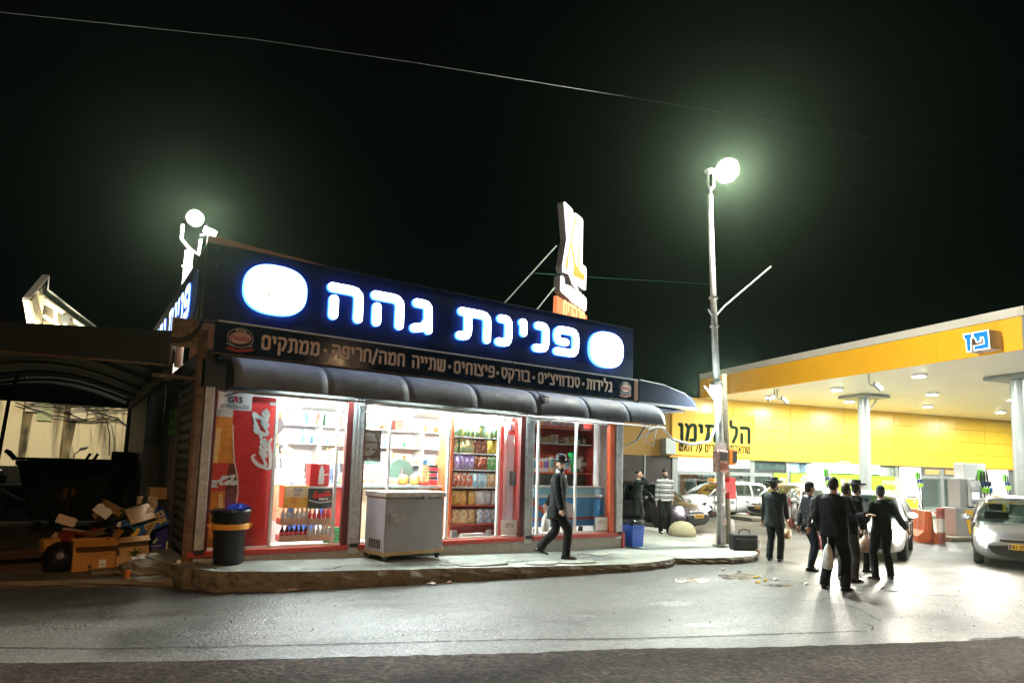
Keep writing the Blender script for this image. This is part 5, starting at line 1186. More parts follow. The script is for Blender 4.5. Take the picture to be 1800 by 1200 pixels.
for k, (a, b) in enumerate(_cls):
    lab = 'round canopy lamp, %s row from the yellow edge, %s from the shop wall' % (ORD[[22, 26, 31, 36, 41].index(min([22, 26, 31, 36, 41], key=lambda q: abs(q - a)))], ORD[0 if b > 11.5 else 1 if b > 7 else 2 if b > 3 else 3])
    if cl0 is None:
        cl0 = thing('canopy_lamp', lab, 'lamp', ST(a, b, H_), GA, 'round lamps under the canopy')
        MB().cyl((0, 0, -.09), (0, 0, -.002), .22, .26, n=20).build('housing', m_white, cl0); MB().cyl((0, 0, -.098), (0, 0, -.091), .19, n=20).build('lens', lamp_mat('canopy_lens', (.97, 1, .93), 120), cl0); c_ = cl0
    else: c_ = copy_tree(cl0, ST(a, b, H_), label=lab)
    L = bpy.data.lights.new('lamp_light', 'AREA'); L.shape = 'DISK'; L.size = .36; L.energy = 155; L.color = (.97, 1, .9)
    lo = bpy.data.objects.new('lamp_light', L); COL.objects.link(lo); lo.parent = c_; lo.location = (0, 0, -.11)
# brand letters on the canopy edge
pz = thing('brand_letters', 'blue Hebrew letters edged in white standing off the yellow canopy edge', 'sign', (0, 0, 0))
PN = -SW; PP = ST(CA - .55, 0)
MP = Matrix(((-SN.x, 0, PN.x, 0), (-SN.y, 0, PN.y, 0), (0, 1, 0, 0), (0, 0, 0, 1)))
MPt = Matrix.Translation(ST(CA - .55, 0)) @ MP; MPi = MPt.inverted()
def pzp(x, y): p = MPi @ onplane(1640 + x / 10, 540 + y / 10, PP, SW); return (p.x, p.y)
def pzpl(pts, z0, z1, name, ma, par, grow=0):
    q = [pzp(*p) for p in pts]
    ar = sum(q[i][0] * q[(i + 1) % len(q)][1] - q[(i + 1) % len(q)][0] * q[i][1] for i in range(len(q)))
    if ar < 0: q = q[::-1]
    if grow:
        n = len(q); r_q = []
        for i in range(n):
            a, b, c = Vector(q[i - 1]), Vector(q[i]), Vector(q[(i + 1) % n]); d1 = (b - a).normalized(); d2 = (c - b).normalized(); nn = Vector((d1.y, -d1.x)) + Vector((d2.y, -d2.x)); k = grow / max(.4, nn.length / 2) / 1; nn = nn.normalized() * k; r_q.append((b.x + nn.x, b.y + nn.y))
        q = r_q
    return MB().prism(q, z0, z1).build(name, ma, par, m=MPt if par == pz else None)
zay = [(550, 485), (680, 470), (680, 530), (655, 535), (665, 760), (610, 770), (590, 560), (560, 545)]
peh = [(720, 455), (960, 415), (985, 705), (740, 745), (728, 690), (915, 645), (895, 510), (825, 520), (828, 595), (775, 600), (762, 550), (725, 520)]
m_bl = mat('sign_blue', (.0, .13, .62), .35, var=.05)
for pts in (zay, peh):
    o = pzpl(pts, -.5, .0, 'letter_box', mat('letter_box_white', (.62, .5, .45), .5), pz, .035); pzpl(pts, .001, .006, 'white_edge', mat('white_edge', (.85, .87, .9), .4, var=0, emit=(.9, .95, 1), es=.5), o, .035); pzpl(pts, .007, .012, 'letter_face', mat('letter_blue', (.0, .14, .65), .35, var=0, emit=(0, .2, .9), es=.35), o)
# cameras below the canopy edge
def cctv(u, v, label, flip=1):
    p = at(u, v, H_); t_ = thing('security_camera', label, 'camera', p, GA, 'security cameras under the canopy')
    MB().tube([(0, 0, 0), (0, 0, -.3), (.08 * flip, 0, -.42), (.2 * flip, 0, -.4)], .025).build('bracket', m_gf, t_)
    R_ = Matrix.Translation((.28 * flip, -.05, -.42)) @ Matrix.Rotation(flip * .6, 4, 'Y')
    MB().box(-.12, .24, -.06, .06, -.055, .055, R_).build('camera_body', m_grey, t_, bevel=.01); MB().box(-.16, .26, -.08, .08, .056, .07, R_).build('sun_shade', m_white, t_)
    MB().cyl(R_ @ Vector((.24, 0, 0)), R_ @ Vector((.26, 0, 0)), .045).build('camera_lens', m_black, t_)
cctv(1366, 684, 'grey security camera nearest the lamp post, looking right', 1); cctv(1361, 684, 'grey security camera nearest the lamp post, looking left', -1); cctv(1527, 656, 'grey security camera hanging above the first canopy column', 1)
# pumps
def pump(loc, rz, nz, label, k=1.0):
    t_ = thing('fuel_pump', label, 'fuel pump', loc, rz, 'fuel pumps')
    gy = mat('pump_grey', (.40, .41, .41), .4, .2, var=.06); wh = mat('pump_white', (.75, .77, .78), .35, var=.04); yl = mat('pump_yellow', (.85, .50, .03), .35, var=.05)
    MB().prism([(-.75, 0), (.42, 0), (.46, .85), (-.75, .85)], 0, .5).build('base_cabinet', gy, t_, m=FRONT(0, .5, 0), bevel=.01)
    MB().prism([(-.22, .05), (.38, .05), (.4, .78), (-.36, .78)], 0, .01).build('yellow_panel', yl, t_, m=FRONT(0, -.002, 0))
    MB().add([(.1, -.014, .72), (.25, -.014, .72), (.175, -.014, .58)], [(0, 2, 1)]).build('triangle_badge', wh, t_)
    MB().box(-.46, -.12, .05, .45, .86, 1.76).build('side_cabinet', gy, t_, bevel=.01)
    h = MB().box(-.115, .36, .0, .45, .9, 1.72).build('head', mat('pump_light', (.58, .6, .61), .4), t_, bevel=.012)
    for (x0, x1, z0, z1, ma) in [(-.07, .14, 1.5, 1.66, wh), (0.0, .3, 1.12, 1.34, mat('pump_screen', (.7, .75, .78), .2, var=0, emit=(.8, .9, 1), es=.7)), (-.09, .34, 1.40, 1.41, m_gf), (0, .3, 1.0, 1.06, m_gf)]:
        MB().box(x0, x1, -.012, -.001, z0, z1).build('screen', ma, h)
    MB().box(-.1, .36, .02, .4, .86, .9).build('gap', m_black, t_)
    MB().box(-.2, .8, .1, .42, 1.73, 2.25).build('top_box', wh, t_, bevel=.015)
    MB().box(.40, .82, .12, .4, .0, 1.72).build('hose_column', wh, t_, bevel=.01)
    cols_ = [(.15, .55, .05), (.2, .6, .05), (.05, .2, .55)]
    for j in range(nz):
        x = .46 + .13 * j
        MB().box(x - .045, x + .045, .08, .099, 1.72, 2.06).build('grade_label', mat('grade_%d' % j, [(.15, .6, .05), (.15, .6, .05), (.8, .8, .8)][j], .4, var=0), t_)
        nzz = MB().tube([(x, .02, 2.0), (x, 0, 1.7), (x, -.03, 1.45), (x - .01, -.06, 1.3)], .026).build('nozzle_spout', m_black, t_)
        MB().bc((x, -.03, 1.62), (.07, .1, .14)).build('nozzle_holster', mat('nozzle_navy', (.02, .04, .12), .4), nzz); MB().bc((x, -.06, 1.42), (.085, .11, .17)).build('nozzle_grip', mat('nozzle_%d' % j, [(.25, .6, .05), (.25, .6, .05), (.02, .15, .5)][j], .35, var=0), nzz, bevel=.02)
        MB().tube([(x, -.06, 1.33), (x + .02, -.08, .9), (x + .12 - .1 * j, -.09, .3), (x + .1, .05, .12), (x + .04, .1, .5)], .02).build('hose', m_black, t_)
    return t_
pl_ = at(1700, 941, -.02); PZ = .0
pb = stl(at(1712, 941, -.02))
isl = thing('pump_island', 'raised concrete pump island with grey kerb', 'island', (0, 0, 0), GA)
MB().box(pb.x - 1.4, pb.x + 12, pb.y - .35, pb.y + 1.2, -.16, -.02).build('island_slab', m_conc, isl, bevel=.03)
MB().box(27, 44, 12.2, 13.4, -.16, -.02).build('island_slab', m_conc, isl, bevel=.03)
MB().box(18.6, 24.6, 10.5, 11.9, -.16, -.02).build('island_slab', m_conc, isl, bevel=.03)
tp_ = pump(ST(pb.x, pb.y, -.02), GA, 3, 'tall grey and yellow fuel pump with three coloured nozzles beside the striped bollard')
def pump_at(u, hpx, nz, label, v0=None):
    D = 2.25 * FPX / hpx; d = ray(u, 840); p = CAMC + d / d.dot(f_) * D; s_ = stl(p); return pump(ST(s_.x, s_.y, -.02), GA, nz, label)
pump_at(1601, 84, 2, 'small fuel pump with two nozzles seen right of the first column'); pump_at(1756, 84, 2, 'small fuel pump with two nozzles just above the silver car'); pump_at(1438, 88, 2, 'fuel pump partly hidden behind the young man in a dark jacket')
yb = stl(at(1675, 900, -.1)); yc = thing('yellow_cabinet', 'yellow topped low cabinet behind the striped bollard', 'cabinet', ST(28, 8.2, -.14), GA); MB().box(-.3, 1.3, 0, .5, 0, .85).build('cabinet_body', m_white, yc); MB().box(-.35, 1.35, -.03, .53, .86, 1.0).build('yellow_top', mat('pump_yellow', (0, 0, 0)), yc)
pg = thing('framed_notice', 'small cream notice in a wooden frame on the station wall', 'notice', ST(*[wall_ab(1744, 863)[0], BW - .02, wall_ab(1744, 863)[1]]), GA); MB().box(0, .5, 0, .03, 0, .38).build('frame', mat('notice_frame', (.55, .35, .12), .5), pg); MB().box(.04, .46, -.004, -.001, .04, .34).build('notice_sheet', m_pw, pg)
# striped bollards and water filled barrier
def bollard(p, label):
    t_ = thing('striped_bollard', label, 'bollard', p, 0, 'red and white bollards')
    for z0, z1, c in ((0, .33, 0), (.331, .72, 1), (.721, 1.0, 0)):
        MB().cyl((0, 0, z0), (0, 0, z1), .105, n=16).build('band', [mat('bollard_red', (.30, .07, .06), .7, var=.4, dirt=.4, dcol=(.5, .45, .4)), mat('bollard_white', (.66, .62, .58), .7, var=.2, dirt=.4, dcol=(.3, .1, .08))][c], t_, auto=40)
    MB().ball((0, 0, 1.0), (.105, .105, .04)).build('cap', mat('bollard_red', (0, 0, 0)), t_)
bollard(atg(1655, 955), 'faded red and white bollard beside the orange barrier'); bollard(atg(1391, 925), 'faded red and white bollard leaning in view behind the hatted man on the road'); bollard(atg(1344, 921), 'red and white bollard mostly hidden by the hatted man on the road')
def barrier(pa, pb_, label, c):
    d = (pb_ - pa); L_ = d.length; ang = math.atan2(d.y, d.x); t_ = thing('road_barrier', label, 'barrier', pa, ang)
    m_ = mat('barrier_' + c, (.62, .13, .04) if c == 'orange' else (.5, .14, .08), .55, var=.15, vs=4, dirt=.55, dcol=(.25, .12, .07), ds=5)
    secs = []; n = 30
    for i in range(n + 1):
        x = L_ * i / n; g = .03 if (i % 5) in (1, 2) else 0
        e = .0
        secs.append([Vector((x, -.30 + e, 0)), Vector((x, -.30 + g, .18)), Vector((x, -.12 + g, .34)), Vector((x, -.08 + g, .92)), Vector((x, .08 - g, .92)), Vector((x, .12 - g, .34)), Vector((x, .30 - g, .18)), Vector((x, .30 - e, 0))])
    b = MB().loft(secs).build('barrier_shell', m_, t_)
    MB().box(L_, L_ + .06, -.05, .05, .1, .9).build('end_lug', m_, t_); MB().box(L_ * .2, L_ * .5, -.305, -.2, -.01, .05).build('fork_slot', m_black, t_)
def D_at(u, v, D): d = ray(u, v); return CAMC + d / d.dot(f_) * D
bA = atg(1578, 941); bB = atg(1622, 953)
pB = atg(1632, 951); pA = pB + SN * 2.2 - SW * 1.0; 
barrier(atg(1579, 937), atg(1634, 954), 'orange and rust coloured plastic road barrier right of the man with outstretched arms', 'orange')
# ================================================================== cars
def car(loc, hd, kind, paint, label, lights=0, plate='', L_=4.3, H2=1.48, W_=1.76, trim=None, extra=None):
    hd = Vector((hd[0], hd[1], 0)).normalized(); t_ = thing('parked_car', label, 'car', loc, math.atan2(hd.y, hd.x))
    hw = W_ / 2; F_ = L_ / 2; z_b = .17
    def topz(x):
        pts = {'hatch': [(-F_, .86), (-F_ + .12, .95), (-1.2, .95), (.95, .93), (1.3, .88), (F_ - .25, .74), (F_ - .08, .62), (F_, .52)]}['hatch']
        for i in range(len(pts) - 1):
            if pts[i][0] <= x <= pts[i + 1][0]:
                a = (x - pts[i][0]) / (pts[i + 1][0] - pts[i][0]); return pts[i][1] * (1 - a) + pts[i + 1][1] * a
        return pts[-1][1]
    def wid(x):
        e = (F_ - x); r = (F_ + x); k = 1
        if e < .75: k = 1 - .26 * (1 - e / .75) ** 2.2
        if r < .5: k = 1 - .16 * (1 - r / .5) ** 2
        return hw * k
    secs = []
    X = [-F_, -F_ + .04, -F_ + .15, -F_ + .4, -1.4, -.9, -.4, 0, .4, .9, 1.3, F_ - .6, F_ - .35, F_ - .18, F_ - .07, F_ - .015, F_]
    for x in X:
        w_ = wid(x); zt = topz(x); zb = z_b + (.1 if x < -F_ + .1 or x > F_ - .05 else 0); en = 1 if -F_ < x < F_ else .9
        half = [(0, zb), (w_ * .84, zb), (w_ * .965, zb + .1), (w_ * 1.0, (zb + zt) * .47), (w_ * .985, zt * .8), (w_ * .93, zt - .03), (w_ * .6, zt + .02), (0, zt + .03)]
        ring = [Vector((x, -y, z)) for y, z in half] + [Vector((x, y, z)) for y, z in half[-2:0:-1]]
        secs.append([Vector((p.x, p.y * en, p.z)) for p in ring])
    o = MB().loft(secs).build('body', paint, t_, smooth=True)
    xw = L_ * .3
    cut = MB()
    for x in (xw, -xw): cut.cyl((x, -2, .33), (x, -hw + .28, .33), .385, n=24); cut.cyl((x, hw - .28, .33), (x, 2, .33), .385, n=24)
    co = link('cut', cut.mesh('cut', m_black)); bo = o.modifiers.new('b', 'BOOLEAN'); bo.operation = 'DIFFERENCE'; bo.object = co; bo.solver = 'EXACT'; bo.material_mode = 'TRANSFER'
    sb = o.modifiers.new('s', 'SUBSURF'); sb.levels = 1; sb.render_levels = 1; o.modifiers.move(1, 0)
    dg = bpy.context.evaluated_depsgraph_get(); me = bpy.data.meshes.new_from_object(o.evaluated_get(dg)); me.name = 'body'; o.modifiers.clear(); o.data = me; bpy.data.objects.remove(co)
    es_ = o.modifiers.new('e', 'EDGE_SPLIT'); es_.split_angle = math.radians(38)
    xa_b = 1.12 if kind != 'x' else 1; xa_t = .38; xr_t = -1.35 if kind == 'hatch' else -1.85; xr_b = -F_ + .16
    def gh(x):   # roof height of the cabin at x
        if x > xa_t: a = (xa_b - x) / (xa_b - xa_t); return .93 + (H2 - .06 - .93) * max(0, a) ** .9
        if x < xr_t: a = (x - xr_b) / (xr_t - xr_b); return .95 + (H2 - .08 - .95) * max(0, a) ** .75
        u = (x - xr_t) / (xa_t - xr_t); return H2 - .07 * (1 - math.sin(PI * min(1, .12 + .88 * u))) - .01
    def hoop(x, off=0, i0=0, i1=99):
        zt = gh(x); wb = hw * .93 * (wid(x) / hw); wt = hw * .70
        k = (zt - .92) / (H2 - .92); wtt = wb * (1 - k) + wt * k
        h = [(wb + off, .90), (wb * .6 + wtt * .4 + off, .92 + (zt - .92) * .42), (wtt + off, .92 + (zt - .92) * .86), (wtt * .86 + off * .7, zt + off * .7), (wtt * .5, zt + .03 * k + off), (0, zt + .04 * k + off)]
        r_h = [Vector((x, -y, z)) for y, z in h] + [Vector((x, y, z)) for y, z in h[-2::-1]]
        return r_h[i0:i1]
    gx = [xa_b, .95, .78, .6, xa_t, .2, -.2, -.6, -1.0, -1.35, (xr_t if kind != 'hatch' else -1.6), (xr_t + xr_b) / 2, xr_b]
    gx = sorted(set(gx), reverse=True)
    gl = glass('car_glass', (.32, .38, .36), .1)
    MB().loft([hoop(x) for x in gx], close=False).build('cabin_glass', gl, t_, smooth=True)
    rx = [x for x in gx if xr_t - .02 <= x <= xa_t + .01]
    rp = MB().loft([hoop(x, .012, 2, 9) for x in rx], close=False).build('roof', paint, t_, smooth=True); sd = rp.modifiers.new('t', 'SOLIDIFY'); sd.thickness = .02
    q = MB()
    for s_ in (-1, 1):
        idx = 2 if s_ < 0 else 8; idb = 0 if s_ < 0 else 10; idm = 1 if s_ < 0 else 9
        q = MB(); q.tube([hoop(xa_b, .005)[idb], hoop((xa_b + xa_t) / 2 + .05, .006)[idx], hoop(xa_t, .006)[idx]], .04)
        q.build('window_pillar', paint, t_, smooth=True)
        for xb, wd_ in ((-.25, .035), (-1.1, .04)): MB().tube([hoop(xb, .0)[i] for i in (idb, idm, idx)], wd_).build('window_pillar', paint, t_, smooth=True)
        MB().tube([hoop(xr_b + .06, 0)[idb], hoop((xr_t + xr_b) / 2, 0)[idm], hoop(xr_t, 0)[idx]], .07).build('window_pillar', paint, t_, smooth=True)
    q = MB()
    for x, y in ((.1, -.38), (.1, .38)): e_1 = MB().box(x - .35, x - .2, y - .24, y + .24, .6, 1.12).build('seat', m_black, t_, bevel=.04); MB().box(x - .33, x - .23, y - .13, y + .13, 1.14, 1.32).build('head_rest', m_black, e_1, bevel=.03)
    MB().tube([(.62 + .0, .38 + .18 * math.cos(a), .95 + .17 * math.sin(a)) for a in [2 * PI * i / 14 for i in range(15)]], .015).build('steering_wheel', m_black, t_)
    for s_ in (-1, 1):
        for x in (xw, -xw):
            y0 = s_ * (hw - .21); y1 = s_ * (hw - .005)
            ty = MB().lathe([(.2, -.1), (.3, -.1), (.322, -.07), (.322, .07), (.3, .1), (.2, .1)], 26).build('wheel', m_black, t_, m=Matrix.Translation((x, s_ * (hw - .11), .325)) @ Matrix.Rotation(-s_ * PI / 2, 4, 'X'), auto=40)
            rm = MB().lathe([(.21, .06), (.205, .085), (.19, .07), (.17, .03), (.02, .05)], 26).build('rim', m_steel, ty, auto=40)
            q = MB()
            for k in range(7): a = 2 * PI * k / 7; q.tube([(.0, .0, .07), (.19 * math.cos(a), .19 * math.sin(a), .075)], .022)
            q.build('wheel_spider', m_steel, ty)
            MB().lathe([(.03, .07), (.03, .09)], 10).build('hub', m_gf, ty)
    xe = F_ - .30
    for s_ in (-1, 1):
        wl = wid(xe)
        R3 = Matrix.Rotation(-s_ * .75, 3, 'Z') @ Matrix.Rotation(.35, 3, 'Y')
        lit = lights and (lights == 3 or (lights == 1 and s_ == -1) or (lights == 2 and s_ == 1))
        hl = MB().ball((xe + .05, s_ * (wl - .16), .685), (.09, .23, .085), 14, 8, R3).build('headlight', mat('headlight_dim', (.6, .62, .65), .15, var=.2) if not lights else lamp_mat('headlight_lit', (1, .93, .82), 240), t_, smooth=True)
        MB().ball((F_ - .17, s_ * (hw * .62), .36), (.05, .09, .05), 10, 6).build('fog_lamp', mat('fog_dim', (.3, .3, .32), .2), t_, smooth=True)
        MB().ball((.82, s_ * (hw + .09), 1.0), (.08, .11, .075), 12, 8).build('mirror', paint, t_, smooth=True)
        MB().ball((-F_ + .12, s_ * (hw - .14), .82), (.09, .1, .13), 10, 8).build('tail_light', mat('tail_red', (.4, .02, .02), .2), t_, smooth=True)
        for x in (.88, -.22, -1.2): MB().box(x - .004, x + .004, s_ * (hw - .03) - .04, s_ * (hw - .03) + .04, .32, .88).build('door_gap', m_black, t_)
        for x in (-.05, -1.0): MB().bc((x, s_ * (hw + .0), .77), (.17, .035, .03)).build('door_handle', paint, t_, bevel=.008)
        if lights:
            Lm = bpy.data.lights.new('beam', 'SPOT'); Lm.energy = 95 if lights == 3 else 90; Lm.color = (1, .9, .76); Lm.spot_size = 1.5; Lm.spot_blend = .9; Lm.shadow_soft_size = .07
            lo = bpy.data.objects.new('beam', Lm); COL.objects.link(lo); lo.parent = t_; lo.matrix_local = Matrix.Translation((F_ + .05, s_ * (wl - .2), .66)) @ Vector((1, 0, -.16)).to_track_quat('-Z', 'Y').to_matrix().to_4x4()
    q = MB(); q.prism(chaikin([(-.62, .47), (-.5, .24), (.5, .24), (.62, .47), (.3, .50), (-.3, .5)], 2), 0, .05); 
    q.build('grille', m_black, t_, m=Matrix(((0, 0, 1, F_ - .035), (1, 0, 0, 0), (0, 1, 0, 0), (0, 0, 0, 1))))
    MB().prism(chaikin([(-.42, .61), (-.36, .56), (.36, .56), (.42, .61)], 2), 0, .04).build('upper_grille', m_black, t_, m=Matrix(((0, 0, 1, F_ - .06), (1, 0, 0, 0), (0, 1, 0, 0), (0, 0, 0, 1))))
    MB().tube([(F_ - .02, -.4, .625), (F_ + .015, 0, .635), (F_ - .02, .4, .625)], .012).build('chrome_strip', m_steel, t_)
    MB().lathe([(.045, 0), (.045, .012)], 16).build('badge_ring', m_steel, t_, m=Matrix(((0, 0, 1, F_ - .02), (1, 0, 0, 0), (0, 1, 0, .665), (0, 0, 0, 1))))
    q = MB().box(F_ + .016, F_ + .03, -.26, .26, .42, .54).build('number_plate', mat('plate_yellow', (.78, .45, .04), .4, var=.03), t_)
    if plate: txt(plate, .075, m_black, q, Matrix(((0, 0, 1, F_ + .032), (1, 0, 0, 0), (0, 1, 0, .48), (0, 0, 0, 1))), w=.4, ext=.001, bold=.02)
    MB().box(F_ + .0305, F_ + .0315, -.25, -.215, .43, .53).build('plate_band', mat('plate_blue', (.02, .06, .4), .4), q)
    for k in range(2): MB().tube([(xa_b + .02, -.5 + .5 * k, .96), (xa_b - .2, -.1 + .5 * k, 1.04)], .01).build('wiper', m_black, t_)
    return t_
p_silver = mat('silver_car_paint', (.25, .26, .28), .28, .6, var=.02, coat=.6); p_white = mat('white_car_paint', (.78, .79, .8), .25, var=.02, coat=.5); p_black = mat('charcoal_car_paint', (.03, .026, .034), .38, .3, var=.05, coat=.25)
def car_front(u, v, hd, L_=4.3): p = atg(u, v); h = Vector((hd[0], hd[1], 0)).normalized(); q = p - h * L_ / 2; q.z = gz(q.x); return q
car(car_front(1802, 1003, (-.94, -.34)), (-.94, -.34), 'hatch', p_silver, 'silver hatchback with glaring headlight at the edge of the forecourt', 3, '81-592-34')
car(car_front(1228, 934, (.12, -.99)), (.12, -.99), 'hatch', p_black, 'dark charcoal hatchback with lit headlights behind the stone dome', 2, '34-492-60')
wg = car(ST(19.2, 13.3, -.16), -SW, 'wagon', p_white, 'white estate car with a small orange roof light parked before the restaurant')
MB().bc((.3, -.1, 1.55), (.16, .42, .14)).build('roof_light', mat('taxi_orange', (.8, .3, .05), .4, emit=(1, .4, .05), es=.3), wg, bevel=.03)
joined_word('הוראה תורנות', .1, .02, m_black, wg, Matrix(((1, 0, 0, -.1), (0, 0, 1, .889), (0, 1, 0, .58), (0, 0, 0, 1))) @ Matrix.Identity(4), width=1.1)
hh = D_at(1392, 880, 27.5); hh.z = -.15; car(hh, (-.97, .05), 'hatch', p_white, 'white hatchback standing before the lime green posters', 0, '52-118-70')
bmw = D_at(1440, 900, 22.5); bmw.z = -.15; car(bmw, (-.75, -.66), 'hatch', p_white, 'pale low car nosing out behind the young man in the dark jacket', 0, '71-330-18', H2=1.4)
car(car_front(1512, 984, (-.93, -.36)), (-.93, -.36), 'hatch', p_white, 'white car facing the viewer, headlights shining between the legs of the group', 3, '19-604-52')
# ================================================================== people
IR = Vector((.8236, -.5665, 0)).normalized(); IF = Vector((.5645, .8254, 0)).normalized()   # to the right of / away from the viewer
m_skin = mat('skin', (.50, .30, .21), .5, var=.06, vs=20); m_hair = mat('dark_hair', (.014, .010, .008), .55, var=.3, vs=60, bump=.4, bs=120)
def cloth(n_, c, r=.8): return mat(n_, c, r, var=.14, vs=9, bump=.5, bs=16, sheen=.02, spec=.25)
m_suit = cloth('black_suit', (.004, .0045, .006)); m_trou = cloth('black_trousers', (.005, .005, .006)); m_shoe = mat('black_shoe', (.01, .01, .01), .25, var=.1); m_felt = mat('black_felt', (.009, .009, .010), .75, var=.15); m_shirt = cloth('white_shirt', (.72, .70, .68))
def ik(a, t, l1, l2, pole):
    d = t - a; L = min(d.length, (l1 + l2) * .999); dn = d.normalized(); x = (l1 * l1 - l2 * l2 + L * L) / (2 * L); h = math.sqrt(max(0, l1 * l1 - x * x))
    p = (pole - dn * pole.dot(dn)).normalized(); return a + dn * x + p * h, a + dn * L
def hand(mb, w_, d, palm_n, curl, s, side):
    d = d.normalized(); n_ = (palm_n - d * palm_n.dot(d)).normalized(); u = d.cross(n_) * side
    M3 = Matrix((u, d, n_)).transposed()
    mb.ball(w_ + d * .045 * s, (.041 * s, .055 * s, .017 * s), 10, 8, M3)
    for k, (o, L_) in enumerate(((-.030, .068), (-.010, .078), (.010, .073), (.029, .058))):
        p = w_ + d * .085 * s + u * o * s; ang = curl * .6; c1 = d * math.cos(ang) + n_ * math.sin(ang); q = p + c1 * L_ * .5 * s; ang2 = curl * 1.6; c2 = d * math.cos(ang2) + n_ * math.sin(ang2); q2 = q + c2 * L_ * .5 * s
        mb.caps(p - d * .03 * s, q, .0095 * s, .009 * s, 6); mb.caps(q, q2, .009 * s, .0075 * s, 6)
    p = w_ + d * .02 * s - u * .035 * s; q = p + (d * .7 - u * .6 + n_ * .5).normalized() * .035 * s; mb.caps(p, q, .012 * s, .011 * s, 6); mb.caps(q, q + (d * .9 - u * .1 + n_ * .5).normalized() * .028 * s, .011 * s, .009 * s, 6)
def person(loc, face, H, label, feet=((-.11, 0, 0, 0), (.11, 0, 0, 0)), hands=((-.27, .02, .80), (.27, .02, .80)), top=None, topname='jacket', hem=.80, flare=1.0, trousers=None, hat=False, kippah=False, beard=0, hair=1, hyaw=0, hpitch=0, lean=(0, 0), bulk=1.0, shirt=False, curl=(.5, .5), poles=None, group=None, vox=.012, hipdz=0, world_hands=None, collar=None, skin=None, sleeve=None, name='person', cap_m=None):
    top = top or m_suit; trousers = trousers or m_trou; skin = skin or m_skin
    fv = Vector((face[0], face[1], 0)).normalized(); rz = math.atan2(fv.y, fv.x) - PI / 2
    t_ = thing(name, label, 'person', loc, rz, group); s = H / 1.76; inv = (Matrix.Translation(loc) @ Matrix.Rotation(rz, 4, 'Z')).inverted()
    V = lambda x, y, z: Vector(((x + lean[0] * max(0, z - .93)) * s, (y + lean[1] * max(0, z - .93)) * s, z * s + (hipdz * s if z > .5 else 0)))
    B = MB(); TR = MB(); CO = MB(); b_ = bulk
    # legs
    for i, (fx, fy, fz, fa) in enumerate(feet):
        hip = V(-.092 if i == 0 else .092, 0, .91); ank = Vector((fx * s, fy * s, (.085 + fz) * s)); fd = Vector((math.sin(fa), math.cos(fa), 0))
        kn, an = ik(hip, ank, .435 * s, .42 * s, Vector((0, 1, 0)) + fd * .4)
        B.caps(hip, kn, .07 * s, .05 * s); B.caps(kn, an, .05 * s, .036 * s)
        TR.caps(hip + Vector((0, 0, .0)), kn, .098 * s * b_, .072 * s * b_, 14); TR.caps(kn, an + Vector((0, 0, .02 * s)), .072 * s * b_, .060 * s * b_, 14)
        TR.cyl(kn.lerp(an, .75), an + Vector((0, 0, -.035 * s)), .060 * s * b_, .068 * s * b_, 14)
        rx = Matrix.Rotation(-fa, 3, 'Z'); tilt = Matrix.Rotation(-fz * 3.2, 3, 'X') if fz > .02 else Matrix.Identity(3); sh = MB()
        for (y, w_, z0, z1) in ():
            pass
        secs = []
        for y, w_, h_ in ((-.085, .022, .06), (-.07, .036, .075), (-.02, .038, .085), (.03, .040, .075), (.09, .047, .055), (.14, .043, .045), (.175, .028, .03), (.185, .012, .015)):
            r_v = []
            for k in range(10):
                a = 2 * PI * k / 10; z = h_ / 2 + math.sin(a) * h_ / 2; r_v.append(an + rx @ (tilt @ Vector((math.cos(a) * w_ * s, y * s, (z - .085) * s))))
            secs.append(r_v)
        MB().loft(secs).build('shoe', m_shoe, t_, smooth=True)
        B.ball(an + rx @ Vector((0, .05 * s, -.04 * s)), (.03 * s, .08 * s, .025 * s), 8, 6)
    TR.ball(V(0, -.01, .93), (.165 * s * b_, .125 * s * b_, .12 * s), 16, 10)
    B.ball(V(0, 0, .95), (.13 * s, .09 * s, .12 * s)); B.ball(V(0, 0, 1.15), (.12 * s, .085 * s, .16 * s)); B.ball(V(0, 0, 1.32), (.15 * s, .09 * s, .13 * s))
    B.caps(V(0, -.01, 1.42), V(0, .01, 1.56), .058 * s, .055 * s)
    # torso garment
    prof = [(hem, .19 * flare, .135 * flare), ((hem + 1.0) / 2, .182 * (1 + (flare - 1) * .5), .132 * (1 + (flare - 1) * .5)), (1.0, .172, .127), (1.12, .172, .125), (1.25, .188, .13), (1.35, .200, .125), (1.42, .185, .108), (1.465, .125, .085), (1.495, .078, .072)]
    secs = []; NN = 22; rnd = random.Random(int(loc[0] * 100))
    for z, rx_, ry_ in prof:
        o_ = V(0, -.005, z); secs.append([o_ + Vector((math.cos(2 * PI * k / NN) * rx_ * s * (b_ if z < 1.44 else 1) * (1 + .02 * math.sin(5 * k + z * 9)), math.sin(2 * PI * k / NN) * ry_ * s * (b_ if z < 1.44 else 1), 0)) for k in range(NN)])
    CO.loft(secs)
    wr = []
    for i in (0, 1):
        sg_ = -1 if i == 0 else 1; sh_ = V(sg_ * .178 * (1 + (b_ - 1) * .6), 0, 1.405)
        tgt = Vector(hands[i]) * s if not (world_hands and world_hands[i]) else inv @ world_hands[i]
        pole = Vector((sg_ * .5, -1, -.3)) if not (poles and poles[i]) else Vector(poles[i])
        el, wv = ik(sh_, tgt, .29 * s, .255 * s, pole); wr.append(wv)
        B.caps(sh_, el, .05 * s, .04 * s); B.caps(el, wv, .04 * s, .026 * s)
        CO.caps(sh_, el, .066 * s * b_, .056 * s * b_, 14); CO.caps(el, el.lerp(wv, .9), .056 * s * b_, .044 * s * b_, 14); CO.ball(el + Vector((0, 0, -.01)), .058 * s * b_, 12, 8)
        CO.cyl(el.lerp(wv, .78), el.lerp(wv, .97), .045 * s * b_, .05 * s * b_, 12)
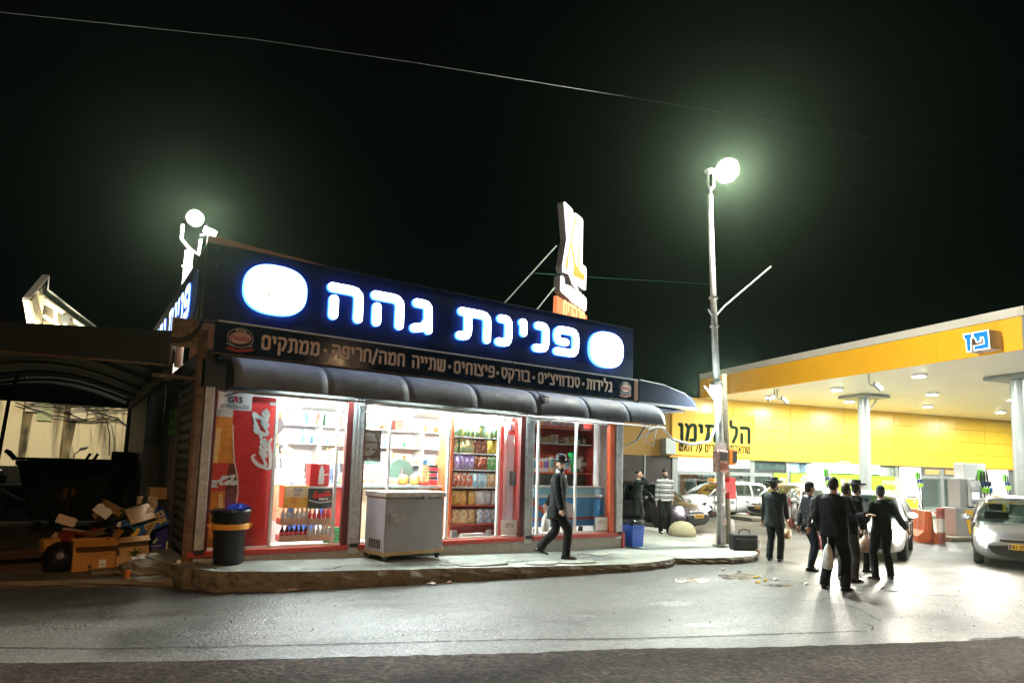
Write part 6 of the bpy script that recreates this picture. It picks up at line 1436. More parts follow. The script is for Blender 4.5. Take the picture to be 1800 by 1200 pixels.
        dr = (wv - el); pn = Vector((-sg_, .15, 0)) if abs(dr.normalized().x) < .8 else Vector((0, 0, -1)); hand(B, wv, dr, pn, curl[i], s, sg_)
        if shirt or sleeve: MB().cyl(el.lerp(wv, .96), el.lerp(wv, 1.0), .038 * s, .036 * s, 12).build('cuff', sleeve or m_shirt, t_)
    # head
    hc = V(0, .015, 1.535); HM = Matrix.Translation(hc) @ Matrix.Rotation(hyaw, 4, 'Z') @ Matrix.Rotation(hpitch, 4, 'X')
    h = lambda x, y, z: HM @ (Vector((x, y, z)) * s)
    H3 = HM.to_3x3()
    B.ball(h(0, .0, .115), (.074 * s, .094 * s, .108 * s), 18, 14, H3); B.ball(h(0, .03, .055), (.058 * s, .068 * s, .062 * s), 14, 10, H3); B.ball(h(0, .06, .02), (.03 * s, .03 * s, .025 * s), 10, 8, H3)
    B.caps(h(0, .09, .115), h(0, .113, .08), .010 * s, .014 * s, 8); B.caps(h(-.035, .08, .125), h(.035, .08, .125), .013 * s, .013 * s, 8)
    for sg_ in (-1, 1): B.ball(h(sg_ * .076, -.005, .095), (.012 * s, .02 * s, .032 * s), 8, 8, H3)
    B.ball(h(0, .088, .052), (.022 * s, .012 * s, .009 * s), 8, 6, H3)
    remesh(B, 'body', skin, .0085, t_, 3)
    remesh(TR, 'trousers', trousers, vox, t_, 6, fold=.014)
    c_ = remesh(CO, topname, top, vox, t_, 6, fold=.016)
    for sg_ in (-1, 1):
        MB().ball(h(sg_ * .03, .086, .108), (.0135 * s, .009 * s, .007 * s), 8, 6, H3).build('eye', mat('eye_dark', (.05, .04, .035), .2, var=0), t_, smooth=True)
        if hair: MB().caps(h(sg_ * .015, .093, .13), h(sg_ * .048, .083, .13), .005 * s, .004 * s, 6).build('eyebrow', m_hair, t_)
    if hair:
        q = MB(); q.ball(h(0, -.016, .125), (.080 * s, .094 * s, .108 * s), 16, 12, H3); q.ball(h(0, -.05, .075), (.066 * s, .05 * s, .065 * s), 12, 8, H3)
        if hair == 2: q.ball(h(0, .045, .185), (.062 * s, .05 * s, .035 * s), 12, 8, H3); q.ball(h(0, 0, .165), (.081 * s, .095 * s, .08 * s), 12, 8, H3)
        remesh(q, 'hair', m_hair, .012, t_, 2)
    if beard:
        q = MB(); q.ball(h(0, .055, .02), (.058 * s, .05 * s, .042 * s), 12, 8, H3); q.caps(h(0, .06, .0), h(0, .07, -.03 - .09 * (beard - 1)), .042 * s, .02 * s, 10)
        for sg_ in (-1, 1): q.caps(h(sg_ * .068, .02, .085), h(sg_ * .05, .05, .03), .014 * s, .022 * s, 8)
        q.caps(h(-.025, .094, .066), h(.025, .094, .066), .007 * s, .007 * s, 6)
        remesh(q, 'beard', m_hair, .010, t_, 1)
    if hat:
        HT = HM @ Matrix.Translation((0, -.01 * s, .165 * s)) @ Matrix.Rotation(-.06, 4, 'X'); q = MB(); n = 28
        for r, z in ((.08, 0), (.13, -.006), (.170, .006), (.192, .030), (.186, .040), (.13, .010), (.090, .012), (.093, .03), (.088, .08), (.080, .120), (.05, .130), (.015, .118)):
            q.v += [Vector((r * .96 * s * math.cos(2 * PI * i / n), r * 1.1 * s * math.sin(2 * PI * i / n), (z + (.012 * math.cos(4 * PI * i / n) if r > .11 else 0) - (.018 * abs(math.cos(2 * PI * i / n)) if r < .06 else 0)) * s)) for i in range(n)]
        for j in range(11):
            for i in range(n): q.f.append((j * n + i, j * n + (i + 1) % n, (j + 1) * n + (i + 1) % n, (j + 1) * n + i))
        q.f += [tuple(range(n - 1, -1, -1)), tuple(range(11 * n, 12 * n))]
        ho = q.build('hat', m_felt, t_, smooth=True, m=HT)
        MB().lathe([(.093 * s, .012 * s), (.0945 * s, .036 * s)], 28, (0, 0, 0), .96, 1.1).build('hat_band', mat('hat_ribbon', (.005, .005, .006), .35), ho, smooth=True)
    if kippah: MB().ball(h(0, -.025, .165), (.074 * s, .085 * s, .075 * s), 16, 8, H3 @ Matrix.Rotation(.25, 3, 'X')).build('skullcap', cap_m or m_felt, t_, smooth=True)
    if shirt:
        q = MB()
        q.add([V(-.045, .10, 1.46), V(.045, .10, 1.46), V(.030, .136, 1.3), V(.0, .134, 1.16), V(-.030, .136, 1.3)], [(0, 4, 3, 2, 1)])
        sd = q.build('shirt_front', m_shirt, t_); md = sd.modifiers.new('t', 'SOLIDIFY'); md.thickness = .012
    if collar or shirt:
        MB().lathe([(.062 * s, 1.465 * s), (.068 * s, 1.485 * s), (.060 * s, 1.515 * s)], 16, (lean[0] * .55 * s, (lean[1] * .55 + .004) * s, 0)).build('collar', collar or m_shirt, t_, smooth=True)
    return t_, wr, s
def lift(p, dz): p = p.copy(); p.z += dz; return p
def carry_bag(top, h_, w_, ma, label, name='carrier_bag', tilt=0):
    """thin crumpled bag hanging from the point top"""
    t_ = thing(name, label, 'bag', top, tilt); rnd = random.Random(int(top[0] * 77)); secs = []; n = 14
    for z, k in ((-.10, .25), (-.16, .6), (-h_ * .45, .9), (-h_ * .75, 1.05), (-h_ * .95, 1), (-h_, .7)):
        secs.append([Vector((math.cos(2 * PI * i / n) * w_ / 2 * k * rnd.uniform(.88, 1.1), math.sin(2 * PI * i / n) * w_ * .28 * k * rnd.uniform(.8, 1.15), z + rnd.uniform(-.01, .01))) for i in range(n)])
    MB().loft(secs).build('bag_body', ma, t_, smooth=True)
    for s_ in (-1, 1): MB().tube([(0, 0, .0), (s_ * w_ * .12, 0, -.06), (s_ * w_ * .16, 0, -.13)], .008).build('bag_handle', ma, t_)
    return t_
m_film = mat('white_plastic_film', (.62, .64, .64), .35, var=.35, vs=14, bump=.5, bs=25); m_redbag = mat('red_bag', (.65, .03, .04), .5, var=.2); m_tan = mat('tan_bag', (.55, .40, .20), .7, var=.3)
# man walking past the windows
pf = Vector((6.10, -.86, 0)); pf.z = zs(pf.x) + .002
pw, wr, s_ = person(pf, IR * .93 - IF * .25, 1.88, 'bearded man in black hat and long black jacket striding past the shop windows', feet=((-.08, -.33, .06, .1), (.10, .18, 0, -.1)), hands=((-.25, -.26, .86), (.29, .12, .86)), hem=.70, flare=1.22, bulk=1.12, hat=True, beard=1, hyaw=-1.05, hpitch=-.05, shirt=True, curl=(1.3, 1.5), lean=(0, .03), hipdz=-.02, poles=(None, (.3, -1, 0)))
wm = (Matrix.Translation(pf) @ Matrix.Rotation(math.atan2((IR * .93 - IF * .25).y, (IR * .93 - IF * .25).x) - PI / 2, 4, 'Z'))
carry_bag(wm @ (wr[0] + Vector((0, -.03, -.07))), .45, .26, mat('striped_film', (.55, .52, .47), .4, var=.5, vs=7, bump=.4), 'greyish striped plastic bag hanging behind the striding man in the hat', tilt=.6)
# man on the phone and man in the striped sweater
gz2 = -.028
p = at(1121, 930, gz2); person(p, IR * .9 - IF * .2, 1.72, 'man in a long dark coat holding a phone to his ear beside the blue bin', hands=((-.24, .05, .82), (.10, .13, 1.56)), hem=.42, flare=1.15, beard=0, hair=0, kippah=True, poles=(None, (.6, .6, -1)), curl=(.6, .9), hyaw=-.1, shirt=True, top=cloth('green_black_coat', (.014, .022, .020)))
stp = mat('striped_knit', (.5, .5, .5), .9, var=0)
n = stp.node_tree.nodes; l = stp.node_tree.links; tc = n.new('ShaderNodeTexCoord'); sx = n.new('ShaderNodeSeparateXYZ'); l.new(tc.outputs['Object'], sx.inputs[0]); mm = n.new('ShaderNodeMath'); mm.operation = 'MULTIPLY'; mm.inputs[1].default_value = 7.2; l.new(sx.outputs['Z'], mm.inputs[0]); fr_ = n.new('ShaderNodeMath'); fr_.operation = 'FRACT'; l.new(mm.outputs[0], fr_.inputs[0])
rp = n.new('ShaderNodeValToRGB'); rp.color_ramp.interpolation = 'CONSTANT'; E0 = rp.color_ramp.elements; E0[0].color = (.012, .012, .014, 1); E0[1].position = .24; E0[1].color = (.5, .5, .5, 1)
for ps, c in ((.36, .12), (.52, .62), (.80, .10), (.86, .5)): e = E0.new(ps); e.color = (c, c, c, 1)
l.new(fr_.outputs[0], rp.inputs[0]); l.new(rp.outputs[0], n['Principled BSDF'].inputs['Base Color'])
p = at(1168, 937, gz2); person(p, -IF + IR * .05, 1.79, 'bearded man in a black and white striped sweater standing before the dark car', hands=((-.22, -.06, .84), (.22, -.06, .84)), top=stp, topname='sweater', hem=.88, beard=1, hair=2, kippah=True, collar=m_shirt, bulk=1.02)
# group at the roadside
p = atg(1362, 985); _, wr, s_ = person(p, IF * .75 + IR * .62, 1.74, 'man in black hat and dark grey suit with a long beard, seen from behind', hat=True, beard=2.2, hem=.74, flare=1.12, top=cloth('dark_grey_suit', (.022, .028, .027)), trousers=cloth('dark_grey_trousers', (.012, .015, .015)), hyaw=-.35, bulk=1.12, collar=m_shirt, curl=(.8, 1.4), hands=((-.26, .06, .84), (.20, .26, .88)))
rzp = math.atan2((IF * .75 + IR * .62).y, (IF * .75 + IR * .62).x) - PI / 2
carry_bag(Matrix.Translation(p) @ Matrix.Rotation(rzp, 4, 'Z') @ (wr[1] + Vector((.0, .02, -.08))), .36, .2, m_tan, 'small tan paper bag in the hand of the man in the grey suit')
p = atg(1424, 1002); person(p, IR * .95 + IF * .1, 1.72, 'slim young man in a dark padded jacket and jeans, seen in profile', hair=2, hem=.92, top=mat('padded_jacket', (.012, .014, .018), .35, var=.2, bump=.8, bs=9), trousers=cloth('dark_jeans', (.014, .02, .03)), hands=((-.22, -.10, .84), (.21, -.14, .86)), bulk=.92, feet=((-.09, .07, 0, .0), (.09, -.05, 0, .1)), kippah=True)
b1 = D_at(1437, 940, 13.4); tag_ = carry_bag(lift(b1, .12), .42, .28, m_redbag, 'red carrier bag showing beside the legs of the slim young man'); 
p = atg(1468, 1036); hC = D_at(1524, 905, 9.95)
person(p, IR * .75 + IF * .66, 1.83, 'big man in a black jacket, nearest of the group, stretching one arm out', hair=1, hem=.82, bulk=1.17, world_hands=(None, hC), hands=((-.26, .1, .9), (.3, .3, 1)), feet=((-.15, -.02, 0, -.1), (.14, .04, 0, .3)), hyaw=.1, curl=(.8, .35), kippah=False, beard=0, poles=(None, (.4, -.2, -1)))
p = atg(1490, 1021); person(p, IR * .7 + IF * .7, 1.74, 'man in dark clothes almost hidden behind the big man in the black jacket', hair=1, hem=.85, feet=((-.1, 0, 0, 0), (.1, .05, 0, .6)), trousers=mat('piped_trousers', (.02, .018, .016), .7), beard=1, hands=((-.2, .1, .9), (.2, .2, .95)))
p = atg(1508, 1004); hD = D_at(1527, 936, 11.4)
person(p, IR * .8 + IF * .55, 1.74, 'man in a black hat standing between the big man and the man in a skullcap', hat=True, beard=1, hem=.84, world_hands=(None, hD), hands=((-.25, 0, .85), (.2, .3, .9)), hyaw=-.15, feet=((-.1, 0, 0, 0), (.12, .1, 0, .3)), curl=(.5, .2), collar=m_shirt)
p = atg(1552, 1018); hE = D_at(1598, 936, 11.4)
person(p, IF * .97 - IR * .05, 1.70, 'man in black seen from behind with his right arm held out, dark skullcap', hair=1, kippah=True, hem=.86, world_hands=(None, hE), hands=((-.30, .16, .98), (.4, 0, .9)), feet=((-.17, -.05, 0, -.2), (.19, .04, 0, .35)), hyaw=-.35, curl=(.6, .5), collar=m_shirt, bulk=1.03, poles=(None, (.2, -.4, -1)), cap_m=mat('blue_black_knit', (.01, .012, .03), .9))
carry_bag(lift(D_at(1455, 955, 10.4), .1), .50, .30, m_film, 'white plastic carrier bag with faint print hanging behind the big man', tilt=.5)
carry_bag(lift(D_at(1521, 935, 12.3), .05), .42, .34, mat('beige_bag', (.55, .42, .33), .7, var=.4, vs=6), 'beige paper bag with dark stains behind the man in the hat')
# people inside the shop and the restaurant
p = aty(497, 800, 1.9); p.z = .285; person(p, IR * .6 - IF * .1, 1.72, 'customer in a black leather jacket inside the shop beside the drinks cooler', hem=.85, top=mat('black_leather', (.02, .03, .035), .3, var=.3, bump=.6, bs=12), hair=1, hands=((-.2, .25, 1.1), (.2, .3, 1.05)), vox=.016)
p = aty(586, 800, 1.9); p.z = .285; person(p, -IR * .5 - IF * .4, 1.66, 'shopkeeper in a grey sweater and blue trousers behind the right pile of drinks', hem=.9, top=cloth('grey_sweater', (.10, .12, .17)), trousers=cloth('blue_trousers', (.03, .09, .35)), hair=0, hands=((-.2, .2, 1.0), (.2, .25, 1.05)), vox=.016, bulk=1.08)
for k, (u, D_, tm, lab) in enumerate([(1214, 31.6, cloth('grey_blue_shirt', (.05, .08, .1)), 'dark figure inside the restaurant window, nearer the striped sweater man'), (1234, 32.2, m_suit, 'dark figure inside the restaurant window, nearer the lamp post'), (1303, 31.8, cloth('white_coat', (.7, .7, .7)), 'cook in a white coat seen through the restaurant doorway')]):
    p = D_at(u, 850, D_); p.z = -.02; person(p, -IF if k < 2 else IR, 1.70, lab, top=tm, hem=.8, vox=.03, hair=1)
# ================================================================== things on the pavement
tb_ = thing('rubbish_bin', 'big black plastic rubbish bin with an orange rim band before the red cooler', 'bin', (.48, -.34, zs(.5) + .002)); tb_.scale = (.78, .78, .82)
mb = MB().lathe([(.235, 0), (.25, .02), (.275, .56), (.30, .60)], 28)
mb.build('bin_body', m_black, tb_, auto=40)
MB().lathe([(.285, .60), (.325, .61), (.325, .68), (.30, .70), (.285, .69)], 28).build('orange_rim', mat('orange_rim', (.75, .33, .05), .5, var=.1), tb_, auto=40)
for s_ in (-1, 1): MB().prism([(0, -.05), (.07, .02), (.07, .05), (0, .06)], -.06, .06).build('rim_ear', mat('orange_rim', (0, 0, 0)), tb_, m=Matrix.Translation((s_ * .32, 0, .64)) @ Matrix.Rotation(PI / 2 * (1 - s_), 4, 'Z') @ Matrix.Rotation(PI / 2, 4, 'X'))
secs = []; rnd = random.Random(2)
for r, z in ((.30, .70), (.33, .74), (.325, .82), (.36, .90), (.365, .93), (.33, .945), (.25, .90)):
    secs.append([Vector((math.cos(2 * PI * i / 30) * r * rnd.uniform(.97, 1.03), math.sin(2 * PI * i / 30) * r * rnd.uniform(.97, 1.03), z + rnd.uniform(-.012, .012))) for i in range(30)])
MB().loft(secs).build('bin_liner', mat('black_liner', (.008, .008, .009), .18, var=.2, bump=.6, bs=30), tb_, smooth=True)
rnd = random.Random(4); q = MB(); base = Vector((.56, -.38, zs(.6) + .74))
pts = [(-.12, 0, 0), (.0, -.02, .06), (.1, 0, .05), (.2, .02, .10), (.26, .05, .04), (.16, .1, .02), (.02, .12, .03), (-.1, .1, .10), (-.2, .05, .02)]
q.v = [base + Vector(p) * .8 + Vector((0, 0, rnd.uniform(0, .03))) for p in pts] + [base + Vector((.04, .04, .13)), base + Vector((.04, .04, -.04))]
q.f = [(i, (i + 1) % 9, 9) for i in range(9)] + [((i + 1) % 9, i, 10) for i in range(9)]
tag(q.build('crumpled_bag', mat('blue_film', (.03, .06, .5), .3, var=.5, vs=14)), 'crumpled blue and white plastic bag stuffed in the black bin', 'bag')
fz2 = thing('chest_freezer', 'grey metal chest freezer on casters standing before the middle window', 'freezer', (2.72, -.70, zs(3.2) + .002), .16); fz2.scale = (1.10, 1.15, 1.04)
m_fz = mat('freezer_grey', (.33, .32, .33), .45, .5, var=.1, vs=4, dirt=.2, dcol=(.12, .1, .09), ds=12)
MB().box(0, 1.06, 0, .52, .13, .98).build('cabinet', m_fz, fz2, bevel=.012)
MB().box(-.004, 0.0, .01, .51, .16, .97).build('side_sheet', mat('freezer_side', (.5, .52, .58), .35, .4, var=.06), fz2)
MB().box(-.012, 1.072, -.012, .53, .10, .15).build('base_strip', mat('brass_strip', (.42, .28, .12), .45, .4, var=.2), fz2)
MB().box(-.02, 1.08, -.02, .54, .985, 1.075).build('lid', mat('worn_steel', (.55, .5, .44), .4, .4, var=.2, vs=7, dirt=.3, ds=9), fz2, bevel=.015)
MB().box(.40, .62, -.045, -.022, .99, 1.01).build('lid_handle', m_steel, fz2); MB().box(.64, .70, -.05, -.02, .95, 1.02).build('lock', m_steel, fz2)
for k in range(7): MB().box(-.008, -.0045, .1 + .045 * k, .125 + .045 * k, .2, .34).build('vent_slot', m_black, fz2)
MB().box(.08, .3, -.0135, -.0125, .6, .74).build('sticker', mat('faded_sticker', (.32, .31, .3), .6, var=.5, vs=14), fz2)
MB().tube([(1.05, .3, .2), (1.12, .4, .1), (1.2, .5, .02), (1.5, .56, .02)], .012).build('power_cable', m_cable, fz2)
q = mat('faint_mark', (.45, .44, .44), .6, var=.4)
for x, z in ((.6, .78), (.63, .782), (.70, .775), (.2, .62)): MB().box(x, x + .02, -.0135, -.0125, z, z + .012).build('sticker_trace', q, fz2)
for x in (.07, 1.0):
    for y in (.06, .46):
        c_ = MB().cyl((x - .015, y, .045), (x + .015, y, .045), .045, n=16).build('caster', m_black, fz2); MB().box(x - .03, x + .03, y - .02, y + .03, .05, .105).build('caster_fork', m_steel, c_)
bb = thing('blue_bin', 'bright blue square bin with a black liner at the right corner of the shop', 'bin', (9.02, .1, .005))
secs = []
for w_, z in ((.17, 0), (.20, .56)): secs.append([Vector((x * w_, y * w_, z)) for x, y in ((-1, -1), (1, -1), (1, 1), (-1, 1))])
MB().loft(secs).build('bin_body', mat('bin_blue', (.02, .10, .55), .4, var=.08), bb, bevel=.015)
secs = []; rnd = random.Random(7)
for w_, z in ((.208, .50), (.215, .57), (.19, .60), (.15, .57)): secs.append([Vector((math.copysign(min(1, abs(math.cos(a)) * 1.35), math.cos(a)) * w_, math.copysign(min(1, abs(math.sin(a)) * 1.35), math.sin(a)) * w_, z + rnd.uniform(-.03, .02))) for a in [2 * PI * i / 24 for i in range(24)]])
MB().loft(secs).build('bin_liner', mat('black_liner', (0, 0, 0)), bb, smooth=True)
dm = thing('stone_dome', 'rough pale stone dome on the pavement in front of the dark car', 'bollard', at(1199, 941, -.03))
MB().lathe([(.36, -.02), (.37, .08), (.35, .19), (.29, .29), (.19, .36), (.06, .39), (.01, .392)], 28).build('dome', mat('pebbled_stone', (.42, .38, .24), .85, var=.35, vs=28, bump=1, bs=45), dm, smooth=True)
yc = thing('yellow_crate', 'upright yellow slatted crate leaning behind the blue bin', 'crate', (10.2, 2.6, -.02)); m_yc = mat('crate_yellow', (.62, .36, .06), .55, var=.2)
for x in (0, .13, .26): MB().box(x, x + .08, 0, .03, 0, .72).build('slat', m_yc, yc)
for z in (.1, .6): MB().box(-.01, .35, .03, .05, z, z + .07).build('cross_slat', m_yc, yc)
bg_ = thing('travel_bag', 'black travel bag with handles at the foot of the lamp post', 'bag', at(1307, 966, -.028), -.5)
MB().box(-.30, .30, -.13, .13, .0, .36).build('bag_body', mat('black_nylon', (.012, .013, .014), .55, var=.2, bump=.4, bs=30), bg_, bevel=.05, seg=4)
MB().box(-.2, .22, -.15, -.131, .06, .22).build('front_pocket', mat('black_nylon', (0, 0, 0)), bg_, bevel=.01)
MB().box(-.24, .26, -.137, -.131, .25, .265).build('zip', m_gf, bg_)
MB().tube([(-.13, -.02, .34), (-.10, -.03, .44), (0, -.03, .47), (.12, -.03, .44), (.14, -.02, .34)], .014).build('handle', mat('black_nylon', (0, 0, 0)), bg_)
MB().tube([(.28, .0, .3), (.38, -.05, .2), (.36, -.1, .06), (.2, -.16, .02)], .012).build('strap', mat('pale_strap', (.5, .48, .42), .8), bg_)
t_ = thing('paper_bag', 'white tissue like bag poking up behind the black travel bag', 'bag', at(1296, 948, -.028) + IF * .4); MB().ball((0, 0, .25), (.09, .07, .26), 10, 8).build('bag_body', m_film, t_, smooth=True)
t_ = thing('brown_sack', 'small brown and white sack at the edge of the corner pavement', 'bag', atg(1328, 977)); MB().ball((0, 0, .08), (.13, .1, .09), 10, 8).build('sack_body', mat('brown_sack', (.25, .12, .06), .8, var=.5, vs=8), t_, smooth=True); MB().ball((.02, .1, .13), (.09, .06, .12), 10, 8).build('sack_top', m_film, t_, smooth=True)
def scrap(p, k, label, ma, sc=.12, name='litter_scrap'):
    rnd = random.Random(k); q = MB(); n = 9
    q.v = [p + Vector((math.cos(2 * PI * i / n) * sc * rnd.uniform(.4, 1.3), math.sin(2 * PI * i / n) * sc * rnd.uniform(.3, .8), rnd.uniform(.0, .03))) for i in range(n)] + [p + Vector((0, 0, .045)), p + Vector((0, 0, .002))]
    q.f = [(i, (i + 1) % n, n) for i in range(n)] + [((i + 1) % n, i, n + 1) for i in range(n)]
    return tag(q.build(name, ma), label, 'litter')
scrap(atg(495, 1039), 1, 'flattened black and white wrapper lying at the kerb', mat('wrapper_mixed', (.25, .22, .2), .3, var=.9, vs=40), .13)
scrap(atg(515, 1037), 2, 'torn pale paper strip beside the flattened wrapper', mat('pale_scrap', (.5, .42, .36), .7, var=.3), .09)
scrap(atg(760, 1027), 3, 'thin pale scrap at the foot of the kerb below the freezer', mat('pale_scrap', (0, 0, 0)), .1)
scrap(atg(790, 1025), 4, 'pinkish scrap at the kerb right of the thin pale scrap', mat('pink_scrap', (.5, .32, .28), .7, var=.3), .06)
for k, (u, v, c) in enumerate([(1330, 1015, 'yellow'), (1345, 1021, 'yellow'), (1332, 1024, 'yellow'), (1362, 1019, 'white'), (1272, 1001, 'white'), (1418, 1027, 'white'), (1300, 1005, 'grey')]):
    scrap(atg(u, v), 10 + k, '%s scrap of litter in the puddle area, %s from the kerb corner' % (c, ORD[k]), mat('scrap_' + c, {'yellow': (.7, .5, .05), 'white': (.6, .58, .55), 'grey': (.2, .2, .2)}[c], .7), .07)
rnd = random.Random(31)
mb = MB()
for k in range(230):
    p = atg(rnd.uniform(-50, 1850), rnd.uniform(1020, 1125)); r = rnd.uniform(.003, .009) * rnd.uniform(.5, 1.2); mb.ball(p + Vector((0, 0, r * .5)), (r, r * rnd.uniform(.7, 1.3), r * .7), 5, 3)
tag(mb.build('grit', mat('dark_grit', (.03, .028, .025), .9)), kind='stuff', label='loose dark grit scattered over the road')
tag(scrap(at(1226, 943, -.03), 44, 'small white scrap on the ground right of the stone dome', m_film, .06))
# ================================================================== left side: rubbish pile
def carton(name, label, loc, rot, sx, sy, sz, ma, flaps=True, open_top=True, cat='cardboard box'):
    t_ = thing(name, label, cat, loc); t_.rotation_euler = rot; w = .006
    b = MB(); b.box(-sx / 2, sx / 2, -sy / 2, -sy / 2 + w, 0, sz); b.box(-sx / 2, sx / 2, sy / 2 - w, sy / 2, 0, sz); b.box(-sx / 2, -sx / 2 + w, -sy / 2 + w, sy / 2 - w, 0, sz); b.box(sx / 2 - w, sx / 2, -sy / 2 + w, sy / 2 - w, 0, sz); b.box(-sx / 2 + w, sx / 2 - w, -sy / 2 + w, sy / 2 - w, 0, w)
    if not open_top: b.box(-sx / 2 + w, sx / 2 - w, -sy / 2 + w, sy / 2 - w, sz - w, sz)
    b.build('carton_walls', ma, t_)
    if flaps:
        for s_, ang in ((-1, .5), (1, -.7)):
            m = Matrix.Translation((0, s_ * sy / 2, sz)) @ Matrix.Rotation(-s_ * (PI / 2 + ang * .3), 4, 'X'); MB().box(-sx / 2, sx / 2, 0, w, 0, sy * .42).build('flap', ma, t_, m=Matrix.Translation((0, s_ * (sy / 2), sz)) @ Matrix.Rotation(s_ * -1.9, 4, 'X'))
        MB().box(0, w, -sy / 2 + .01, sy / 2 - .01, 0, sx * .3).build('flap', ma, t_, m=Matrix.Translation((sx / 2, 0, sz)) @ Matrix.Rotation(.5, 4, 'Y'))
    return t_
m_cb = mat('brown_cardboard', (.42, .26, .12), .8, var=.15, vs=5, bump=.1); m_cbo = mat('orange_cardboard', (.50, .24, .05), .8, var=.12); m_cbl = mat('pale_cardboard', (.60, .47, .34), .8, var=.1); m_ink = mat('printed_ink', (.04, .035, .02), .7, var=0)
GX = .032
c1 = carton('cardboard_box', 'orange brown open carton with black printing and white sticker, front of the pile', (-1.12, .98, GX), (0, 0, .12), .52, .44, .42, m_cbo)
for z, s__, w_ in ((.27, 'Aloe Vera Drink', .26), (.235, 'WITH PULP FLAVOR', .38), (.205, '12 x 500 ml', .22)): txt(s__, .02, m_ink, c1, FRONT(.02, -.222, z), w=w_, ext=.0006)
MB().box(.06, .15, -.2225, -.2205, .04, .15).build('sticker', m_white, c1); txt('748', .02, m_ink, c1, FRONT(.105, -.224, .08), w=.05, ext=.0006); MB().cyl((-.05, -.221, .06), (-.05, -.223, .06), .025, n=16).build('round_mark', m_ink, c1)
c2 = carton('cardboard_box', 'tan open carton printed with a big dark green aloe plant', (-.66, 1.18, GX + .02), (0, -.06, .08), .52, .42, .42, m_cbl if False else mat('aloe_cardboard', (.50, .33, .14), .8, var=.1))
MB().prism([(-.26, .0), (.26, .0), (.26, .12), (.1, .2), (-.05, .18), (-.26, .05)], 0, .001).build('tan_print', mat('aloe_tan', (.58, .38, .18), .8), c2, m=FRONT(0, -.2105, .0))
al = mat('aloe_green', (.02, .08, .03), .7, var=0)
for a in (-2.9, -2.1, -1.4, .15, .9, 1.7, 2.7):
    dx, dz = math.cos(a), math.sin(a); MB().prism([(.08 + dz * .02, .17 - dx * .02), (.08 + dx * .13, .17 + dz * .11), (.08 - dz * .02, .17 + dx * .02)], 0, .001).build('aloe_leaf', al, c2, m=FRONT(0, -.212, 0))
txt('100% TRUE', .025, m_ink, c2, FRONT(.12, -.212, .37), w=.18, ext=.0006); txt('ALOE FLAVOR', .025, m_ink, c2, FRONT(.10, -.212, .32), w=.24, ext=.0006); txt('net contents 500 ml', .014, m_ink, c2, FRONT(-.1, -.213, .03), w=.26, ext=.0006)
m_bb = mat('banana_box_blue', (.02, .12, .48), .5, var=.12)
c3 = carton('banana_box', 'bright blue open banana carton with yellow Hebrew lettering tilted on top of the pile', (-.42, 1.55, .50), (0, -.42, .1), .66, .5, .26, m_bb, flaps=False, cat='fruit box')
m_by = mat('banana_yellow', (.85, .62, .03), .5, var=.06)
joined_word('בננות', .07, .018, m_by, c3, FRONT(.04, -.251, .16), width=.26); joined_word('אפיקים', .07, .018, m_by, c3, FRONT(-.02, -.251, .05), width=.32)
MB().prism(ribbon(chaikin([(-.30, .07), (-.24, .04), (-.16, .05), (-.11, .1)]), [.012] + [.032] * 8 + [.012] if False else .028)[::-1], 0, .002).build('banana_picture', m_by, c3, m=FRONT(0, -.251, 0))
for a in (.4, 1.0, 1.7): MB().prism([(-.2, .1), (-.2 + .12 * math.cos(a), .1 + .1 * math.sin(a)), (-.16, .1)], 0, .001).build('leaf_picture', mat('leaf_pic', (.05, .3, .08), .5), c3, m=FRONT(0, -.2515, 0))
carton('cardboard_box', 'pale open carton with a white label lying inside the blue banana carton', (-.50, 1.42, .68), (.5, -.3, .1), .34, .24, .16, m_cbl, open_top=False)
tag(MB().bc((-.40, 1.27, .83), (.1, .004, .1), Matrix.Rotation(.35, 3, 'Y')).build('white_label', m_white), 'square white label on the pale carton in the banana carton', 'label')
m_nv = mat('navy_carton', (.012, .018, .22), .5, var=.12)
c4 = carton('navy_box', 'navy blue bottle carton with a white bird emblem beside the slatted shutter', (-.28, 1.62, GX), (0, 0, -.05), .38, .32, .56, m_nv, open_top=False, flaps=False)
MB().prism([(-.03, .34), (.0, .30), (.005, .35), (.02, .33), (.04, .36), (.05, .33), (.02, .29), (-.01, .27), (-.02, .29)], 0, .001).build('bird_emblem', m_white, c4, m=FRONT(0, -.1615, 0))
txt('GREY GOOSE', .022, m_white, c4, FRONT(.01, -.162, .235), w=.2, ext=.0006); txt('VODKA', .01, m_white, c4, FRONT(.01, -.162, .20), w=.06, ext=.0006)
for s_ in (-1, 1): MB().box(s_ * .19 - .015, s_ * .19 + .006, -.165, -.1605, .02, .3).build('worn_corner', m_white, c4)
carton('cardboard_box', 'brown carton lid standing on the dark box next to the shutter', (-.16, 2.5, .95), (0, 0, .1), .36, .3, .2, m_cb, open_top=False, flaps=False)
carton('cardboard_box', 'beige carton standing upright behind the blue banana carton', (-.36, 2.3, .6), (0, 0, .0), .3, .25, .4, m_cbl, open_top=False, flaps=False)
carton('cardboard_box', 'dark carton under the brown lid next to the shutter', (-.14, 2.42, .03), (0, 0, .1), .36, .34, .9, mat('dark_cardboard', (.03, .025, .02), .8), open_top=False, flaps=False)
carton('cardboard_box', 'large dark brown open carton behind the two printed cartons', (-.95, 1.6, .12), (0, -.2, -.1), .7, .4, .42, mat('dim_cardboard', (.16, .10, .05), .8, var=.2))
carton('cardboard_box', 'dark green fruit carton with a round orange mark behind the banana carton', (-.62, 2.0, .5), (.1, -.35, .1), .6, .3, .3, mat('dark_green_card', (.03, .05, .03), .7))
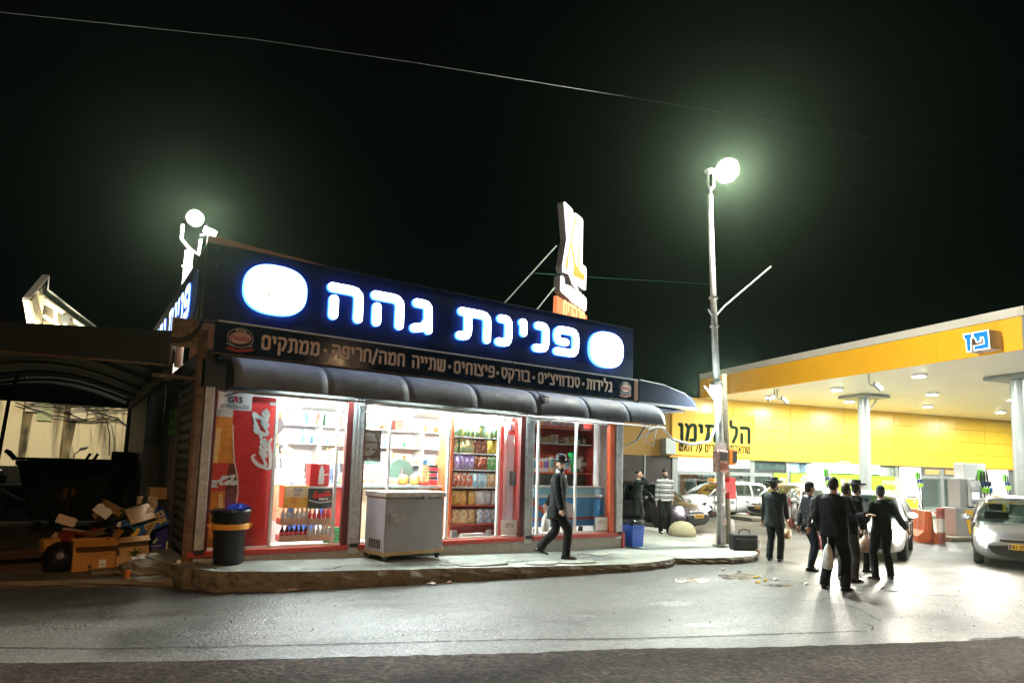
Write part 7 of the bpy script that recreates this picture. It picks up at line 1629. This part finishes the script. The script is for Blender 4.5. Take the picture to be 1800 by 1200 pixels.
carton('cardboard_box', 'low dark brown carton at the left end of the pile', (-1.95, 1.35, GX), (0, 0, .2), .6, .4, .24, mat('dark_brown_card', (.06, .03, .012), .85))
carton('cardboard_box', 'small orange carton with dark lettering deep in the left of the pile', (-1.62, 1.2, .2), (0, -.1, .3), .2, .2, .26, m_cbo, open_top=False, flaps=False)
carton('cardboard_box', 'brown open carton tipped on its side high at the back of the pile', (-.9, 2.1, .55), (.3, .5, .3), .5, .36, .3, m_cb)
carton('cardboard_box', 'flattish pale carton wedged under the brown tipped carton', (-1.3, 1.95, .3), (.1, .2, -.3), .55, .36, .16, m_cbl, open_top=False)
carton('cardboard_box', 'dark cola coloured carton between the refuse bag and the open cartons', (-1.35, 1.5, .25), (0, .25, .5), .4, .3, .26, mat('cola_card', (.25, .03, .02), .7, var=.2))
for k, (u, v, y, w_, h_, r_a, lab, ma) in enumerate([(116, 914, 1.25, .24, .13, .35, 'torn pinkish cardboard flap sticking up at the left of the pile', m_cbl), (180, 898, 1.5, .14, .24, .9, 'torn whitish cardboard strip sticking up in the middle of the pile', mat('white_card', (0, 0, 0)))]):
    p = aty(u, v, y); o = MB().prism([(-w_ / 2, -h_ / 2), (w_ / 2, -h_ / 2), (w_ / 2 + .02, -h_ / 4), (w_ / 2, 0), (w_ / 2 + .02, h_ / 3), (w_ / 2 - .02, h_ / 2), (-w_ / 2, h_ / 2)], 0, .006).build('torn_flap', ma, None, m=Matrix.Translation(p) @ Matrix.Rotation(r_a if k == 0 else -r_a, 4, 'Y') @ Matrix.Rotation(PI / 2, 4, 'X')); tag(o, lab, 'cardboard')
bagm = mat('black_refuse', (.008, .008, .009), .3, var=.3, bump=.8, bs=14)
for k, (x, y, z, r, lab) in enumerate([(-1.5, .95, .18, (.22, .2, .25), 'black refuse bag slumped before the low dark carton'), (-.78, 1.35, .5, (.22, .16, .14), 'black refuse heaped in the open cartons'), (-.2, 1.9, .55, (.16, .2, .3), 'dark refuse bag wedged between the navy and beige cartons')]):
    t_ = thing('refuse_bag', lab, 'rubbish bag', (x, y, z)); rr = random.Random(k); q = MB().ball((0, 0, 0), r, 18, 12); q.v = [v * rr.uniform(.88, 1.1) for v in q.v]; q.build('bag_film', bagm, t_, smooth=True)
tag(MB().cyl((-.81, 1.12, .62), (-.80, 1.1, .68), .03, .026).build('bottle_top', m_white), 'small white cap poking out of the orange brown carton', 'cap')
tag(MB().cyl((-.62, 1.45, .70), (-.58, 1.42, .80), .05, .03).build('blue_cup', m_nv), 'blue plastic cup neck in the middle of the pile', 'cup')
# crumpled clear bag on the ground with a blue bundle
t_ = thing('clear_plastic_bag', 'crumpled clear plastic bag of white scraps on the ground before the navy carton', 'bag', (-.42, .78, .05), .5); rr = random.Random(6); q = MB().ball((0, 0, .07), (.30, .16, .10), 22, 12); q.v = [Vector((v.x * rr.uniform(.85, 1.12), v.y * rr.uniform(.85, 1.12), max(0, v.z * rr.uniform(.8, 1.2)))) for v in q.v]; q.build('bag_film', mat('crinkled_film', (.55, .58, .62), .2, var=.5, vs=16, bump=1, bs=18), t_)
MB().box(.05, .32, -.14, .1, -.01, .06).build('blue_packet', mat('pale_blue_packet', (.12, .25, .42), .4, var=.6, vs=12), t_, m=Matrix.Rotation(.2, 4, 'Y'))
t_ = thing('paper_cup', 'small orange paper cup on the edge of the lower slab', 'cup', (-.72, -.05, .032)); MB().cyl((0, 0, 0), (0, 0, .1), .032, .042).build('cup_wall', mat('cup_orange', (.65, .2, .05), .6), t_)
t_ = thing('rubble_lump', 'dark lump of rubble at the corner of the kerb', 'rubble', (-.50, .25, .03)); rr = random.Random(9); q = MB().ball((0, 0, .05), (.34, .26, .14), 14, 9); q.v = [v * rr.uniform(.85, 1.15) for v in q.v]; q.build('lump', m_conc, t_)
for k, (x, y, sx, rz) in enumerate([(-.9, .5, .5, .15), (-.35, .55, .3, -.2)]):
    tag(MB().bc((x, y, .055), (sx, .28, .05), Matrix.Rotation(rz, 3, 'Z')).build('loose_slab', m_conc, bevel=.01), ['long loose concrete slab before the printed cartons', 'short loose slab under the clear plastic bag'][k], 'slab')
# ================================================================== dumpster, scooter, dark canopy
dp = at(128, 932, .03); du = thing('dumpster', 'big dark rusty waste container standing under the dark canopy', 'waste container', dp, -.42)
m_du = mat('dumpster_paint', (.008, .009, .009), .7, var=.3, dirt=.45, dcol=(.045, .024, .008), ds=2.5, vs=4)
secs = []
for w_, d_x, z in ((.62, .42, .25), (.68, .46, .3), (.88, .6, 1.38), (.92, .64, 1.42), (.92, .64, 1.5)): secs.append([Vector((x * w_, y * d_x, z)) for x, y in ((-1, -1), (1, -1), (1, 1), (-1, 1))])
MB().loft(secs).build('container_body', m_du, du)
MB().box(-.94, .94, -.66, .66, 1.505, 1.56).build('lid', m_dark, du, bevel=.02)
MB().tube([(-.94, -.62, 1.52), (-1.06, -.64, 1.66), (-1.12, -.6, 1.68)], .05).build('lid_hinge', m_dark, du); MB().box(.90, 1.06, -.66, .1, 1.3, 1.74).build('side_frame', m_dark, du)
for x in (.35, .5): MB().tube([(x, -.5, 1.55), (x + .07, -.5, 1.68)], .03).build('lid_lug', m_dark, du)
for x in (-.55, .55):
    for y in (-.35, .35): MB().cyl((x - .04, y, .11), (x + .04, y, .11), .11, n=18).build('wheel', m_black, du)
for k in range(4): MB().box(-.7 + .4 * k, -.64 + .4 * k, -.62, -.5, .4, 1.36).build('rib', m_du, du)
MB().box(-.45, -.28, -.605, -.59, 1.12, 1.28).build('rust_patch', mat('rust_orange', (.22, .08, .03), .9, var=.6, vs=12), du)
MB().prism(chaikin([(.02, .72), (.2, .76), (.28, .86), (.15, .98), (.05, .96), (.0, .84), (.02, .72)]), 0, .004).build('rust_patch', mat('rust_orange', (0, 0, 0)), du, m=FRONT(0, -.585, 0))
sc_ = thing('motor_scooter', 'dark motor scooter with a round helmet box parked left of the waste container', 'scooter', at(28, 918, .03) + Vector((0, .3, 0)), -.35)
MB().tube([(-.8, 0, .62), (-.3, 0, .72), (0, 0, .5), (.45, 0, .45), (.62, 0, .8), (.55, 0, 1.02)], 0, 12, [.08, .17, .14, .12, .12, .06]).build('scooter_body', mat('scooter_grey', (.02, .02, .022), .3, var=.2), sc_, smooth=True)
for x in (-.62, .72): MB().lathe([(.13, -.05), (.24, -.05), (.27, 0), (.24, .05), (.13, .05)], 24).build('wheel', m_black, sc_, m=Matrix.Translation((x, 0, .27)) @ Matrix.Rotation(PI / 2, 4, 'X'))
MB().ball((-.45, 0, 1.12), (.16, .17, .17), 16, 12).build('helmet', mat('helmet_black', (.015, .015, .016), .25), sc_, smooth=True)
MB().box(-.75, .15, -.14, .14, .78, .9).build('saddle', m_black, sc_, bevel=.04); MB().tube([(.5, -.35, 1.1), (.55, 0, 1.05), (.5, .35, 1.1)], .02).build('handlebar', m_steel, sc_)
MB().add([(.58, -.22, 1.05), (.58, .22, 1.05), (.42, .2, 1.5), (.42, -.2, 1.5)], [(0, 1, 2, 3)]).build('windscreen', glass('smoky_screen', (.5, .5, .45), .1), sc_)
MB().tube([(.5, -.3, 1.1), (.46, -.36, 1.35), (.46, -.44, 1.42)], .01).build('mirror_stalk', m_black, sc_); MB().ball((.46, -.5, 1.44), (.03, .09, .05), 10, 6).build('mirror', m_black, sc_)
s2 = thing('second_scooter', 'motor scooter behind the waste container, only screen and mirror showing', 'scooter', at(112, 905, .03) + Vector((0, .4, 0)), -.3)
MB().tube([(-.7, 0, .6), (0, 0, .5), (.45, 0, .5), (.6, 0, 1.0)], .13, 10).build('scooter_body', m_dark, s2, smooth=True); MB().add([(.1, -.25, 1.3), (.1, .25, 1.3), (.0, .2, 1.88), (.0, -.2, 1.88)], [(0, 1, 2, 3)]).build('windscreen', glass('smoky_screen', (0, 0, 0)), s2)
MB().tube([(.1, .0, 1.3), (.15, -.1, 1.66), (.3, -.1, 1.8)], .018).build('mirror_stalk', m_black, s2); MB().ball((.36, -.1, 1.83), (.12, .03, .05), 12, 8, Matrix.Rotation(-.35, 3, 'Y')).build('mirror', m_black, s2)
for x in (-.6, .7): MB().lathe([(.13, -.05), (.24, -.05), (.27, 0), (.24, .05), (.13, .05)], 24).build('wheel', m_black, s2, m=Matrix.Translation((x, 0, .27)) @ Matrix.Rotation(PI / 2, 4, 'X'))
pg = thing('dark_canopy', 'wide dark canopy with rusty edge strips over the yard left of the shop', 'canopy', (0, 0, 0))
A_ = aty(298, 643, .6); B_ = aty(-40, 614, .6); A2 = aty(303, 581, .6); B2 = aty(-40, 563, .6)
MB().add([B_, A_, A2, B2, B_ + Vector((0, .12, 0)), A_ + Vector((0, .12, 0)), A2 + Vector((0, .12, 0)), B2 + Vector((0, .12, 0))], [(0, 1, 2, 3), (4, 7, 6, 5), (0, 4, 5, 1), (1, 5, 6, 2), (2, 6, 7, 3), (3, 7, 4, 0)]).build('fascia_board', mat('near_black_board', (.004, .004, .004), .7, var=0), pg)
MB().tube([B_ + Vector((0, -.02, 0)), A_ + Vector((0, -.02, 0))], .016).build('edge_strip', m_rust, pg); MB().tube([A_ + Vector((0, -.02, 0)), A2 + Vector((0, -.02, 0))], .016).build('edge_strip', m_rust, pg)
mb = MB()
for j in range(9):
    y = .75 + 7.2 * j / 8
    for i in range(9): x = -3.6 + 3.3 * i / 8; mb.v.append(Vector((x, y, 3.0 + .05 * j * .2 + .42 * math.sin(PI * i / 8))))
for j in range(8):
    for i in range(8): mb.f.append((j * 9 + i, j * 9 + i + 1, j * 9 + i + 10, j * 9 + i + 9))
o = mb.build('curved_roof', mat('canopy_sheet', (.014, .02, .018), .6, var=.3), pg, smooth=True); o.modifiers.new('t', 'SOLIDIFY').thickness = .02
for j in range(5):
    y = 1.0 + 1.7 * j; MB().tube([(-3.6 + 3.3 * i / 8, y, 2.97 + .42 * math.sin(PI * i / 8)) for i in range(9)], .03).build('roof_rib', m_dark, pg)
MB().box(-.42, -.3, .7, 8.4, 2.85, 3.35).build('side_beam', m_dark, pg)
pR = aty(222, 800, 8.4); MB().tube([(pR.x, 8.4, 0), (pR.x + .05, 8.4, 3.2)], .10, 10).build('post', m_dark, pg); MB().tube([(pR.x + .16, 8.3, 0), (pR.x + .22, 8.3, 3.2)], .02).build('pipe', m_rust, pg)
a_ = aty(-2, 800, 6); b_ = aty(18, 690, 6); MB().tube([a_ + (a_ - b_) * 2, a_, b_, b_ + Vector((.1, 0, .4))], .035).build('leaning_post', m_dark, pg)
MB().box(-7, .2, 8.3, 8.4, 2.87, 3.85).build('rear_beam', m_dark, pg)
MB().box(-.35, -.05, 3.95, 8.2, .03, 3.1).build('side_screen', m_dark, pg)
for k in range(3):
    y = 5 + k; 
MB().box(-7, .2, 9.4, 9.5, 0.03, 1.36).build('low_wall', mat('dark_block', (.035, .035, .03), .9, var=.4, dirt=.4), pg)
# lit stained wall and loose cables
yw = thing('yard_wall', 'tall cream rendered wall with dark streaks behind the yard', 'wall', (0, 0, 0))
MB().box(-11, 1.6, 16, 16.3, 0, 4.6).build('wall_face', stain_wall('stained_render', (.62, .52, .34), (.06, .045, .02), (1.1, 1, .10), .50, .62), yw)
for k, (u, wd_) in enumerate([(43, .35), (118, .5)]):
    p = aty(u, 750, 15.99); MB().prism([(p.x - wd_ * .3, 1.2), (p.x + wd_ * .2, 1.2), (p.x + wd_ * .7, 3.9), (p.x - wd_ * .2, 3.9)], 0, .01).build('soot_streak', stain_wall('soot_render', (.20, .15, .07), (.03, .025, .01), (5, 1, .4), .4, .6), yw, m=FRONT(0, 15.995, 0))
p = aty(80, 718, 15.9); MB().box(p.x - .2, p.x + .2, 15.85, 16.0, p.z - .4, p.z + .35).build('recess_window', mat('pale_green_blind', (.35, .38, .2), .7), yw)
for u, v in ((60, 712), (138, 728)): p = aty(u, v, 15.9); MB().box(p.x - .22, p.x + .22, 15.75, 15.98, p.z - .22, p.z + .2).build('junction_box', mat('pale_box', (.6, .52, .4), .7, var=.1), yw)
rnd = random.Random(12)
for k in range(6):
    y = 15.5 + .1 * (k % 3); a_ = aty(30 + rnd.uniform(-10, 60), 702 + rnd.uniform(-6, 10), y); b_ = aty(225 + rnd.uniform(-20, 10), 715 + rnd.uniform(-8, 30), y); pts = []
    for i in range(13): q = i / 12; pt = a_ * (1 - q) + b_ * q; pt.z -= rnd.uniform(.15, .5) * 4 * q * (1 - q) if False else (.1 + .06 * k) * 4 * q * (1 - q) * .8; pts.append(pt + Vector((0, 0, rnd.uniform(-.05, .05))))
    tag(MB().tube(pts, .022).build('yard_cable', m_cable), 'tangled black cable in front of the lit yard wall, %s from the top' % ORD[k], 'cable', 'tangled cables before the yard wall')
tag(MB().tube([aty(172, 722, 15.4), aty(188, 740, 15.4), aty(193, 765, 15.4), aty(192, 800, 15.4)], .022).build('hanging_cable', m_cable), 'single black cable hanging straight down in front of the lit yard wall', 'cable')
tag(MB().tube([aty(160, 722, 15.4), aty(205, 735, 15.4), aty(222, 748, 15.4)], .03).build('bracket_pipe', m_cable), 'short dark pipe high on the right of the lit yard wall', 'pipe')
wl = thing('yard_lamp', 'floodlight mounted above the yard on the dark canopy', 'lamp', (-2.5, 8.7, 4.5)); flood(wl, Vector((0, 0, 0)), (.1, .9, -.25), .14, 950, (1, .90, .62), 60, spot=1.3); flood(wl, Vector((-.4, -.3, .05)), (-.05, .5, .8), .1, 130, (1, .9, .72), 50, spot=1.4)
MB().tube([(0, 0, 0), (0, -.3, -.2), (0, -.4, -1.1)], .04).build('lamp_pole', m_dark, wl)
# back of the tilted sign box beyond the canopy
bz = thing('sign_box_back', 'back of a big tilted cream sign box with bracing, rising behind the dark canopy', 'sign', (0, 0, 0))
def bp(x, y, Y): return aty(x / 7.5, 480 + y / 7.5, Y)
m_sb = mat('sign_back_cream', (.62, .55, .38), .7, var=.2, vs=5, dirt=.3, dcol=(.15, .1, .05)); m_sf = mat('sign_frame_pinkish', (.55, .47, .38), .6, var=.1)
Yn, Yf = 9.0, 14.0
# corner points of the frame: near-left top, near-left bottom, far top corner, long top edge to the right
c_lt = bp(300, 350, Yn); c_lb = bp(380, 700, Yn) ; c_tt = bp(600, 45, Yn + 1.6); 
def slab(pts, th, name, ma):
    a, b, c = pts[0], pts[1], pts[2]; nn = (b - a).cross(c - a).normalized() * th; q = [p for p in pts] + [p + nn for p in pts]; n = len(pts)
    return MB().add(q, [tuple(range(n - 1, -1, -1)), tuple(range(n, 2 * n))] + [(i, (i + 1) % n, n + (i + 1) % n, n + i) for i in range(n)]).build(name, ma, bz)
slab([bp(298, 350, Yn), bp(388, 358, Yn), bp(655, 52, Yn + 1.6), bp(560, 40, Yn + 1.6)], .05, 'frame_side', m_sf)
slab([bp(298, 352, Yn), bp(375, 760, Yn), bp(468, 760, Yn), bp(390, 360, Yn)], .05, 'frame_side', m_sf)
slab([bp(400, 365, Yn + .3), bp(470, 740, Yn + .3), bp(540, 740, Yn + .6), bp(545, 180, Yn + 1.5)], .03, 'back_sheet', m_sb)
slab([bp(565, 290, Yn + 1.7), bp(565, 760, Yn + 1.0), bp(1180, 760, Yn + 3.2), bp(880, 560, Yn + 2.8)], .03, 'back_sheet', m_sb)
slab([bp(640, 60, Yn + 1.6), bp(655, 60, Yn + 1.6), bp(640, 222, Yn + 1.7), bp(620, 222, Yn + 1.7)], .03, 'rim_edge', m_white)
slab([bp(620, 225, Yn + 1.7), bp(645, 225, Yn + 1.7), bp(1300, 735, Yn + 4), bp(1280, 735, Yn + 4)], .03, 'rim_edge', m_white)
slab([bp(560, 110, Yn + 1.75), bp(625, 225, Yn + 1.8), bp(1280, 740, Yn + 4.1), bp(1150, 740, Yn + 3.6), bp(560, 280, Yn + 1.8)], .02, 'inner_flange', mat('flange_dark', (.03, .05, .03), .7))
for a, b in (((590, 340), (880, 540)), ((590, 390), (850, 530)), ((880, 560), (1120, 720)), ((570, 560), (700, 640)), ((690, 630), (850, 740)), ((560, 290), (510, 740)), ((520, 300), (480, 740)), ((500, 240), (430, 470)), ((730, 450), (730, 640)), ((860, 530), (860, 740))):
    MB().tube([bp(*a, Yn + .9), bp(*b, Yn + .9)], .045, 6).build('brace', m_sb, bz)
MB().bc(bp(860, 605, Yn + .8), (.2, .1, .2)).build('clamp', m_dark, bz)
# ================================================================== street lamps on the camera's side of the road (their glow shows in the blue sign and on the timber post)
def street_lamp(loc, rz, col, pw, label):
    t_ = thing('street_lamp', label, 'street lamp', loc, rz)
    MB().tube([(0, 0, 0), (0, 0, 6.6), (.2, 0, 7.2), (1.2, 0, 7.5)], 0, 12, [.11, .08, .06, .045]).build('pole', m_post, t_, smooth=True)
    MB().box(1.05, 1.75, -.16, .16, 7.42, 7.56).build('lantern', m_gf, t_, bevel=.04)
    MB().box(1.12, 1.68, -.12, .12, 7.405, 7.418).build('lantern_glass', lamp_mat('lantern_glass_%s' % label[:6], col, 70), t_)
    L = bpy.data.lights.new('lantern_light', 'SPOT'); L.energy = pw; L.color = col; L.spot_size = 2.9; L.spot_blend = .6; L.shadow_soft_size = .25
    lo = bpy.data.objects.new('lantern_light', L); COL.objects.link(lo); lo.parent = t_; lo.location = (1.4, 0, 7.38)
street_lamp((-3.2, -13.2, -.07), 1.1, (1, .58, .28), 2200, 'orange street lamp across the road from the rubbish pile')
street_lamp((10.2, -25.8, -.15), PI / 2, (1, .62, .36), 4400, 'orange street lamp far across the road from the filling station')
hz = MB().box(-95, 145, -45, 125, -2.2, 16.5).build('haze', None)  # thin volume added in place of lens glare round the lamps
hm = bpy.data.materials.new('glare_haze'); hm.use_nodes = True; nn = hm.node_tree.nodes; nn.clear(); ho = nn.new('ShaderNodeOutputMaterial'); pv = nn.new('ShaderNodeVolumePrincipled')
pv.inputs['Density'].default_value = .00028; pv.inputs['Color'].default_value = (.68, 1, .70, 1); pv.inputs['Anisotropy'].default_value = .9
hm.node_tree.links.new(pv.outputs[0], ho.inputs['Volume']); hz.data.materials.append(hm); tag(hz, kind='stuff')
